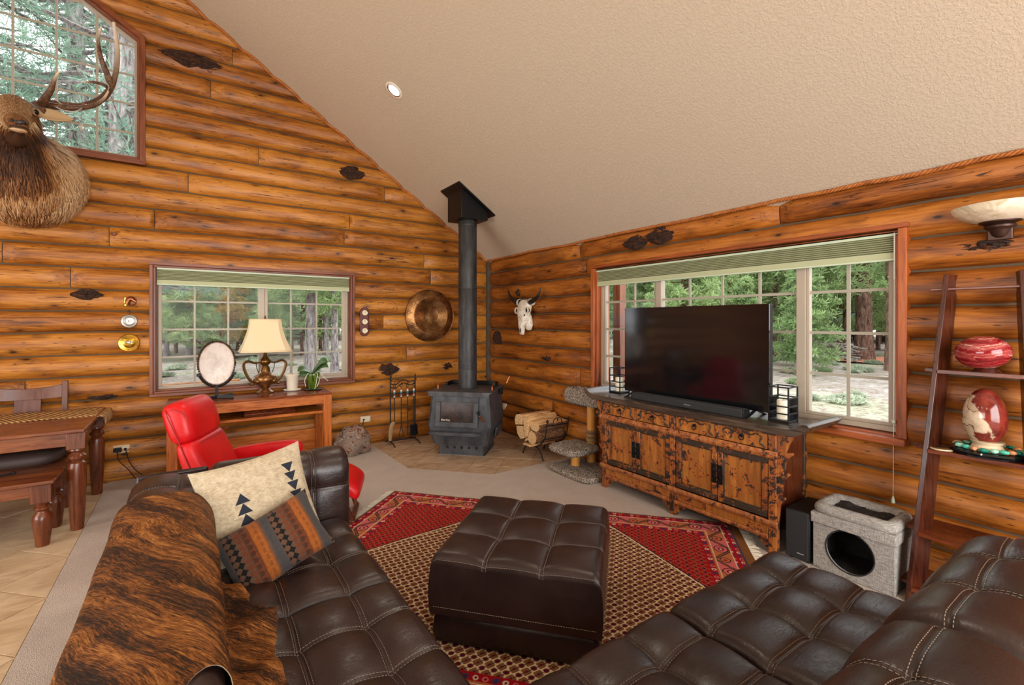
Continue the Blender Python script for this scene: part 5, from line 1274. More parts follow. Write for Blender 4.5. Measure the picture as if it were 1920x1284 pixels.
# cow skull on the eave wall
sk = thing('cow_skull', 'white carved cow skull with black horns on the eave wall', 'skull', (-.10, -1.06, 1.65))
w = W('bleached_bone', srgb(206, 196, 178), .7); q = w.vor(w.tc(), 42); n2 = w.noise(w.tc(), 14, 4, .7)
w.set('Base Color', w.mix((q < .22)*(n2 > .5)*.7, w.ramp(n2, [(.35, srgb(176, 160, 136)), (.6, srgb(222, 214, 200))]), srgb(90, 72, 52))); w.bump(q, .4, .006); MT['bone'] = w.m
m = MB(); R = []
for z, hy, cx_, hx, cy in ((1.838, .05, -.09, .03, 0), (1.83, .10, -.095, .045, 0), (1.79, .128, -.10, .06, 0), (1.74, .138, -.105, .07, 0), (1.69, .136, -.115, .075, 0), (1.64, .112, -.125, .07, -.005), (1.60, .098, -.13, .065, -.008), (1.56, .088, -.135, .06, -.008), (1.50, .062, -.145, .05, 0), (1.45, .050, -.15, .042, .004), (1.41, .044, -.15, .034, .004), (1.385, .036, -.148, .026, .004), (1.378, .02, -.146, .015, .004)):
    R.append([(cx_-hx*math.cos(t)*(1 if math.cos(t) > 0 else .5), -1.06+cy+hy*math.copysign(abs(math.sin(t))**.8, math.sin(t)), z) for t in [2*PI*j/28 for j in range(28)]])
m.loops(R); cran = m.build('cranium', MT['bone'], sk, smooth=80, sub=1)
m = MB(); R = []
for z, r in ((1.66, .03), (1.62, .055), (1.57, .075), (1.51, .08), (1.46, .06), (1.44, .03)): R.append([(-.10-.05*math.cos(t)*r/.08, -1.135+r*.75*math.sin(t), z) for t in [2*PI*j/18 for j in range(18)]])
m.loops(R); m.build('jaw_bone', MT['bone'], sk, smooth=80)
BK = plain('dark_cavity', srgb(40, 30, 24), .9)
for y, s in ((-.955, 1), (-1.172, -1)):
    MB().ball((-.148, y, 1.695), (.028, .030, .032), 14, 10).build('eye_socket', BK, sk)
    MB().tube([(-.165+.0*k, y+.034*math.cos(a), 1.695+.036*math.sin(a)) for k, a in enumerate(lin(0, 2*PI, 20))], .010, 6, False).build('eye_rim', MT['bone'], sk)
MB().ball((-.165, -1.135, 1.635), (.02, .018, .022), 12, 8).build('cheek_hollow', BK, sk)
for s in (-1, 1): MB().ball((-.188, -1.056+s*.014, 1.445), (.008, .009, .034), 10, 8).build('nasal_opening', BK, sk)
HN = plain('black_horn', srgb(24, 20, 19), .4, bump=.3, bscale=60)
for P in ([(-.10, -.955, 1.80), (-.115, -.905, 1.805), (-.13, -.82, 1.845), (-.135, -.75, 1.905), (-.13, -.70, 1.985)], [(-.10, -1.165, 1.80), (-.12, -1.215, 1.80), (-.14, -1.30, 1.825), (-.145, -1.39, 1.875), (-.14, -1.435, 1.965)]):
    MB().tube(spline(P, 22), [lerp(.044, .005, (i/21)**1.2) for i in range(22)], 14).build('horn', HN, sk, smooth=80)
for y in (-.945, -1.18): MB().tube([(-.10, y, 1.80), (-.105, y+(.03 if y > -1 else -.03), 1.80)], [.05, .046], 14).build('horn_base', MT['bone'], sk)
MB().tube(spline([(-.10, -1.18, 1.76), (-.12, -1.24, 1.765), (-.11, -1.265, 1.78)], 8), .014, 8).build('temple_bone', MT['bone'], sk)
# firewood rack and logs
fr_ = thing('firewood_rack', 'scrolled black iron firewood rack on the hearth tiles', 'log rack', (-.27, -1.67, -.004))
for x in (-.43, -.12):
    U = spline([(x, -1.395, .435), (x, -1.375, .46), (x, -1.365, .44), (x, -1.385, .41), (x, -1.40, .35), (x, -1.44, .24), (x, -1.53, .155), (x, -1.655, .128), (x, -1.78, .155), (x, -1.87, .24), (x, -1.905, .35), (x, -1.915, .41), (x, -1.935, .44), (x, -1.925, .46), (x, -1.905, .435)], 70)
    MB().tube(U, .008, 7).build('hoop', IR, fr_)
    for s in (-1, 1):
        MB().tube(spline([(x, -1.655+s*.02, .128), (x, -1.655+s*.10, .115), (x, -1.655+s*.16, .06), (x, -1.655+s*.185, .005), (x, -1.655+s*.205, .002)], 16), .008, 7).build('leg', IR, fr_)
for y, z in ((-1.393, .39), (-1.908, .39), (-1.44, .235), (-1.87, .235), (-1.655, .122)): MB().tube([(-.43, y, z), (-.12, y, z)], .006, 6).build('rail', IR, fr_)
for y in (-1.39, -1.912):
    MB().tube(spline([(-.40, y, .39), (-.345, y, .40), (-.33, y, .45), (-.285, y, .47), (-.275, y, .43), (-.265, y, .47), (-.22, y, .45), (-.205, y, .40), (-.15, y, .39)], 40), .0055, 6).build('scroll', IR, fr_)
w = W('split_wood', srgb(206, 160, 104), .8); o = w.tc(); q = w.noise(w.map(o, (3, 22, 22)), 2, 5, .65, .5); w.set('Base Color', w.ramp(q, [(.34, srgb(150, 96, 52)), (.5, srgb(206, 160, 106)), (.68, srgb(228, 194, 146))])); w.bump(q, .5, .006); MT['split'] = w.m
w = W('log_end', srgb(214, 176, 122), .85); q = w.noise(w.map(w.tc(), (2, 30, 30)), 2, 4, .6); w.set('Base Color', w.ramp(q, [(.34, srgb(176, 128, 76)), (.55, srgb(220, 186, 136)), (.7, srgb(232, 206, 164))])); MT['logend'] = w.m
w = W('pine_bark', srgb(120, 76, 44), .9); q = w.noise(w.map(w.tc(), (14, 36, 36)), 1.4, 6, .7, 1); w.set('Base Color', w.ramp(q, [(.34, srgb(46, 30, 22)), (.5, srgb(130, 84, 50)), (.66, srgb(176, 132, 90))])); w.bump(q, 1, .02); MT['bark'] = w.m
def firewood(label, poly, x0, x1, kinds, skew=0):
    # poly: outline in (y,z); kinds: per outline edge 'b' bark or 's' split face
    n = len(poly); m = MB(); xs = lin(x0, x1, 7); R = []
    for i, x in enumerate(xs):
        R.append([(x+(.012*noise.noise(Vector((y*9, z*9, x0*7))) if i in (0, 6) else 0), y+skew*(x-x0)+.005*noise.noise(Vector((x*8, y*14, z*14))), z+.005*noise.noise(Vector((x*8, y*14, z*14+5)))) for y, z in poly])
    m.loops(R); o = m.build('firewood_log', MT['bark'], None, smooth=35); o.data.materials.append(MT['split']); o.data.materials.append(MT['logend'])
    for i, p in enumerate(o.data.polygons): p.material_index = 2 if i >= 6*n else (0 if kinds[i % n] == 'b' else 1)
    return tag(o, label, 'firewood', 'split logs in the iron rack')
def arcp(c, r, a0, a1, n): return [(c[0]+r*math.cos(rad(a)), c[1]+r*math.sin(rad(a))) for a in lin(a0, a1, n)]
firewood('round log with a pale sawn end, lowest right in the iron rack', arcp((-1.735, .243), .076, 0, 343, 22), -.50, -.09, 'b'*22)
P = [(-1.845, .40), (-1.675, .425)]+arcp((-1.76, .405), .098, 10, -190, 12)[1:-1]
firewood('half log with a broad pale split top, uppermost right in the rack', [(y, max(z, .325) if abs(y+1.735) < .06 else max(z, .31)) for y, z in P], -.49, -.07, 's'+'b'*(len(P)-1))
firewood('narrow yellow split log standing on edge in the middle of the rack', [(-1.652, .24), (-1.600, .235), (-1.575, .44), (-1.625, .465), (-1.665, .44)], -.51, -.08, 'sbsss')
firewood('pale quarter log on the upper left of the rack', [(-1.565, .36), (-1.44, .34), (-1.425, .40), (-1.45, .455), (-1.50, .475), (-1.56, .47)], -.52, -.08, 'sbbbss')
firewood('pale wedge log on the left below the upper quarter log', [(-1.575, .345), (-1.59, .205), (-1.52, .185), (-1.46, .235), (-1.442, .325)], -.51, -.08, 'ssbbs')
firewood('thin yellow kindling stick low in the middle of the rack', [(-1.66, .195), (-1.59, .165), (-1.60, .195), (-1.645, .228)], -.50, -.10, 'ssss')
firewood('flat split stick at the very bottom of the rack', [(-1.74, .143), (-1.60, .140), (-1.60, .157), (-1.73, .162)], -.53, -.16, 'ssss')
# ------------------------------------------------------------------ cat tree
cat = thing('cat_tree', 'plush cat tree with pine posts between the firewood rack and the old cabinet', 'cat tree', (-.33, -2.38, 0))
PL = MT['plush']
def fuzzy(parent, name, x0, x1, y0, y1, z0, z1, r=.03, dish=0, seed=1):
    m = MB(); nx, ny = 26, 26
    m.loops([[Vector((cx, cy, z)) for cx, cy in []] for z in []]) if False else None
    cx, cy, hx, hy = (x0+x1)/2, (y0+y1)/2, (x1-x0)/2, (y1-y0)/2
    R = []
    for t in lin(0, 1, 9):
        a = -PI/2+PI*t; ins = r*(1-math.cos(a)); z = (z0+z1)/2+(z1-z0)/2*math.sin(a)
        ring = sq_ring(cx, cy, z, hx-ins, hy-ins, 48, 7)
        R.append([(p[0]+.010*noise.noise(Vector((p[0]*26, p[1]*26, z*26+seed))), p[1]+.010*noise.noise(Vector((p[0]*26, p[1]*26, z*26+seed+9))), p[2]+.006*noise.noise(Vector((p[0]*22, p[1]*22, seed+3)))) for p in ring])
    if dish:
        for k, dz in ((.82, 0.0), (.74, -.35*dish), (.6, -.9*dish), (.2, -dish)): R.append([(cx+(p[0]-cx)*k, cy+(p[1]-cy)*k, z1+dz) for p in R[-1 if k == .82 else 8]])
    else:
        for k in (.8, .4): R.append([(cx+(p[0]-cx)*k, cy+(p[1]-cy)*k, z1+.004*noise.noise(Vector((p[0]*20, p[1]*20, k)))) for p in R[8]])
    m.loops(R); return m.build(name, PL, parent, smooth=80)
fuzzy(cat, 'base', -.60, -.09, -2.72, -2.10, 0, .055, .02, seed=1)
fuzzy(cat, 'step', -.58, -.17, -2.50, -2.09, .195, .265, .025, seed=4)
fuzzy(cat, 'perch', -.33, -.085, -2.58, -2.05, .675, .835, .03, .06, seed=8)
MB().cyl((-.36, -2.30, .05), (-.36, -2.30, .20), .047, n=20).build('post', MT['pine_post'], cat)
MB().cyl((-.14, -2.31, .05), (-.14, -2.31, .69), .047, n=20).build('post', MT['pine_post'], cat)
MB().lathe([(.048, .27)]+[(.054+.0025*(-1)**k, .272+.0055*k) for k in range(22)]+[(.048, .395)], (-.14, -2.31, 0), 20).build('sisal_wrap', MT['sisal'], cat)

# ------------------------------------------------------------------ old lacquered cabinet
XF, XB, YL, YR = -.48, -.03, -2.80, -4.385
kb = thing('altar_cabinet', 'old distressed orange lacquer cabinet with four doors under the wide window', 'cabinet', (-.25, -3.6, 0))
A, B_, R_, T_ = MT['lacq'], MT['lacq_worn'], MT['lacq_rail'], MT['lacq_trim']
tp = [(-2.70, .812), (-4.48, .812), (-4.53, .826), (-4.565, .852), (-4.60, .890), (-4.585, .906), (-4.555, .902), (-4.525, .878), (-4.49, .862), (-4.44, .857), (-2.74, .857), (-2.69, .862), (-2.655, .878), (-2.625, .902), (-2.595, .906), (-2.58, .890), (-2.615, .852), (-2.65, .826)]
MB().prism(tp, XF-.035, XB+.005, lambda u, v, q: (q, u, v)).build('top', MT['dark_top'], kb, smooth=50, bevel=.003)
PO = .052
for y in (YL-PO, -3.603, YR):
    MB().box(XF, y, 0, XF+.05, y+PO, .812).build('post', B_, kb, bevel=.004)
for y in (YL-PO, YR): MB().box(XB-.05, y, 0, XB, y+PO, .812).build('rear_post', T_, kb, bevel=.004)
for y in (YL-.04, YR+.012):
    MB().box(XF+.05, y, .20, XB-.05, y+.024, .812).build('side_panel', MT['shelf_z'], kb)
MB().box(XB-.03, YR+.03, .16, XB-.01, YL-.03, .812).build('back_panel', MT['shelf_z'], kb)
MB().box(XF+.02, YR+.03, .165, XB-.03, YL-.03, .19).build('floor_board', MT['shelf_z'], kb)
def rail(z0, z1, d, ya=YL+.012, yb=YR-.012, nm='rail', mt=None):
    MB().prism([(0, z0), (-d*.6, z0), (-d, z0+(z1-z0)*.3), (-d, z0+(z1-z0)*.7), (-d*.6, z1), (0, z1)], yb, ya, lambda u, v, q: (XF+u, q, v)).build(nm, mt or R_, kb, bevel=.002)
rail(.640, .682, .022); rail(.676, .690, .010); rail(.188, .228, .020); rail(.098, .128, .012, YL-PO, -3.551); rail(.098, .128, .012, -3.603, YR+PO)
rail(.128, .188, -.004, YL-PO, -3.551, 'apron', A); rail(.128, .188, -.004, -3.603, YR+PO, 'apron', A)
rail(.795, .812, .006, YL, YR, 'cornice', T_)
drw = [(-2.855, -3.185), (-3.215, -3.545), (-3.610, -3.945), (-3.975, -4.325)]
for y in (-3.2, -3.96): MB().box(XF+.004, y-.018, .69, XF+.03, y+.018, .80).build('stile', B_, kb, bevel=.003)
for k, (a, b) in enumerate(drw):
    d = MB().box(XF+.006, b, .692, XF+.034, a, .796).build('drawer', A, kb, bevel=.003)
    c, hw = (a+b)/2, (a-b)/2-.014
    P = [(-hw, .700), (-hw*.93, .712), (-hw*.82, .722), (-hw*.80, .742), (-hw*.86, .760), (-hw*.80, .778), (-hw*.6, .784), (-hw*.42, .770), (-hw*.22, .777), (0, .786), (hw*.22, .777), (hw*.42, .770), (hw*.6, .784), (hw*.80, .778), (hw*.86, .760), (hw*.80, .742), (hw*.82, .722), (hw*.93, .712), (hw, .700)]
    MB().tube(spline([(XF+.004, c+u, v) for u, v in P], 70), .0062, 6).build('moulding', T_, d)
    MB().lathe([(0, 0), (.014, 0), (.014, .004), (0, .006)], (XF+.006, c, .752), 14, axis='x').build('knob_plate', MT['black_iron'], d)
    MB().tube([(XF-.006, c+.017*math.sin(t), .741+.019*math.cos(t)) for t in lin(0, 2*PI, 22)], .0035, 6, False).build('ring_pull', MT['black_iron'], d)
drs = [(-2.858, -3.200), (-3.206, -3.548), (-3.610, -3.960), (-3.966, -4.328)]
for k, (a, b) in enumerate(drs):
    z0, z1, s = .232, .636, .040
    d = MB().box(XF+.020, b+s, z0+s, XF+.034, a-s, z1-s).build('door', A, kb)
    for bb in ((b, z0, a, z0+s), (b, z1-s, a, z1), (b, z0+s, b+s, z1-s), (a-s, z0+s, a, z1-s)): MB().box(XF+.004, bb[0], bb[1], XF+.034, bb[2], bb[3]).build('door_frame', B_ if bb[2]-bb[0] < .1 else T_, d, bevel=.003)
    for bb in ((b+s, z0+s, a-s, z0+s+.009), (b+s, z1-s-.009, a-s, z1-s), (b+s, z0+s, b+s+.009, z1-s), (a-s-.009, z0+s, a-s, z1-s)): MB().box(XF+.010, bb[0], bb[1], XF+.024, bb[2], bb[3]).build('door_bead', T_, d, bevel=.003)
    e = b if k % 2 == 0 else a; sg = 1 if k % 2 == 0 else -1
    MB().box(XF-.001, e+sg*.003, .360, XF+.006, e+sg*.042, .500).build('lock_plate', MT['black_iron'], d, bevel=.002)
    MB().tube([(XF-.007, e+sg*.018+.014*math.sin(t), .405+.016*math.cos(t)) for t in lin(0, 2*PI, 20)], .0035, 6, False).build('ring_pull', MT['black_iron'], d)
    MB().lathe([(0, 0), (.008, 0), (.008, .006), (0, .008)], (XF, e+sg*.018, .462), 12, axis='x').build('lock_stud', MT['iron'], d)
# shaped wings at both ends, brackets at the feet
for sg, y0 in ((1, YL), (-1, YR)):
    W_ = [(0, .812), (.10, .812), (.095, .79), (.075, .755), (.060, .715), (.056, .69), (.088, .700), (.100, .688), (.075, .665), (.052, .640), (.046, .59), (.042, .555), (.070, .562), (.078, .55), (.056, .525), (.038, .50), (.030, .44), (.024, .39), (.046, .396), (.052, .384), (.034, .365), (.018, .34), (.010, .27), (.004, .20), (0, .12)]
    MB().prism([(y0+sg*u, v) for u, v in W_], XF+.012, XF+.036, lambda u, v, q: (q, u, v)).build('wing', B_, kb, bevel=.002)
def bracket(y, sg):
    P = [(0, .098), (.085, .098), (.082, .082), (.068, .064), (.05, .062), (.044, .05), (.028, .042), (.024, .028), (0, .028)]
    MB().prism([(y+sg*u, v) for u, v in P], XF+.012, XF+.034, lambda u, v, q: (q, u, v)).build('foot_bracket', B_, kb, bevel=.002)
bracket(YL-PO, -1); bracket(-3.551, 1); bracket(-3.603, -1); bracket(YR+PO, 1)

# ------------------------------------------------------------------ on the cabinet
CT = .857
tv = thing('television', 'large flat black television standing on the old cabinet before the window', 'television', (-.25, -3.565, CT))
MB().box(-.268, -4.236, .900, -.215, -2.896, 1.677).build('cabinet_back', MT['black_plastic'], tv, bevel=.006)
MB().box(-.2705, -4.228, .918, -.266, -2.904, 1.669).build('screen', MT['gloss_black'], tv)
for a in ((-4.236, -2.896, .899, .918), (-4.236, -2.896, 1.669, 1.678), (-4.236, -4.228, .918, 1.669), (-2.904, -2.896, .918, 1.669)): MB().box(-.2725, a[0], a[2], -.262, a[1], a[3]).build('bezel', MT['gloss_black'], tv)
for y in (-3.0, -4.13):
    for dx in (-.135, .13): MB().hexa([(-.25+dx-.012, y-.05*(dx < 0)*0-.014, CT), (-.25+dx+.012, y-.014, CT), (-.25+dx+.012, y+.014, CT), (-.25+dx-.012, y+.014, CT), (-.262, y-.012, .905), (-.238, y-.012, .905), (-.238, y+.012, .905), (-.262, y+.012, .905)]).build('foot', MT['black_plastic'], tv, bevel=.003)
sb = thing('soundbar', 'long black soundbar lying in front of the television', 'speaker', (-.37, -3.62, CT))
MB().box(-.415, -4.12, CT+.001, -.325, -3.10, CT+.062).build('body', MT['speaker_cloth'], sb, bevel=.012, seg=3)
for a in (-4.128, -3.104): MB().box(-.412, a, CT+.004, -.328, a+.012, CT+.059).build('end_cap', MT['black_plastic'], sb, bevel=.003)
MB().box(-.417, -3.70, CT+.028, -.414, -3.64, CT+.034).build('badge', plain('grey_badge', srgb(120, 120, 122), .4), sb)
def lantern(x0, x1, y0, y1, label, cl):
    t = thing('candle_lantern', label, 'lantern', ((x0+x1)/2, (y0+y1)/2, CT), 'lanterns on the cabinet'); h = .245; r = .0042; BI = MT['black_iron']
    MB().box(x0, y0, CT+.001, x1, y1, CT+.018).build('base', BI, t, bevel=.002)
    for x in (x0, x1):
        for y in (y0, y1): MB().box(x-r, y-r, CT+.0, x+r, y+r, CT+h).build('corner_post', BI, t)
    for k, z in enumerate((.062, .112, .170, .243)):
        for y in (y0, y1): MB().box(x0, y-r*.8, CT+z-r, x1, y+r*.8, CT+z+r).build('bar', BI, t)
        for x in (x0, x1): MB().box(x-r*.8, y0, CT+z-r, x+r*.8, y1, CT+z+r).build('bar', BI, t)
    for y in (y0, y1): MB().box(x0, y-.001, CT+.018, x1, y+.001, CT+.17).build('pane', MT['glass'], t)
    for x in (x0, x1): MB().box(x-.001, y0, CT+.018, x+.001, y1, CT+.17).build('pane', MT['glass'], t)
    c = thing('pillar_candle', cl, 'candle', ((x0+x1)/2, (y0+y1)/2, CT+.018))
    MB().lathe([(0, 0), (.038, 0), (.0385, .004), (.0385, .126), (.035, .131), (.018, .126), (0, .124)], ((x0+x1)/2, (y0+y1)/2, CT+.019), 24).build('wax', MT['candle'], c, smooth=40)
    MB().cyl(((x0+x1)/2, (y0+y1)/2, CT+.14), ((x0+x1)/2, (y0+y1)/2, CT+.158), .0012, n=6).build('wick', MT['black_plastic'], c)
lantern(-.285, -.155, -2.845, -2.715, 'black wire lantern at the far left end of the cabinet, beside the television', 'ivory pillar candle in the lantern left of the television')
lantern(-.335, -.205, -4.395, -4.265, 'black wire lantern at the near right end of the cabinet top', 'ivory pillar candle in the lantern right of the television')
# subwoofer
sw_ = thing('subwoofer', 'plain black subwoofer on the floor between the cabinet and the grey cat cube', 'speaker', (-.25, -4.48, 0))
MB().box(-.42, -4.562, .012, -.10, -4.415, .325).build('body', MT['black_plastic'], sw_, bevel=.006)
MB().box(-.428, -4.556, .018, -.418, -4.421, .319).build('grille', MT['speaker_cloth'], sw_, bevel=.004)
for x in (-.39, -.13):
    for y in (-4.54, -4.44): MB().cyl((x, y, 0), (x, y, .014), .012, n=10).build('foot', MT['black_plastic'], sw_)
MB().box(-.4295, -4.53, .052, -.4275, -4.49, .056).build('badge', plain('pale_badge', srgb(170, 170, 172), .4), sw_)
# cat cube
cc = thing('cat_cube', 'grey linen cat cube with a round doorway and a padded top, beside the ladder shelf', 'pet bed', (-.23, -4.785, 0))
x0, x1, y0, y1, zt = -.412, -.095, -4.992, -4.580, .305
LN = MT['linen']
m = MB(); n = 48; cy_, cz_, r = -4.775, .163, .126; out, inn, deep = [], [], []
for j in range(n):
    a = 2*PI*j/n; c, s = math.cos(a), math.sin(a); k = min((y1-cy_)/c if c > 1e-6 else ((y0-cy_)/c if c < -1e-6 else 9e9), (zt-cz_)/s if s > 1e-6 else ((.004-cz_)/s if s < -1e-6 else 9e9))
    out.append((x0, cy_+c*k, cz_+s*k)); inn.append((x0, cy_+c*r, cz_+s*r)); deep.append((x0+.02, cy_+c*r, cz_+s*r))
m.loops([out, inn, deep], False, False); m.build('front_panel', LN, cc, smooth=40)
m = MB(); m.box(x0+.001, y0, .004, x1, y0+.012, zt); m.build('side_panel', LN, cc)
m = MB(); m.box(x0+.001, y1-.012, .004, x1, y1, zt); m.build('side_panel', LN, cc)
m = MB(); m.box(x1-.012, y0, .004, x1, y1, zt); m.build('back_panel', LN, cc)
m = MB(); m.box(x0+.02, y0+.012, .004, x0+.022, y1-.012, .006); m.box(x0+.012, y0+.012, .004, x1-.012, y1-.012, .035); m.build('floor_pad', MT['blackfur'], cc, bevel=.008)
m = MB(); m.box(x0+.021, y0+.013, .03, x0+.0225, y0+.05, zt); m.box(x1-.016, y0+.013, .03, x1-.0125, y1-.013, zt); m.box(x0+.02, y0+.0125, .03, x1-.02, y0+.016, zt); m.box(x0+.02, y1-.016, .03, x1-.02, y1-.0125, zt); stuff(m.build('lining', MT['blackfur'], cc))
MB().tube([(x0+.002, cy_+r*math.cos(a), cz_+r*math.sin(a)) for a in lin(0, 2*PI, 40)], .005, 6, False).build('door_piping', MT['blackfur'], cc)
m = MB(); R = []
for o_, z in ((.010, .285), (.012, .29), (.012, .345), (.010, .352)): R.append([(x0-o_, y0-o_, z), (x1+o_, y0-o_, z), (x1+o_, y1+o_, z), (x0-o_, y1+o_, z)])
m.loops(R); m.build('lid', LN, cc, bevel=.006)
rp = 13
P = sq_ring((x0+x1)/2, (y0+y1)/2, .375, (x1-x0)/2-.022, (y1-y0)/2-.022, 64, 9)
MB().tube([Vector(p)+Vector((0, 0, .004*noise.noise(Vector(p)*14))) for p in P]+[P[0]], [.036+.003*noise.noise(Vector(p)*9) for p in P]+[.036], 14, False).build('bolster', LN, cc, smooth=80)
m = MB(); m.grid(lambda u, v: (u, v, .376+.018*noise.noise(Vector((u*14, v*14, 2)))+.008*noise.noise(Vector((u*40, v*40, 2)))), lin(x0+.04, x1-.04, 26), lin(y0+.04, y1-.04, 26)); m.build('top_pad', MT['blackfur'], cc, smooth=80)

# ------------------------------------------------------------------ ladder shelf and its ornaments
ls = thing('ladder_shelf', 'dark mahogany ladder shelf leaning against the eave wall at the right edge', 'shelf', (-.3, -5.3, 0))
SZ, SY = MT['shelf_z'], MT['shelf_y']
def lx(z): return lerp(-.405, -.12, z/1.80)         # front edge of the rails by height
def ly(z): return lerp(-5.035, -5.132, z/1.80)
YC = -5.292
for s in (1, -1):
    Y = lambda z, d=0: ly(z)-d if s > 0 else 2*YC-(ly(z)-d)
    MB().hexa([(lx(0), Y(0), 0), (lx(0)+.14, Y(0, .035), 0), (lx(0)+.14, Y(0, .057), 0), (lx(0), Y(0, .022), 0), (lx(1.82), Y(1.82), 1.818), (lx(1.82)+.085, Y(1.82, .028), 1.818), (lx(1.82)+.085, Y(1.82, .050), 1.818), (lx(1.82), Y(1.82, .022), 1.818)]).build('rail', SZ, ls, bevel=.003)
for k, (z, xb) in enumerate(((1.270, -.045), (.830, -.045), (.375, -.05), (.075, -.06))):
    o = .004
    MB().box(lx(z)-o, 2*YC-ly(z)+.022, z-.011, xb, ly(z)-.022, z+.011).build('shelf', SY, ls, bevel=.002)
    for s in (1, -1):
        ya = ly(z) if s > 0 else 2*YC-ly(z)
        MB().box(lx(z)+.075, ya, z-.010, xb-.01, ya+s*.05, z+.010).build('tab', SY, ls, bevel=.002)
MB().box(lx(1.735)+.012, 2*YC-ly(1.735)-.05, 1.728, lx(1.735)+.04, ly(1.735)+.055, 1.742).build('top_bar', SY, ls, bevel=.003)
w = W('banded_red_onyx', srgb(170, 50, 50), .12); o = w.tc(); X, Y, Z = w.sep(o); n1 = w.noise(o, 7, 4, .6, .8)
band = (Z*1.0+(Y+5.3)*(Y+5.3)*-2.2+n1*.07); f = w.noise(w.comb(n1*.5, 0, band*17), 1.6, 5, .75)
w.set('Base Color', w.ramp(f, [(.30, srgb(84, 12, 18)), (.45, srgb(136, 26, 32)), (.53, srgb(164, 70, 66)), (.58, srgb(216, 190, 174)), (.62, srgb(150, 44, 44)), (.72, srgb(110, 20, 26))])); MT['onyx'] = w.m
on = thing('onyx_egg', 'polished red and white banded stone egg lying on the upper ladder shelf', 'ornament', (-.19, -5.317, 1.281))
m = MB().ball((0, 0, 0), (.098, .112, .088), 40, 24); m.xf(Matrix.Translation((-.185, -5.305, 1.386)) @ Matrix.Rotation(rad(-6), 4, 'X')); m.build('egg', MT['onyx'], on, smooth=80)
MB().lathe([(0, 0), (.06, 0), (.055, .008), (.045, .018), (.05, .024), (0, .022)], (-.175, -5.317, 1.2815), 24).build('ring_base', MT['shelf_z'], on)
w = W('red_jasper', srgb(110, 40, 30), .12); o = w.tc(); X, Y, Z = w.sep(o); n1 = w.noise(o, 4.5, 4, .6, .6); n2 = w.noise(o, 16, 5, .7)
q = (n1-.5)*.9+((Y+5.30)*-3.2)+(Z-1.02)*.9
col = w.ramp(n2, [(.35, srgb(168, 142, 116)), (.6, srgb(204, 182, 156))]); vein = (n2-.5).abs()
col = w.mix(((w.noise(o, 8, 3)-.5).abs() < .012), col, srgb(96, 70, 52))
col = w.mix(q.smooth(-.02, .01), col, w.ramp(n2, [(.35, srgb(84, 22, 18)), (.6, srgb(128, 48, 36))]))
w.set('Base Color', col); MT['jasper'] = w.m
js = thing('jasper_egg', 'upright cream and dark red stone egg on the ladder shelf below the onyx one', 'ornament', (-.205, -5.325, .89))
m = MB(); R = []
for i in range(1, 26):
    t = PI*i/26; z = -math.cos(t); k = math.sin(t)*(1-.07*z); R.append([(-.195+.082*k*math.cos(a), -5.315+.088*k*math.sin(a), 1.045+.150*z) for a in [2*PI*j/40 for j in range(40)]])
m.loops(R); m.build('egg', MT['jasper'], js, smooth=80)
MB().lathe([(0, .0), (.062, .0), (.066, .012), (.056, .03), (.068, .05), (.05, .052), (0, .05)], (-.195, -5.325, .872), 28).build('stone_collar', plain('cream_stone', srgb(206, 184, 152), .3), js, smooth=45)
bs = thing('display_stand', 'oval black stand ringed with turquoise pebbles under the jasper egg', 'stand', (-.205, -5.325, .841))
MB().lathe([(0, 0), (.150, 0), (.155, .008), (.148, .013), (.155, .018), (.148, .026), (.12, .031), (0, .031)], (-.175, -5.325, .8415), 40, sx=.80).build('plinth', MT['gloss_black'], bs, smooth=40)
rq = random.Random(4); TC = [plain('turquoise_stone', srgb(70, 170, 142), .25), plain('pale_turquoise', srgb(150, 206, 180), .25), plain('green_stone', srgb(26, 122, 100), .25), plain('peach_stone', srgb(206, 140, 100), .3)]
for j in range(20):
    a = 2*PI*j/20; MB().ball((-.175+.096*math.cos(a), -5.325+.120*math.sin(a), .8815+rq.uniform(-.002, .004)), (.014*rq.uniform(.8, 1.2), .018*rq.uniform(.8, 1.2), .011), 10, 6, .3, j).build('pebble', TC[(j*7) % 4 if j % 4 else 0], bs)
cs = thing('agate_coaster', 'flat brown agate slice with a pale rim, left of the jasper egg', 'coaster', (-.245, -5.145, .841))
MB().lathe([(0, 0), (.055, 0), (.060, .004), (.058, .009), (0, .009)], (-.225, -5.152, .8415), 28, sy=.9).build('slice', plain('agate_rim', srgb(204, 184, 146), .3), cs)
MB().lathe([(0, 0), (.050, 0), (.048, .0015), (0, .0015)], (-.225, -5.152, .8503), 28, sy=.9).build('polished_face', plain('agate_brown', srgb(96, 68, 46), .12), cs)
# wall sconce
sc_ = thing('wall_sconce', 'alabaster half bowl wall lamp on a bronze bracket, above the ladder shelf', 'lamp', (-.10, -5.345, 2.06))
w = W('alabaster_glass', srgb(216, 202, 176), .3); q = w.noise(w.tc(), 9, 4, .6, 1.6); w.set('Base Color', w.ramp(q, [(.38, srgb(190, 172, 142)), (.55, srgb(222, 208, 184)), (.7, srgb(232, 222, 204))])); w.set('Emission Color', srgb(255, 226, 180)); w.set('Emission Strength', .04); MT['alabaster'] = w.m
SX, SYY = -.055, -5.350
def half(pr, n=28): return [[(SX-r*math.sin(t)*1.0, SYY+r*math.cos(t), z) for t in lin(0, PI, n)] for r, z in pr]
m = MB(); m.loops(half([(.045, 2.083), (.07, 2.088), (.11, 2.098), (.15, 2.116), (.178, 2.138), (.192, 2.160), (.196, 2.176), (.186, 2.178), (.178, 2.162), (.15, 2.136), (.08, 2.105)]), False, False, closed=False); m.build('glass_bowl', MT['alabaster'], sc_, smooth=80)
w = plain('oil_bronze', srgb(70, 48, 40), .4, .6)
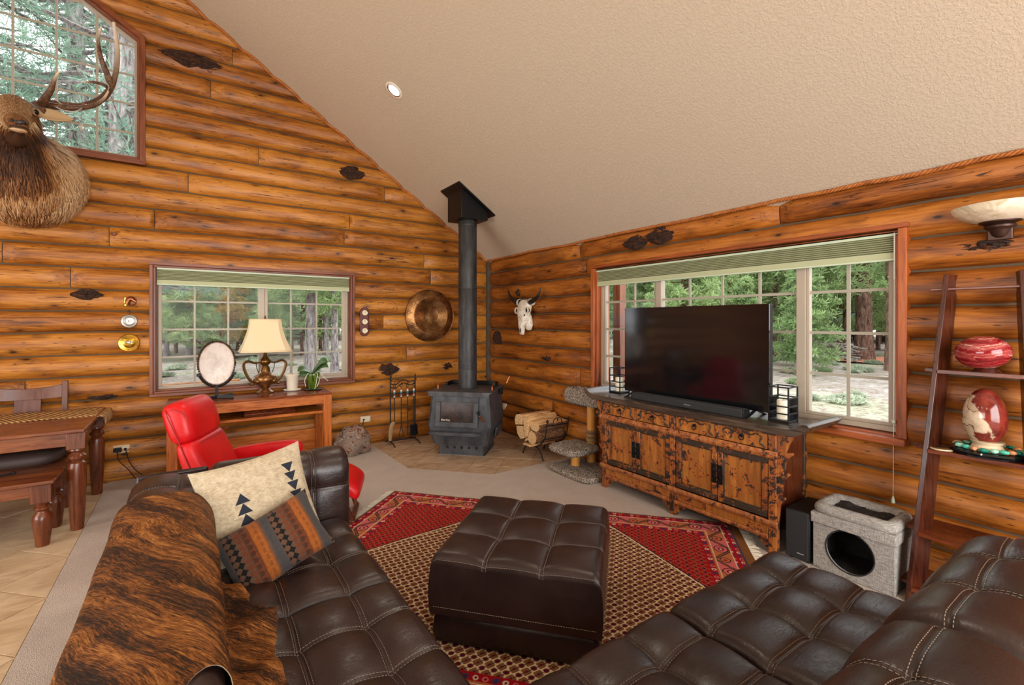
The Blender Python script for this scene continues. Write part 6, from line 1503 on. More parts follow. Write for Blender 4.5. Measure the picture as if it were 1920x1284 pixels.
m = MB(); m.loops(half([(.004, 1.968), (.013, 1.975), (.014, 1.985), (.006, 1.992), (.006, 2.0), (.02, 2.004), (.034, 2.018), (.042, 2.04), (.05, 2.052), (.062, 2.058), (.064, 2.068), (.056, 2.076), (.084, 2.086), (.086, 2.094), (.06, 2.092)]), False, False, closed=False); m.build('bracket', w, sc_, smooth=50)
MB().box(-.07, SYY-.05, 1.99, -.04, SYY+.05, 2.13).build('wall_plate', w, sc_, bevel=.006)
# recessed lamps in the ceiling
def can(x, y, label, g):
    n = Vector((-PITCH, 0, -1)).normalized(); 
    if x < RIDGE: n = Vector((PITCH, 0, -1)).normalized()
    z = roof(x); o = thing('recessed_light', label, 'ceiling light', (x, y, z), g, rotz=0)
    o.rotation_mode = 'QUATERNION'; o.rotation_quaternion = (-n).to_track_quat('Z', 'Y')
    MB().lathe([(.066, -.001), (.092, -.001), (.092, -.007), (.084, -.011), (.068, -.009)], n=36, cap=False).build('trim_ring', MT['white'], o, smooth=40)
    MB().lathe([(.070, -.010), (.066, -.0105), (.058, -.004), (.058, -.002), (.070, -.002)], n=36, cap=False).build('baffle', MT['copper_dark'], o, smooth=40)
    w = W('lamp_lens', (1, .9, .75, 1)); w.set('Emission Color', (1, .86, .66, 1)); w.set('Emission Strength', 12.0)
    MB().lathe([(0, -.0045), (.0605, -.0045), (.0605, -.003), (0, -.003)], n=32).build('lens', w.m, o)
    l = bpy.data.lights.new('recessed_lamp', 'SPOT'); l.energy = CAN_POWER; l.color = (1, .89, .74); l.spot_size = rad(150); l.spot_blend = 1; l.shadow_soft_size = .06
    lo = bpy.data.objects.new('recessed_lamp', l); COL.objects.link(lo); lo.location = Vector((x, y, z))+n*.03; lo.rotation_euler = n.to_track_quat('-Z', 'Y').to_euler()
for k, (x, y) in enumerate(CANS): can(x, y, 'round recessed ceiling lamp, lit, above the stove' if k == 0 else 'recessed ceiling lamp behind the camera', None if k == 0 else 'recessed lamps out of view')
# cellular shades
def shade(name, label, fr, u0, u1, ztop, zbot, d, cord_u):
    t = thing(name, label, 'blind', fr((u0+u1)/2, ztop, d))
    MB().box(*fr(u0, ztop-.028, d-.045), *fr(u1, ztop, d)).build('head_rail', MT['shade_rail'], t, bevel=.003)
    za, zb = ztop-.030, zbot+.054; n = 7; hh = (za-zb)/n
    for k in range(n):
        z1 = za-k*hh; z0 = z1-hh+.0025; Q = [(d-.030, z0), (d-.014, z0+.001), (d-.004, (z0+z1)/2-.002), (d-.014, z1-.001), (d-.030, z1)]
        MB().prism(Q, u0+.006, u1-.006, lambda a, b, u: fr(u, b, a)).build('pleat', MT['shade'], t, smooth=None)
    MB().box(*fr(u0+.006, zb, d-.034), *fr(u1-.006, za, d-.030)).build('gap_shadow_sheet', MT['shade_dark'], t)  # dark sheet behind the pleats, paints shade into their gaps
    MB().box(*fr(u0, zbot+.008, d-.03), *fr(u1, zbot+.052, d-.008)).build('bottom_cell', MT['shade'], t, bevel=.004)
    MB().box(*fr(u0, zbot, d-.034), *fr(u1, zbot+.010, d-.002)).build('bottom_rail', MT['shade_rail'], t, bevel=.002)
    if cord_u is not None:
        MB().tube([fr(cord_u, ztop-.02, d+.008), fr(cord_u, .95, d+.025), fr(cord_u, .46, d+.035)], .0014, 5).build('pull_cord', MT['white'], t)
        MB().box(*fr(cord_u-.004, ztop-.30, d+.004), *fr(cord_u+.004, ztop-.01, d+.010)).build('wand', MT['white'], t)
        MB().ball(fr(cord_u, .925, d+.026), .011, 10, 8).build('cord_bead', MT['shade_rail'], t)
        MB().lathe([(.004, .04), (.009, .02), (.010, .0), (.0, -.002)], fr(cord_u, .425, d+.035), 10).build('cord_weight', MT['shade_rail'], t)
shade('window_shade', 'sage pleated shade drawn up at the top of the lower gable window', fr_left, -3.958, -2.052, 2.108, 1.925, .03, None)
shade('window_shade', 'sage pleated shade with a white cord at the top of the wide window', fr_right, -4.905, -2.272, 2.115, 1.935, .035, -4.888)
# ------------------------------------------------------------------ outside: dry forest floor, pines, brush
GZ = -.5
rt = random.Random(21)
def gz(x, y): return GZ+.10*noise.noise(Vector((x*.10, y*.10, 3)))+.05*noise.noise(Vector((x*.35, y*.35, 7)))
w = W('forest_floor', srgb(196, 186, 172), .95, spec=.1); o = w.tc(); a = w.noise(o, .5, 5, .65); b = w.noise(o, 5, 6, .75); c_ = w.noise(o, 28, 3, .7)
col = w.ramp(a*.25+b*.5+c_*.25, [(.36, srgb(86, 78, 64)), (.46, srgb(134, 121, 106)), (.54, srgb(164, 154, 146)), (.64, srgb(196, 190, 188))])
col = w.mix((w.noise(o, .16, 3) > .56)*(b > .46)*.5, col, srgb(170, 176, 140))
w.set('Base Color', col); w.bump(b+c_, .8, .05); MT['soil'] = w.m
m = MB()
def ring_keep(u, v): return not (-10.5 < u < 1.0 and -12 < v < 1.0)
ax = sorted(set(lin(-70, -12, 16)+lin(-12, 30, 50)+lin(30, 90, 16)+[-10.5, .35, 1.0])); ay = sorted(set(lin(-50, -12, 12)+lin(-12, 30, 50)+lin(30, 100, 16)+[-12, .35, 1.0]))
m.grid(lambda x, y: (x, y, gz(x, y) if not (-9.6 < x < .15 and -9.4 < y < .15) else GZ), ax, ay); structure(m.build('ground_outside', MT['soil'], None, smooth=80))
m = MB(); P = [(23, 3.2), (29, 1.2), (40, -2), (60, -8)]
for k in range(3): m.add([(P[k][0], P[k][1]-1.2, gz(*P[k])+.06), (P[k+1][0], P[k+1][1]-1.5, gz(*P[k+1])+.06), (P[k+1][0], P[k+1][1]+2.5, gz(*P[k+1])+.10), (P[k][0], P[k][1]+1.2, gz(*P[k])+.10)], [(0, 1, 2, 3)])
structure(m.build('path_outside', plain('red_cinder', srgb(206, 128, 96), .95), None))
def bark(name, c0, c1, c2):
    w = W(name, c1, .95, spec=.1); q = w.noise(w.map(w.tc(), (9, 9, 2.2)), 1.2, 6, .72, .6); w.set('Base Color', w.ramp(q, [(.36, c0), (.5, c1), (.66, c2)])); w.bump(q, 1, .06); return w.m
MT['bark_grey'] = bark('pine_trunk_grey', srgb(84, 76, 76), srgb(146, 136, 134), srgb(188, 178, 174))
MT['bark_red'] = bark('pine_trunk_red', srgb(54, 40, 36), srgb(108, 82, 70), srgb(150, 120, 104))
def needle(name, c0, c1, c2):
    w = W(name, c1, .75, spec=.25); r = w.rnd(); q = w.noise(w.tc(), 1.6, 4, .7); q2 = w.noise(w.tc(), 9, 2, .7)
    w.set('Base Color', w.ramp(q*.65+q2*.35+(r-.5)*.16, [(.34, c0), (.5, c1), (.66, c2)])); w.set('Subsurface Weight', 0)
    tb = w.n('ShaderNodeBsdfTranslucent'); mx = w.n('ShaderNodeMixShader'); mx.inputs[0].default_value = .35; tb.inputs[0].default_value = c2
    w.nt.links.new(w.b.outputs[0], mx.inputs[1]); w.nt.links.new(tb.outputs[0], mx.inputs[2]); w.nt.links.new(mx.outputs[0], w.out.inputs[0]); return w.m
MT['needle'] = needle('pine_needles', srgb(72, 98, 62), srgb(126, 154, 98), srgb(184, 198, 142))
MT['needle_blue'] = needle('pine_needles_dusky', srgb(62, 90, 82), srgb(108, 140, 124), srgb(164, 188, 164))
MT['needle_gold'] = needle('turning_needles', srgb(130, 110, 50), srgb(196, 166, 84), srgb(222, 196, 120))
def tuft_of(m, c, r, rng, n=9, up=.25, wd=.016):
    for k in range(n):
        d = Vector((rng.gauss(0, 1), rng.gauss(0, 1), rng.gauss(up, .8))).normalized(); L = r*rng.uniform(.6, 1.15); s = d.cross(Vector((rng.random()-.5, rng.random()-.5, rng.random()-.5))).normalized()*wd*r/.25
        b = len(m.v); p = Vector(c); m.v += [tuple(p-s*.5), tuple(p+s*.5), tuple(p+d*L+s*.9), tuple(p+d*L*1.12), tuple(p+d*L-s*.9)]; m.f.append((b, b+1, b+2, b+3, b+4))
def crown_mesh(name, h0, h1, reach, nb, nt, rng, tr=.26, ntuft=9, droop=.1, conic=True, wd=.03):
    m, bmsh = MB(), MB()
    for k in range(nb):
        t = (k+rng.random())/nb; z = lerp(h0, h1, t); a = rng.uniform(0, 2*PI); L = reach*((1-t)**.7*.85+.18 if conic else (.6+.5*math.sin(PI*t)))*rng.uniform(.7, 1.1)
        d = Vector((math.cos(a), math.sin(a), 0)); sid = Vector((-d.y, d.x, 0)); bend = rng.uniform(-.25, .25)
        P = [Vector((0, 0, z))+d*L*u+sid*bend*L*u*u+Vector((0, 0, L*(-droop*u+.22*u*u))) for u in (0, .25, .5, .75, 1)]
        bmsh.tube(P, [.035*L/1.6, .028*L/1.6, .02*L/1.6, .012, .006], 4, False)
        for q in range(nt):
            u = rng.uniform(.28, 1.03); i = min(3, int(u*4)); p = P[i].lerp(P[i+1], u*4-i); tw = sid*rng.uniform(-.35, .35)*L*(1.1-u*.5)+Vector((0, 0, rng.uniform(-.05, .14)*L)); tuft_of(m, p+tw, tr*rng.uniform(.8, 1.2), rng, ntuft, wd=wd)
    return m.mesh(name, None), bmsh.mesh(name+'_branches', 60)
def trunk_mesh(name, h, r0, r1, rng):
    P = [(.06*math.sin(k*.9+rng.random())*k/8, .06*math.cos(k*.7+rng.random())*k/8, h*k/10-.3*(k == 0)) for k in range(11)]
    return MB().tube(P, [r0*1.35 if k == 0 else lerp(r0, r1, k/10) for k in range(11)], 14).mesh(name, 80)
# one master of each kind, then copies sharing their meshes
PROTO = {}
def proto(key, mats, trunk, crown):
    PROTO[key] = (mats, trunk, crown)
R2 = random.Random(8)
proto('tall', ('bark_grey', 'needle'), trunk_mesh('tall_trunk', 15, .20, .07, R2), crown_mesh('tall_crown', 3.6, 15.2, 2.6, 84, 17, R2, .30))
proto('bushy', ('bark_red', 'needle'), trunk_mesh('bushy_trunk', 8, .10, .03, R2), crown_mesh('bushy_crown', .9, 8.2, 2.1, 84, 18, R2, .26))
proto('young', ('bark_grey', 'needle'), trunk_mesh('young_trunk', 5, .06, .02, R2), crown_mesh('young_crown', .5, 5.2, 1.4, 62, 15, R2, .22))
proto('big', ('bark_red', 'needle'), trunk_mesh('big_trunk', 18, .42, .16, R2), crown_mesh('big_crown', 4.2, 18, 3.4, 86, 18, R2, .34))
proto('near', ('bark_grey', 'needle_blue'), trunk_mesh('near_trunk', 16, .30, .14, R2), crown_mesh('near_crown', 2.6, 14, 3.4, 90, 19, R2, .21, 9, .28, False, .014))
NAMES = dict(tall='tall_pine', bushy='bushy_pine', young='young_pine', big='old_pine', near='drooping_pine')
def tree(key, x, y, s, label, group=None, nd=None, bk=None, rz=None):
    mats, tm, (cm, bm_) = PROTO[key]
    o = thing(NAMES[key], label, 'tree', (x, y, gz(x, y)-.02), group, rotz=rt.uniform(0, 6.28) if rz is None else rz); o.scale = (s, s, s)
    for nm, me, mt in (('trunk', tm, bk or mats[0]), ('branches', bm_, bk or mats[0]), ('foliage', cm, nd or mats[1])):
        c = bpy.data.objects.new(nm, me); COL.objects.link(c); c.parent = o
        if not me.materials: me.materials.append(None)
        c.material_slots[0].link = 'OBJECT'; c.material_slots[0].material = MT[mt]
    return o
def through(x, y):   # which pane of which window a spot on the ground is seen through, and how far off
    dx, dy = x-CAM[0], y-CAM[1]; D = math.hypot(dx, dy); far_ = 'close by' if D < 11 else ('farther out' if D < 19 else 'far off')
    if dx > 0 and y < 3 or dx > dy*.6 and dx > 0:
        v = CAM[1]-CAM[0]*dy/dx
        if -4.85 < v < -2.3: return 'wide', 'right sash' if v < -4.315 else ('centre panes' if v < -3.05 else 'left sash'), far_
    if dy > 0:
        u = CAM[0]-CAM[1]*dx/dy
        if -3.92 < u < -2.08: return 'lower gable', 'left sash' if u < -3.02 else 'right sash', far_
    return None
G1, G2 = 'pines beyond the lower gable window', 'pines beyond the wide window'
# seen through the lower gable window
tree('tall', .16, 13.7, 1.02, 'thick grey pine trunk right of centre in the lower gable window', bk='bark_grey')
tree('tall', .90, 12.9, .72, 'grey pine trunk at the right edge of the lower gable window')
tree('tall', -3.85, 29.0, .80, 'slim pale pine trunk left in the lower gable window')
tree('tall', -2.5, 36.0, .95, 'reddish slim pine trunk behind the pale one, left half of the window', bk='bark_red')
tree('bushy', -2.3, 26.0, .95, 'gold tinged pine beyond the left sash of the lower gable window', nd='needle_gold')
for k, (x, y, s, key) in enumerate([(-5.4, 24, 1, 'bushy'), (-4.6, 32, 1.1, 'bushy'), (-3.3, 38, 1.2, 'bushy'), (-1.2, 30, 1.0, 'bushy'), (-.6, 38, 1.2, 'bushy'), (.6, 26, .9, 'bushy'), (1.7, 24, 1.0, 'bushy'), (2.6, 33, 1.1, 'bushy'), (-6.8, 34, 1.1, 'bushy'), (-.4, 22, .8, 'young'), (-3.0, 24, .75, 'young'), (3.6, 28, 1.1, 'bushy'), (4.4, 40, 1.2, 'bushy'), (-1.7, 44, 1.3, 'bushy'), (-8.0, 28, 1.2, 'bushy'), (1.2, 44, 1.3, 'bushy')]):
    t_ = through(x, y); l = '%s green pine %s, %s the lower gable window' % ('young' if key == 'young' else 'bushy', 'nearer' if y < 27 else ('farther' if y < 36 else 'farthest'), ('beyond the '+t_[1]+' of') if t_ and t_[0] == 'lower gable' else 'off to the side of')
    tree(key, x, y, s, l, l)
for k, (x, y, s) in enumerate([(-4.9, 27, .62), (-.9, 31, .72), (1.4, 30, .7), (2.2, 20, .6), (-1.6, 33, .6), (3.0, 24, .6)]): tree('tall', x, y, s, 'slender grey pine trunk %s the %s of the lower gable window' % ('well beyond' if y > 26 else 'beyond', (through(x, y) or (0, 'side'))[1]), 'trunks beyond the lower gable window')
# through the gable window: close, with hanging boughs
tree('near', -4.95, 7.6, 1.0, 'close pine with drooping boughs and a thick trunk at the right of the gable window', rz=.4)
tree('near', -8.2, 8.6, .95, 'close pine with drooping boughs at the left of the gable window', rz=2.1)
for x, y, s in ((-6.4, 12, 1.0), (-5.9, 14.5, .9), (-9.5, 14, 1.0), (-7.2, 17, 1.1)): tree('near', x, y, s, 'dusky pine beyond the gable window', 'pines beyond the gable window')
# through the wide window
tree('big', 23.4, 5.55, .78, 'old dark pine trunk beside the mullion of the wide window')
tree('big', 25.4, 3.7, .95, 'old pine with a flared trunk beyond the right sash, left of the cinder path')
tree('tall', 20.4, 1.1, .95, 'dark pine trunk at the right edge of the wide window', bk='bark_red')
tree('young', 16.0, 2.4, .9, 'young bright green pine close to the wide window, right sash')
tree('young', 14.5, 4.1, .72, 'thin sapling pine standing before the old trunks')
tree('bushy', 12.6, 5.6, .80, 'bushy green pine behind the right end of the television')
tree('bushy', 11.5, 10.5, .85, 'bushy dark pine behind the left half of the television', nd='needle_blue')
for k, (x, y, s, key) in enumerate([(17, 8.2, 1, 'bushy'), (22, 9.5, 1.1, 'bushy'), (27, 13, 1.2, 'bushy'), (30, 8, 1.2, 'bushy'), (33, 3.5, 1.2, 'bushy'), (35, 12, 1.2, 'bushy'), (28, -1, 1.1, 'bushy'), (20, 13, 1, 'bushy'), (16, 16, 1, 'bushy'), (24, 19, 1.1, 'bushy'), (32, 19, 1.3, 'bushy'), (38, 7, 1.3, 'bushy'), (42, 0, 1.3, 'bushy'), (19, 4.2, .85, 'young'), (44, 15, 1.4, 'bushy'), (13, 14, .9, 'bushy'), (9, 12.5, .8, 'bushy'), (25, -3, 1.0, 'bushy'), (31, -5, 1.2, 'bushy')]):
    t_ = through(x, y); l = '%s green pine %s, %s the wide window' % ('young' if key == 'young' else 'bushy', 'nearer' if x < 21 else ('farther' if x < 31 else 'farthest'), ('beyond the '+t_[1]+' of') if t_ and t_[0] == 'wide' else 'off to the side of')
    tree(key, x, y, s, l, l)
for x, y, s in ((28.5, 10, .8), (34, 9.5, .8), (30, 6.2, .7), (26, 9.8, .75), (33, 15, .8), (37, 4.5, .8), (24, 7.5, .6), (29, 3.6, .65)): tree('tall', x, y, s, 'slender reddish pine trunk %s the %s of the wide window' % ('well beyond' if x > 29 else 'beyond', (through(x, y) or (0, 'side'))[1]), 'trunks beyond the wide window', bk='bark_red')
# far wall of the forest: too many and too far to tell apart
m = MB(); mt_ = MB(); rf = random.Random(31)
for k in range(520):
    a = rad(rf.uniform(-14, 112)); D = rf.uniform(46, 78); x, y = D*math.cos(a), D*math.sin(a); h = rf.uniform(9, 17)
    mt_.tube([(x, y, gz(x, y)-.2), (x, y, h*.8)], [.22, .08], 5, False)
    for q in range(26):
        t = rf.random()**.8; r = (1-t)*2.6+.3; aa = rf.uniform(0, 6.28); tuft_of(m, (x+r*math.cos(aa)*rf.random(), y+r*math.sin(aa)*rf.random(), 1.2+t*h), 1.25, rf, 7, wd=.05)
far = thing('distant_forest', 'far dense wall of pines closing the view through every window', 'forest', (40, 40, GZ)); far['kind'] = 'stuff'
stuff(m.build('far_foliage', MT['needle_blue'], far, smooth=None)); stuff(mt_.build('far_trunks', MT['bark_red'], far, smooth=None))
# sagebrush clumps
SG = needle('sagebrush', srgb(92, 104, 78), srgb(150, 160, 132), srgb(200, 206, 184)); MT['sage'] = SG
MT['sage_green'] = needle('green_brush', srgb(82, 100, 62), srgb(126, 146, 100), srgb(176, 188, 146))
brush = []
for k in range(3):
    m = MB(); rb = random.Random(50+k)
    for q in range(150):
        a = rb.uniform(0, 6.28); r = .42*math.sqrt(rb.random()); tuft_of(m, (r*math.cos(a), r*math.sin(a), rb.uniform(0, .30)*(1-r/.6)), .17, rb, 6, .9, .03)
    brush.append(m.mesh('brush_%s' % 'abc'[k], None))
def shrub(x, y, s, label, group, mt='sage', k=0):
    o = bpy.data.objects.new('sagebrush', brush[k]); COL.objects.link(o); o.location = (x, y, gz(x, y)+.02); o.scale = (s, s, s*rt.uniform(.7, 1)); o.rotation_euler = (0, 0, rt.uniform(0, 6.28))
    if not o.data.materials: o.data.materials.append(None)
    o.material_slots[0].link = 'OBJECT'; o.material_slots[0].material = MT[mt]; tag(o, label, 'shrub', group)
shrub(5.2, -2.0, 1.15, 'large sagebrush with bare stems close to the wide window, right sash', None, 'sage', 0)
shrub(3.6, -2.75, .95, 'bright green brush just outside the wide window, right sash', None, 'sage_green', 1)
def place_shrub(x, y, k):
    t = through(x, y)
    if not t: return
    sz = rt.uniform(.4, 1.0); hue = 'sage' if k % 3 or t[0] != 'wide' else 'sage_green'
    col_ = 'grey green' if hue == 'sage' else 'fresh green'; big_ = 'small' if sz < .6 else ('low' if sz < .8 else 'broad')
    l = '%s %s sagebrush %s beyond the %s of the %s window' % (big_, col_, t[2], t[1], t[0])
    shrub(x, y, sz, l, l, hue, k % 3)
for k in range(60):
    x, y = rt.uniform(3.2, 24), rt.uniform(-4.5, 9)
    if x < 6 and y > 0: x += 3
    place_shrub(x, y, k)
for k in range(44):
    y = rt.uniform(5, 30); place_shrub(-3.2+rt.uniform(-.32, .36)*(y+6), y, k)
# brush piles of dead limbs, porch post, rail log
DW = bark('dead_wood', srgb(70, 62, 58), srgb(136, 124, 116), srgb(186, 176, 168)); MT['dead'] = DW
def pile(x, y, w_, h, n, label):
    t = thing('brush_pile', label, 'brush pile', (x, y, gz(x, y))); r = random.Random(int(x*10))
    for k in range(n):
        a = r.uniform(-.5, .5)+(PI if k % 2 else 0); px_, py_ = x+r.uniform(-w_, w_)*.4, y+r.uniform(-w_, w_)*.5; L = r.uniform(.6, 1.3)*w_*.6; z = gz(px_, py_)+r.uniform(.02, h)
        MB().tube([(px_, py_-L*.5*math.cos(a), z), (px_+L*.15*math.sin(a*5), py_, z+r.uniform(.05, .2)*h), (px_+L*.3*math.sin(a*9), py_+L*.5*math.cos(a), z+r.uniform(-.2, .5)*h)], [.05*r.uniform(.6, 1.4), .04, .02], 5).build('branch', DW, t, smooth=80)
pile(23.0, 4.6, 2.2, .95, 46, 'grey pile of dead limbs before the old pines beyond the wide window')
pile(26.0, 8.6, 2.4, .7, 40, 'dead limb pile just right of the television, beyond the wide window')
pile(-2.0, 24.5, 2.6, .5, 30, 'dark heap of fallen limbs beyond the lower gable window')
pp_ = MB().box(.86, -1.80, GZ-.2, .98, -1.68, 2.6).build('porch_post', MT['trim_z'], None, bevel=.006); tag(pp_, 'square brown porch post just outside the left sash of the wide window', 'post')
lg = MB().tube([(-3.98, .36, .835), (-3.6, .37, .842), (-3.2, .36, .852)], [.038, .040, .034], 12).build('rail_log', MT['log_x'], None, smooth=60); tag(lg, 'weathered log lying along the outside sill of the lower gable window', 'log')
sl_ = MB().box(-4.1, .19, .76, -1.9, .46, .80).build('outer_sill', MT['trim'], w2)
# ------------------------------------------------------------------ elk head mount
EX = -4.86
ek = thing('elk_mount', 'mounted bull elk head with wide antlers on the gable wall above the dining table', 'trophy', (EX, -.05, 2.8))
# one continuous body, lofted from the wall to the nose: centre x,y,z, half width, half height, pitch of the ring (0 = faces the room), tone
RG = [
 (EX, -.045, 2.80, .30, .34, 0, 0), (EX, -.05, 2.80, .395, .41, 0, 0), (EX, -.16, 2.80, .415, .425, 4, .02), (EX, -.28, 2.815, .385, .40, 10, .10),
 (EX+.005, -.38, 2.85, .325, .35, 22, .35), (EX+.01, -.45, 2.90, .27, .30, 34, .62), (EX+.015, -.50, 2.965, .225, .25, 46, .85), (EX+.02, -.53, 3.03, .185, .215, 56, 1.0), (EX+.02, -.555, 3.10, .155, .185, 60, .95),
 (EX+.02, -.575, 3.165, .140, .165, 58, .7), (EX+.022, -.60, 3.215, .137, .150, 44, .28), (EX+.026, -.655, 3.215, .134, .150, 10, .18), (EX+.044, -.71, 3.185, .118, .140, -14, .14), (EX+.062, -.765, 3.145, .094, .118, -24, .14), (EX+.080, -.82, 3.105, .077, .098, -30, .18), (EX+.098, -.87, 3.068, .070, .082, -34, .2), (EX+.110, -.91, 3.042, .066, .068, -38, .26), (EX+.118, -.935, 3.025, .052, .050, -42, .4), (EX+.121, -.945, 3.017, .026, .026, -44, .4)]
m = MB(); R = []; tone = []
NB = 36
for i, (x, y, z, hw, hh, pt, t) in enumerate(RG):
    p = rad(pt); ring = []
    for j in range(NB):
        a = 2*PI*j/NB; u, v = hw*math.cos(a), hh*math.sin(a)
        if 10 <= i <= 15: u *= (1 if v > 0 else .86)*(1+.07*math.exp(-((a-.55)/.25)**2)+.07*math.exp(-((a-PI+.55)/.25)**2))
        if 3 <= i <= 7 and v < 0: v *= 1.06
        k = 1+.02*noise.noise(Vector((math.cos(a)*2, math.sin(a)*2, i*.6)))+(.05*noise.noise(Vector((math.cos(a)*7, math.sin(a)*7, i*.8))) if 4 <= i <= 9 else 0)
        ring.append((x+u*k, y-v*k*math.sin(p)*-1*1.0 if False else y+v*k*math.sin(p)*1.0, z+v*k*math.cos(p)))
    R.append(ring)
    for j in range(NB):
        sa, ca = math.sin(2*PI*j/NB), math.cos(2*PI*j/NB)
        if i <= 3: tt = .0+.40*sm(.1, .95, -sa)*sm(.75, .1, abs(ca)) + (.06*i/3)
        elif i <= 9: tt = t*(.25+.75*sm(.45, -.3, sa)*sm(1.05, .62, abs(ca))) if i < 8 else t*(.6+.4*sm(.4, -.3, sa))
        else: tt = t + (-.16 if sa < -.3 else 0) + .06*sm(.5, 1, sa)
        tone.append(tt)
m.loops(R)
w = W('elk_coat', rough=.8, spec=.2)
tn = w.attr('tone'); T = V(w, tn.outputs['Fac']); o = w.tc()
hr = w.noise(w.map(o, (90, 60, 22)), 1.2, 5, .7, .3); big = w.noise(o, 7, 3)
hr2 = w.noise(w.map(o, (160, 120, 40)), 1.0, 3, .7)
c = w.ramp(T+(big-.5)*.22+(hr-.5)*.3, [(.02, srgb(206, 168, 120)), (.18, srgb(168, 122, 78)), (.40, srgb(140, 88, 48)), (.66, srgb(92, 56, 33)), (.95, srgb(60, 37, 24))])
c = w.mix((hr.smooth(.38, .62)*-1+1)*.6, c, srgb(44, 28, 18)); c = w.mix(hr2.smooth(.55, .75)*.35, c, srgb(220, 186, 140))
w.set('Base Color', c); w.bump(hr+hr2*.6, .9, .02); MT['elk'] = w.m
body = m.build('head_and_neck', MT['elk'], ek, smooth=80)
at = body.data.attributes.new('tone', 'FLOAT', 'POINT'); at.data.foreach_set('value', tone)
q = body.modifiers.new('smooth', 'SUBSURF'); q.levels = 1; q.render_levels = 2
# coarse hair of the mane and the shorter coat of the shoulder
def fur(name, r0, r1, n, ln, wdt, mt, seed, cond, tone_):
    rq = random.Random(seed); fm = MB(); tn_ = []
    for k in range(n):
        fi = rq.uniform(r0, r1); i = int(fi); u = fi-i; fj = rq.uniform(0, NB); j = int(fj) % NB; v = fj-int(fj); j2 = (j+1) % NB
        a_ = 2*PI*fj/NB
        if not cond(fi, math.sin(a_), math.cos(a_), rq): continue
        A_ = [Vector(R[i][j]), Vector(R[i][j2]), Vector(R[i+1][j2]), Vector(R[i+1][j])]
        p = (A_[0]*(1-v)+A_[1]*v)*(1-u)+(A_[3]*(1-v)+A_[2]*v)*u
        nr = (A_[1]-A_[0]).cross(A_[3]-A_[0]).normalized(); cen = Vector(RG[i][:3])
        if nr.dot(p-cen) < 0: nr = -nr
        down = Vector((rq.uniform(-.25, .25), .25, -1)); d = (down-nr*down.dot(nr)).normalized(); L = ln*rq.uniform(.5, 1.2); s_ = d.cross(nr).normalized()*wdt
        b_ = len(fm.v); q_ = p+nr*.002
        fm.v += [tuple(q_-s_), tuple(q_+s_), tuple(q_+d*L+nr*L*rq.uniform(.08, .35))]; fm.f.append((b_, b_+1, b_+2)); tv = tone_(fi, math.sin(a_), math.cos(a_))+rq.uniform(-.22, .22); tn_ += [tv, tv, tv-.2]
    o_ = fm.build(name, mt, ek, smooth=None); a2_ = o_.data.attributes.new('tone', 'FLOAT', 'POINT'); a2_.data.foreach_set('value', tn_); return stuff(o_)
TN = lambda fi, sa, ca: tone[min(len(RG)-1, int(fi+.5))*NB+int((math.atan2(sa, ca) % (2*PI))/(2*PI)*NB) % NB]
wf = W('elk_hair', rough=.6, spec=.25); Tq = V(wf, wf.attr('tone').outputs['Fac'])
wf.set('Base Color', wf.ramp(Tq, [(.0, srgb(230, 200, 158)), (.2, srgb(190, 146, 98)), (.42, srgb(142, 90, 48)), (.7, srgb(80, 48, 28)), (1.0, srgb(40, 25, 17))]))
fur('mane', 3.6, 9.8, 9000, .085, .0028, wf.m, 1, lambda fi, sa, ca, q: sa < .75, TN)
fur('shoulder_coat', 1.0, 4.2, 9000, .045, .0022, wf.m, 2, lambda fi, sa, ca, q: True, TN)
fur('face_coat', 10.2, 15.5, 5000, .018, .0013, wf.m, 3, lambda fi, sa, ca, q: not (10.6 < fi < 12.8 and abs(ca) > .8 and -.1 < sa < .6), TN)
DK = plain('elk_nose', srgb(40, 32, 30), .35, bump=.4, bscale=90); EBR = plain('elk_throat', srgb(62, 40, 26), .95, spec=.1, bump=.8, bscale=80); PALE = plain('elk_lip', srgb(196, 166, 130), .8)
MB().ball((EX+.124, -.938, 3.050), (.050, .030, .026), 18, 10, .25, 3).build('nose', DK, ek, smooth=80)
for s in (-1, 1): MB().ball((EX+.124+s*.032, -.962, 3.052), (.013, .010, .012), 10, 8).build('nostril', plain('nostril', (.004, .003, .003, 1), .5), ek)
MB().ball((EX+.116, -.915, 2.998), (.046, .034, .012), 18, 10, .3, 5).build('lower_lip', PALE, ek, smooth=80)
MB().tube(spline([(EX+.060, -.90, 3.020), (EX+.088, -.948, 3.014), (EX+.124, -.961, 3.012), (EX+.154, -.948, 3.014), (EX+.172, -.90, 3.020)], 16), .005, 6).build('mouth', DK, ek)
MB().tube(spline([(EX+.10, -.875, 2.985), (EX+.09, -.81, 2.955), (EX+.06, -.72, 2.985)], 10), [.010, .018, .026, .034, .042, .05, .056, .06, .06, .05], 12).build('chin_beard', EBR, ek, smooth=80)
for s in (-1, 1):
    ex, ey, ez = EX+.034+s*.127, -.700, 3.226
    MB().ball((ex, ey, ez), (.027, .029, .026), 16, 12).build('eye', plain('glass_eye', srgb(14, 9, 7), .05), ek, smooth=80)
    MB().tube(spline([(ex+s*.004, ey+.034, ez-.004), (ex+s*.008, ey+.012, ez+.022), (ex+s*.0, ey-.022, ez+.018), (ex-s*.008, ey-.036, ez-.008), (ex+s*.004, ey-.012, ez-.022), (ex+s*.008, ey+.02, ez-.018), (ex+s*.004, ey+.034, ez-.004)], 28), .008, 6, False).build('eyelid', MT['elk'], ek, smooth=80)
EIN = plain('ear_lining', srgb(196, 164, 122), .9, bump=.6, bscale=140); EOUT = plain('ear_back', srgb(126, 82, 48), .9, bump=.6, bscale=140)
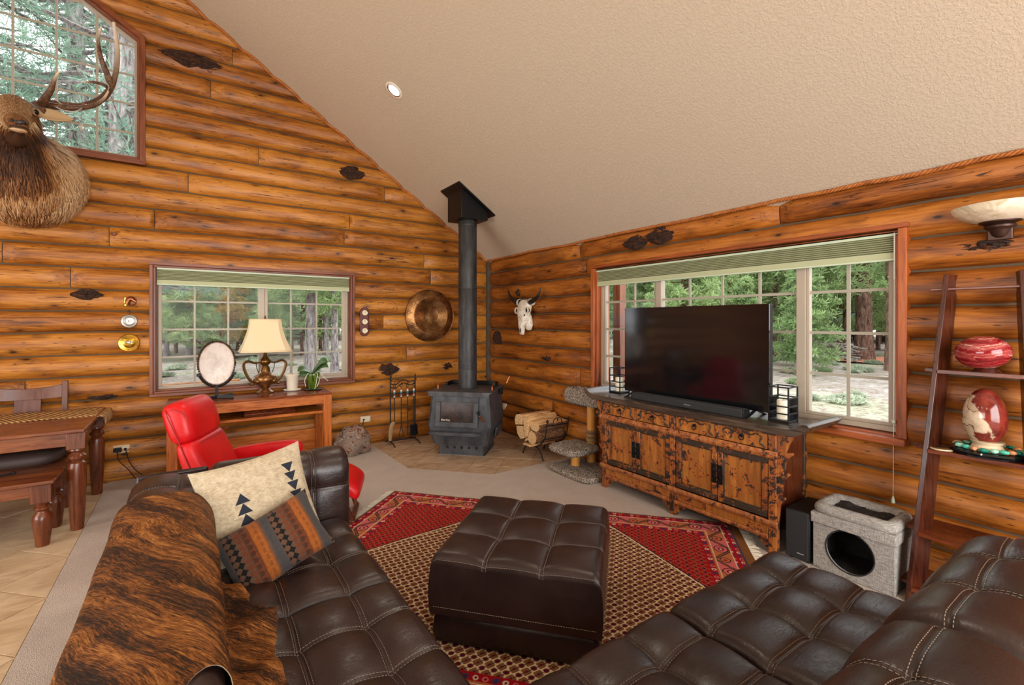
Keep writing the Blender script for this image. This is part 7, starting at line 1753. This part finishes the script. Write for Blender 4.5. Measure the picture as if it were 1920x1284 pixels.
for s in (-1, 1):
    B = Vector((EX+.02+s*.125, -.585, 3.265)); D = Vector((s*.225, -.015, -.010)); U = Vector((0, .25, .97)).normalized(); Nn = Vector((0, -.97, .25)).normalized()
    def ear(u, v, off=0):
        wd = .052*(math.sin(PI*min(1, .10+.90*u**.85))**.75); return B+D*u+U*(v*wd+.02*math.sin(u*PI)*.3)-Nn*(.030*(1-v*v)*(1-u*.6)+off)
    MB().grid(lambda u, v: ear(u, v), lin(0, 1, 18), lin(-1, 1, 11)).build('ear', EIN, ek, smooth=80, solid=.006)
    MB().grid(lambda u, v: ear(u, v, .007), lin(0, 1, 18), lin(-1, 1, 11)).build('ear_back', EOUT, ek, smooth=80, solid=.005)
w = W('antler', srgb(110, 78, 50), .5); o = w.tc(); q = w.noise(w.map(o, (26, 26, 26)), 1.6, 5, .65, .8); Z = w.sep(o)[2]
at2 = V(w, w.attr('tip').outputs['Fac'])
c = w.ramp(q, [(.34, srgb(44, 26, 16)), (.55, srgb(96, 62, 38)), (.72, srgb(150, 112, 76))]); w.set('Base Color', w.mix(at2.smooth(.6, 1.05), c, srgb(224, 206, 178))); w.bump(q, .6, .008); MT['antler'] = w.m
def ant(P, r0, r1, name, parent):
    n = 34; path = spline(P, n); m = MB().tube(path, [lerp(r0, r1, (i/(n-1))**1.25) for i in range(n)], 12)
    o = m.build(name, MT['antler'], parent, smooth=80); a = o.data.attributes.new('tip', 'FLOAT', 'POINT'); a.data.foreach_set('value', [min(1, (k//12)/(n-1)) for k in range(len(m.v))]); return o
CX = EX+.02
def mir(P, s): return [(CX+s*(x-CX), y, z) for x, y, z in P]
for s in (1, -1):
    b = ant(mir([(-4.705, -.555, 3.315), (-4.66, -.55, 3.355), (-4.58, -.54, 3.372), (-4.46, -.50, 3.405), (-4.345, -.45, 3.51), (-4.275, -.39, 3.66), (-4.238, -.34, 3.86), (-4.232, -.30, 4.08), (-4.262, -.27, 4.33)], s), .043, .012, 'antler', ek)
    ant(mir([(-4.69, -.58, 3.335), (-4.645, -.66, 3.37), (-4.60, -.72, 3.43), (-4.575, -.755, 3.50), (-4.545, -.76, 3.575)], s), .031, .006, 'tine', b)
    ant(mir([(-4.66, -.565, 3.35), (-4.57, -.62, 3.335), (-4.46, -.64, 3.345), (-4.36, -.62, 3.40), (-4.30, -.57, 3.49), (-4.272, -.52, 3.585)], s), .027, .006, 'tine', b)
    ant(mir([(-4.27, -.375, 3.70), (-4.30, -.42, 3.80), (-4.335, -.45, 3.92), (-4.345, -.46, 4.05), (-4.325, -.46, 4.17)], s), .027, .006, 'tine', b)
    ant(mir([(-4.29, -.40, 3.67), (-4.34, -.36, 3.70), (-4.41, -.32, 3.715), (-4.47, -.30, 3.705)], s), .018, .005, 'tine', b)
    MB().tube([mir([(-4.712, -.557, 3.305)], s)[0], mir([(-4.69, -.555, 3.33)], s)[0]], [.056, .050], 14).build('burr', MT['antler'], b, smooth=60)
# bead strands hung over the antler, with a glass drop
bd = thing('bead_garland', 'strand of clear glass beads looped along the elk antler', 'garland', (-4.45, -.5, 3.42))
gb = W('glass_bead', srgb(214, 214, 206), .08); gb.set('Transmission Weight', .5)
P = spline([(-4.60, -.585, 3.40), (-4.52, -.60, 3.345), (-4.42, -.60, 3.35), (-4.34, -.535, 3.455), (-4.28, -.42, 3.66), (-4.36, -.43, 3.72), (-4.5, -.35, 3.80), (-4.7, -.3, 3.90), (-4.95, -.3, 4.0)], 90)
m = MB()
for p in P: m.ball(p, .0055, 6, 4)
for p in spline([(-4.62, -.60, 3.36), (-4.55, -.66, 3.30), (-4.46, -.66, 3.31), (-4.40, -.64, 3.39)], 26): m.ball(p, .006, 6, 4)
stuff(m.build('beads', gb.m, bd, smooth=80))
MB().tube([(-4.43, -.64, 3.34), (-4.43, -.64, 3.22)], .0012, 4).build('thread', MT['thread'], bd)
MB().lathe([(0, -.035), (.010, -.025), (.022, 0), (.010, .025), (0, .035)], (-4.43, -.64, 3.19), 8).build('glass_drop', gb.m, bd, smooth=None)
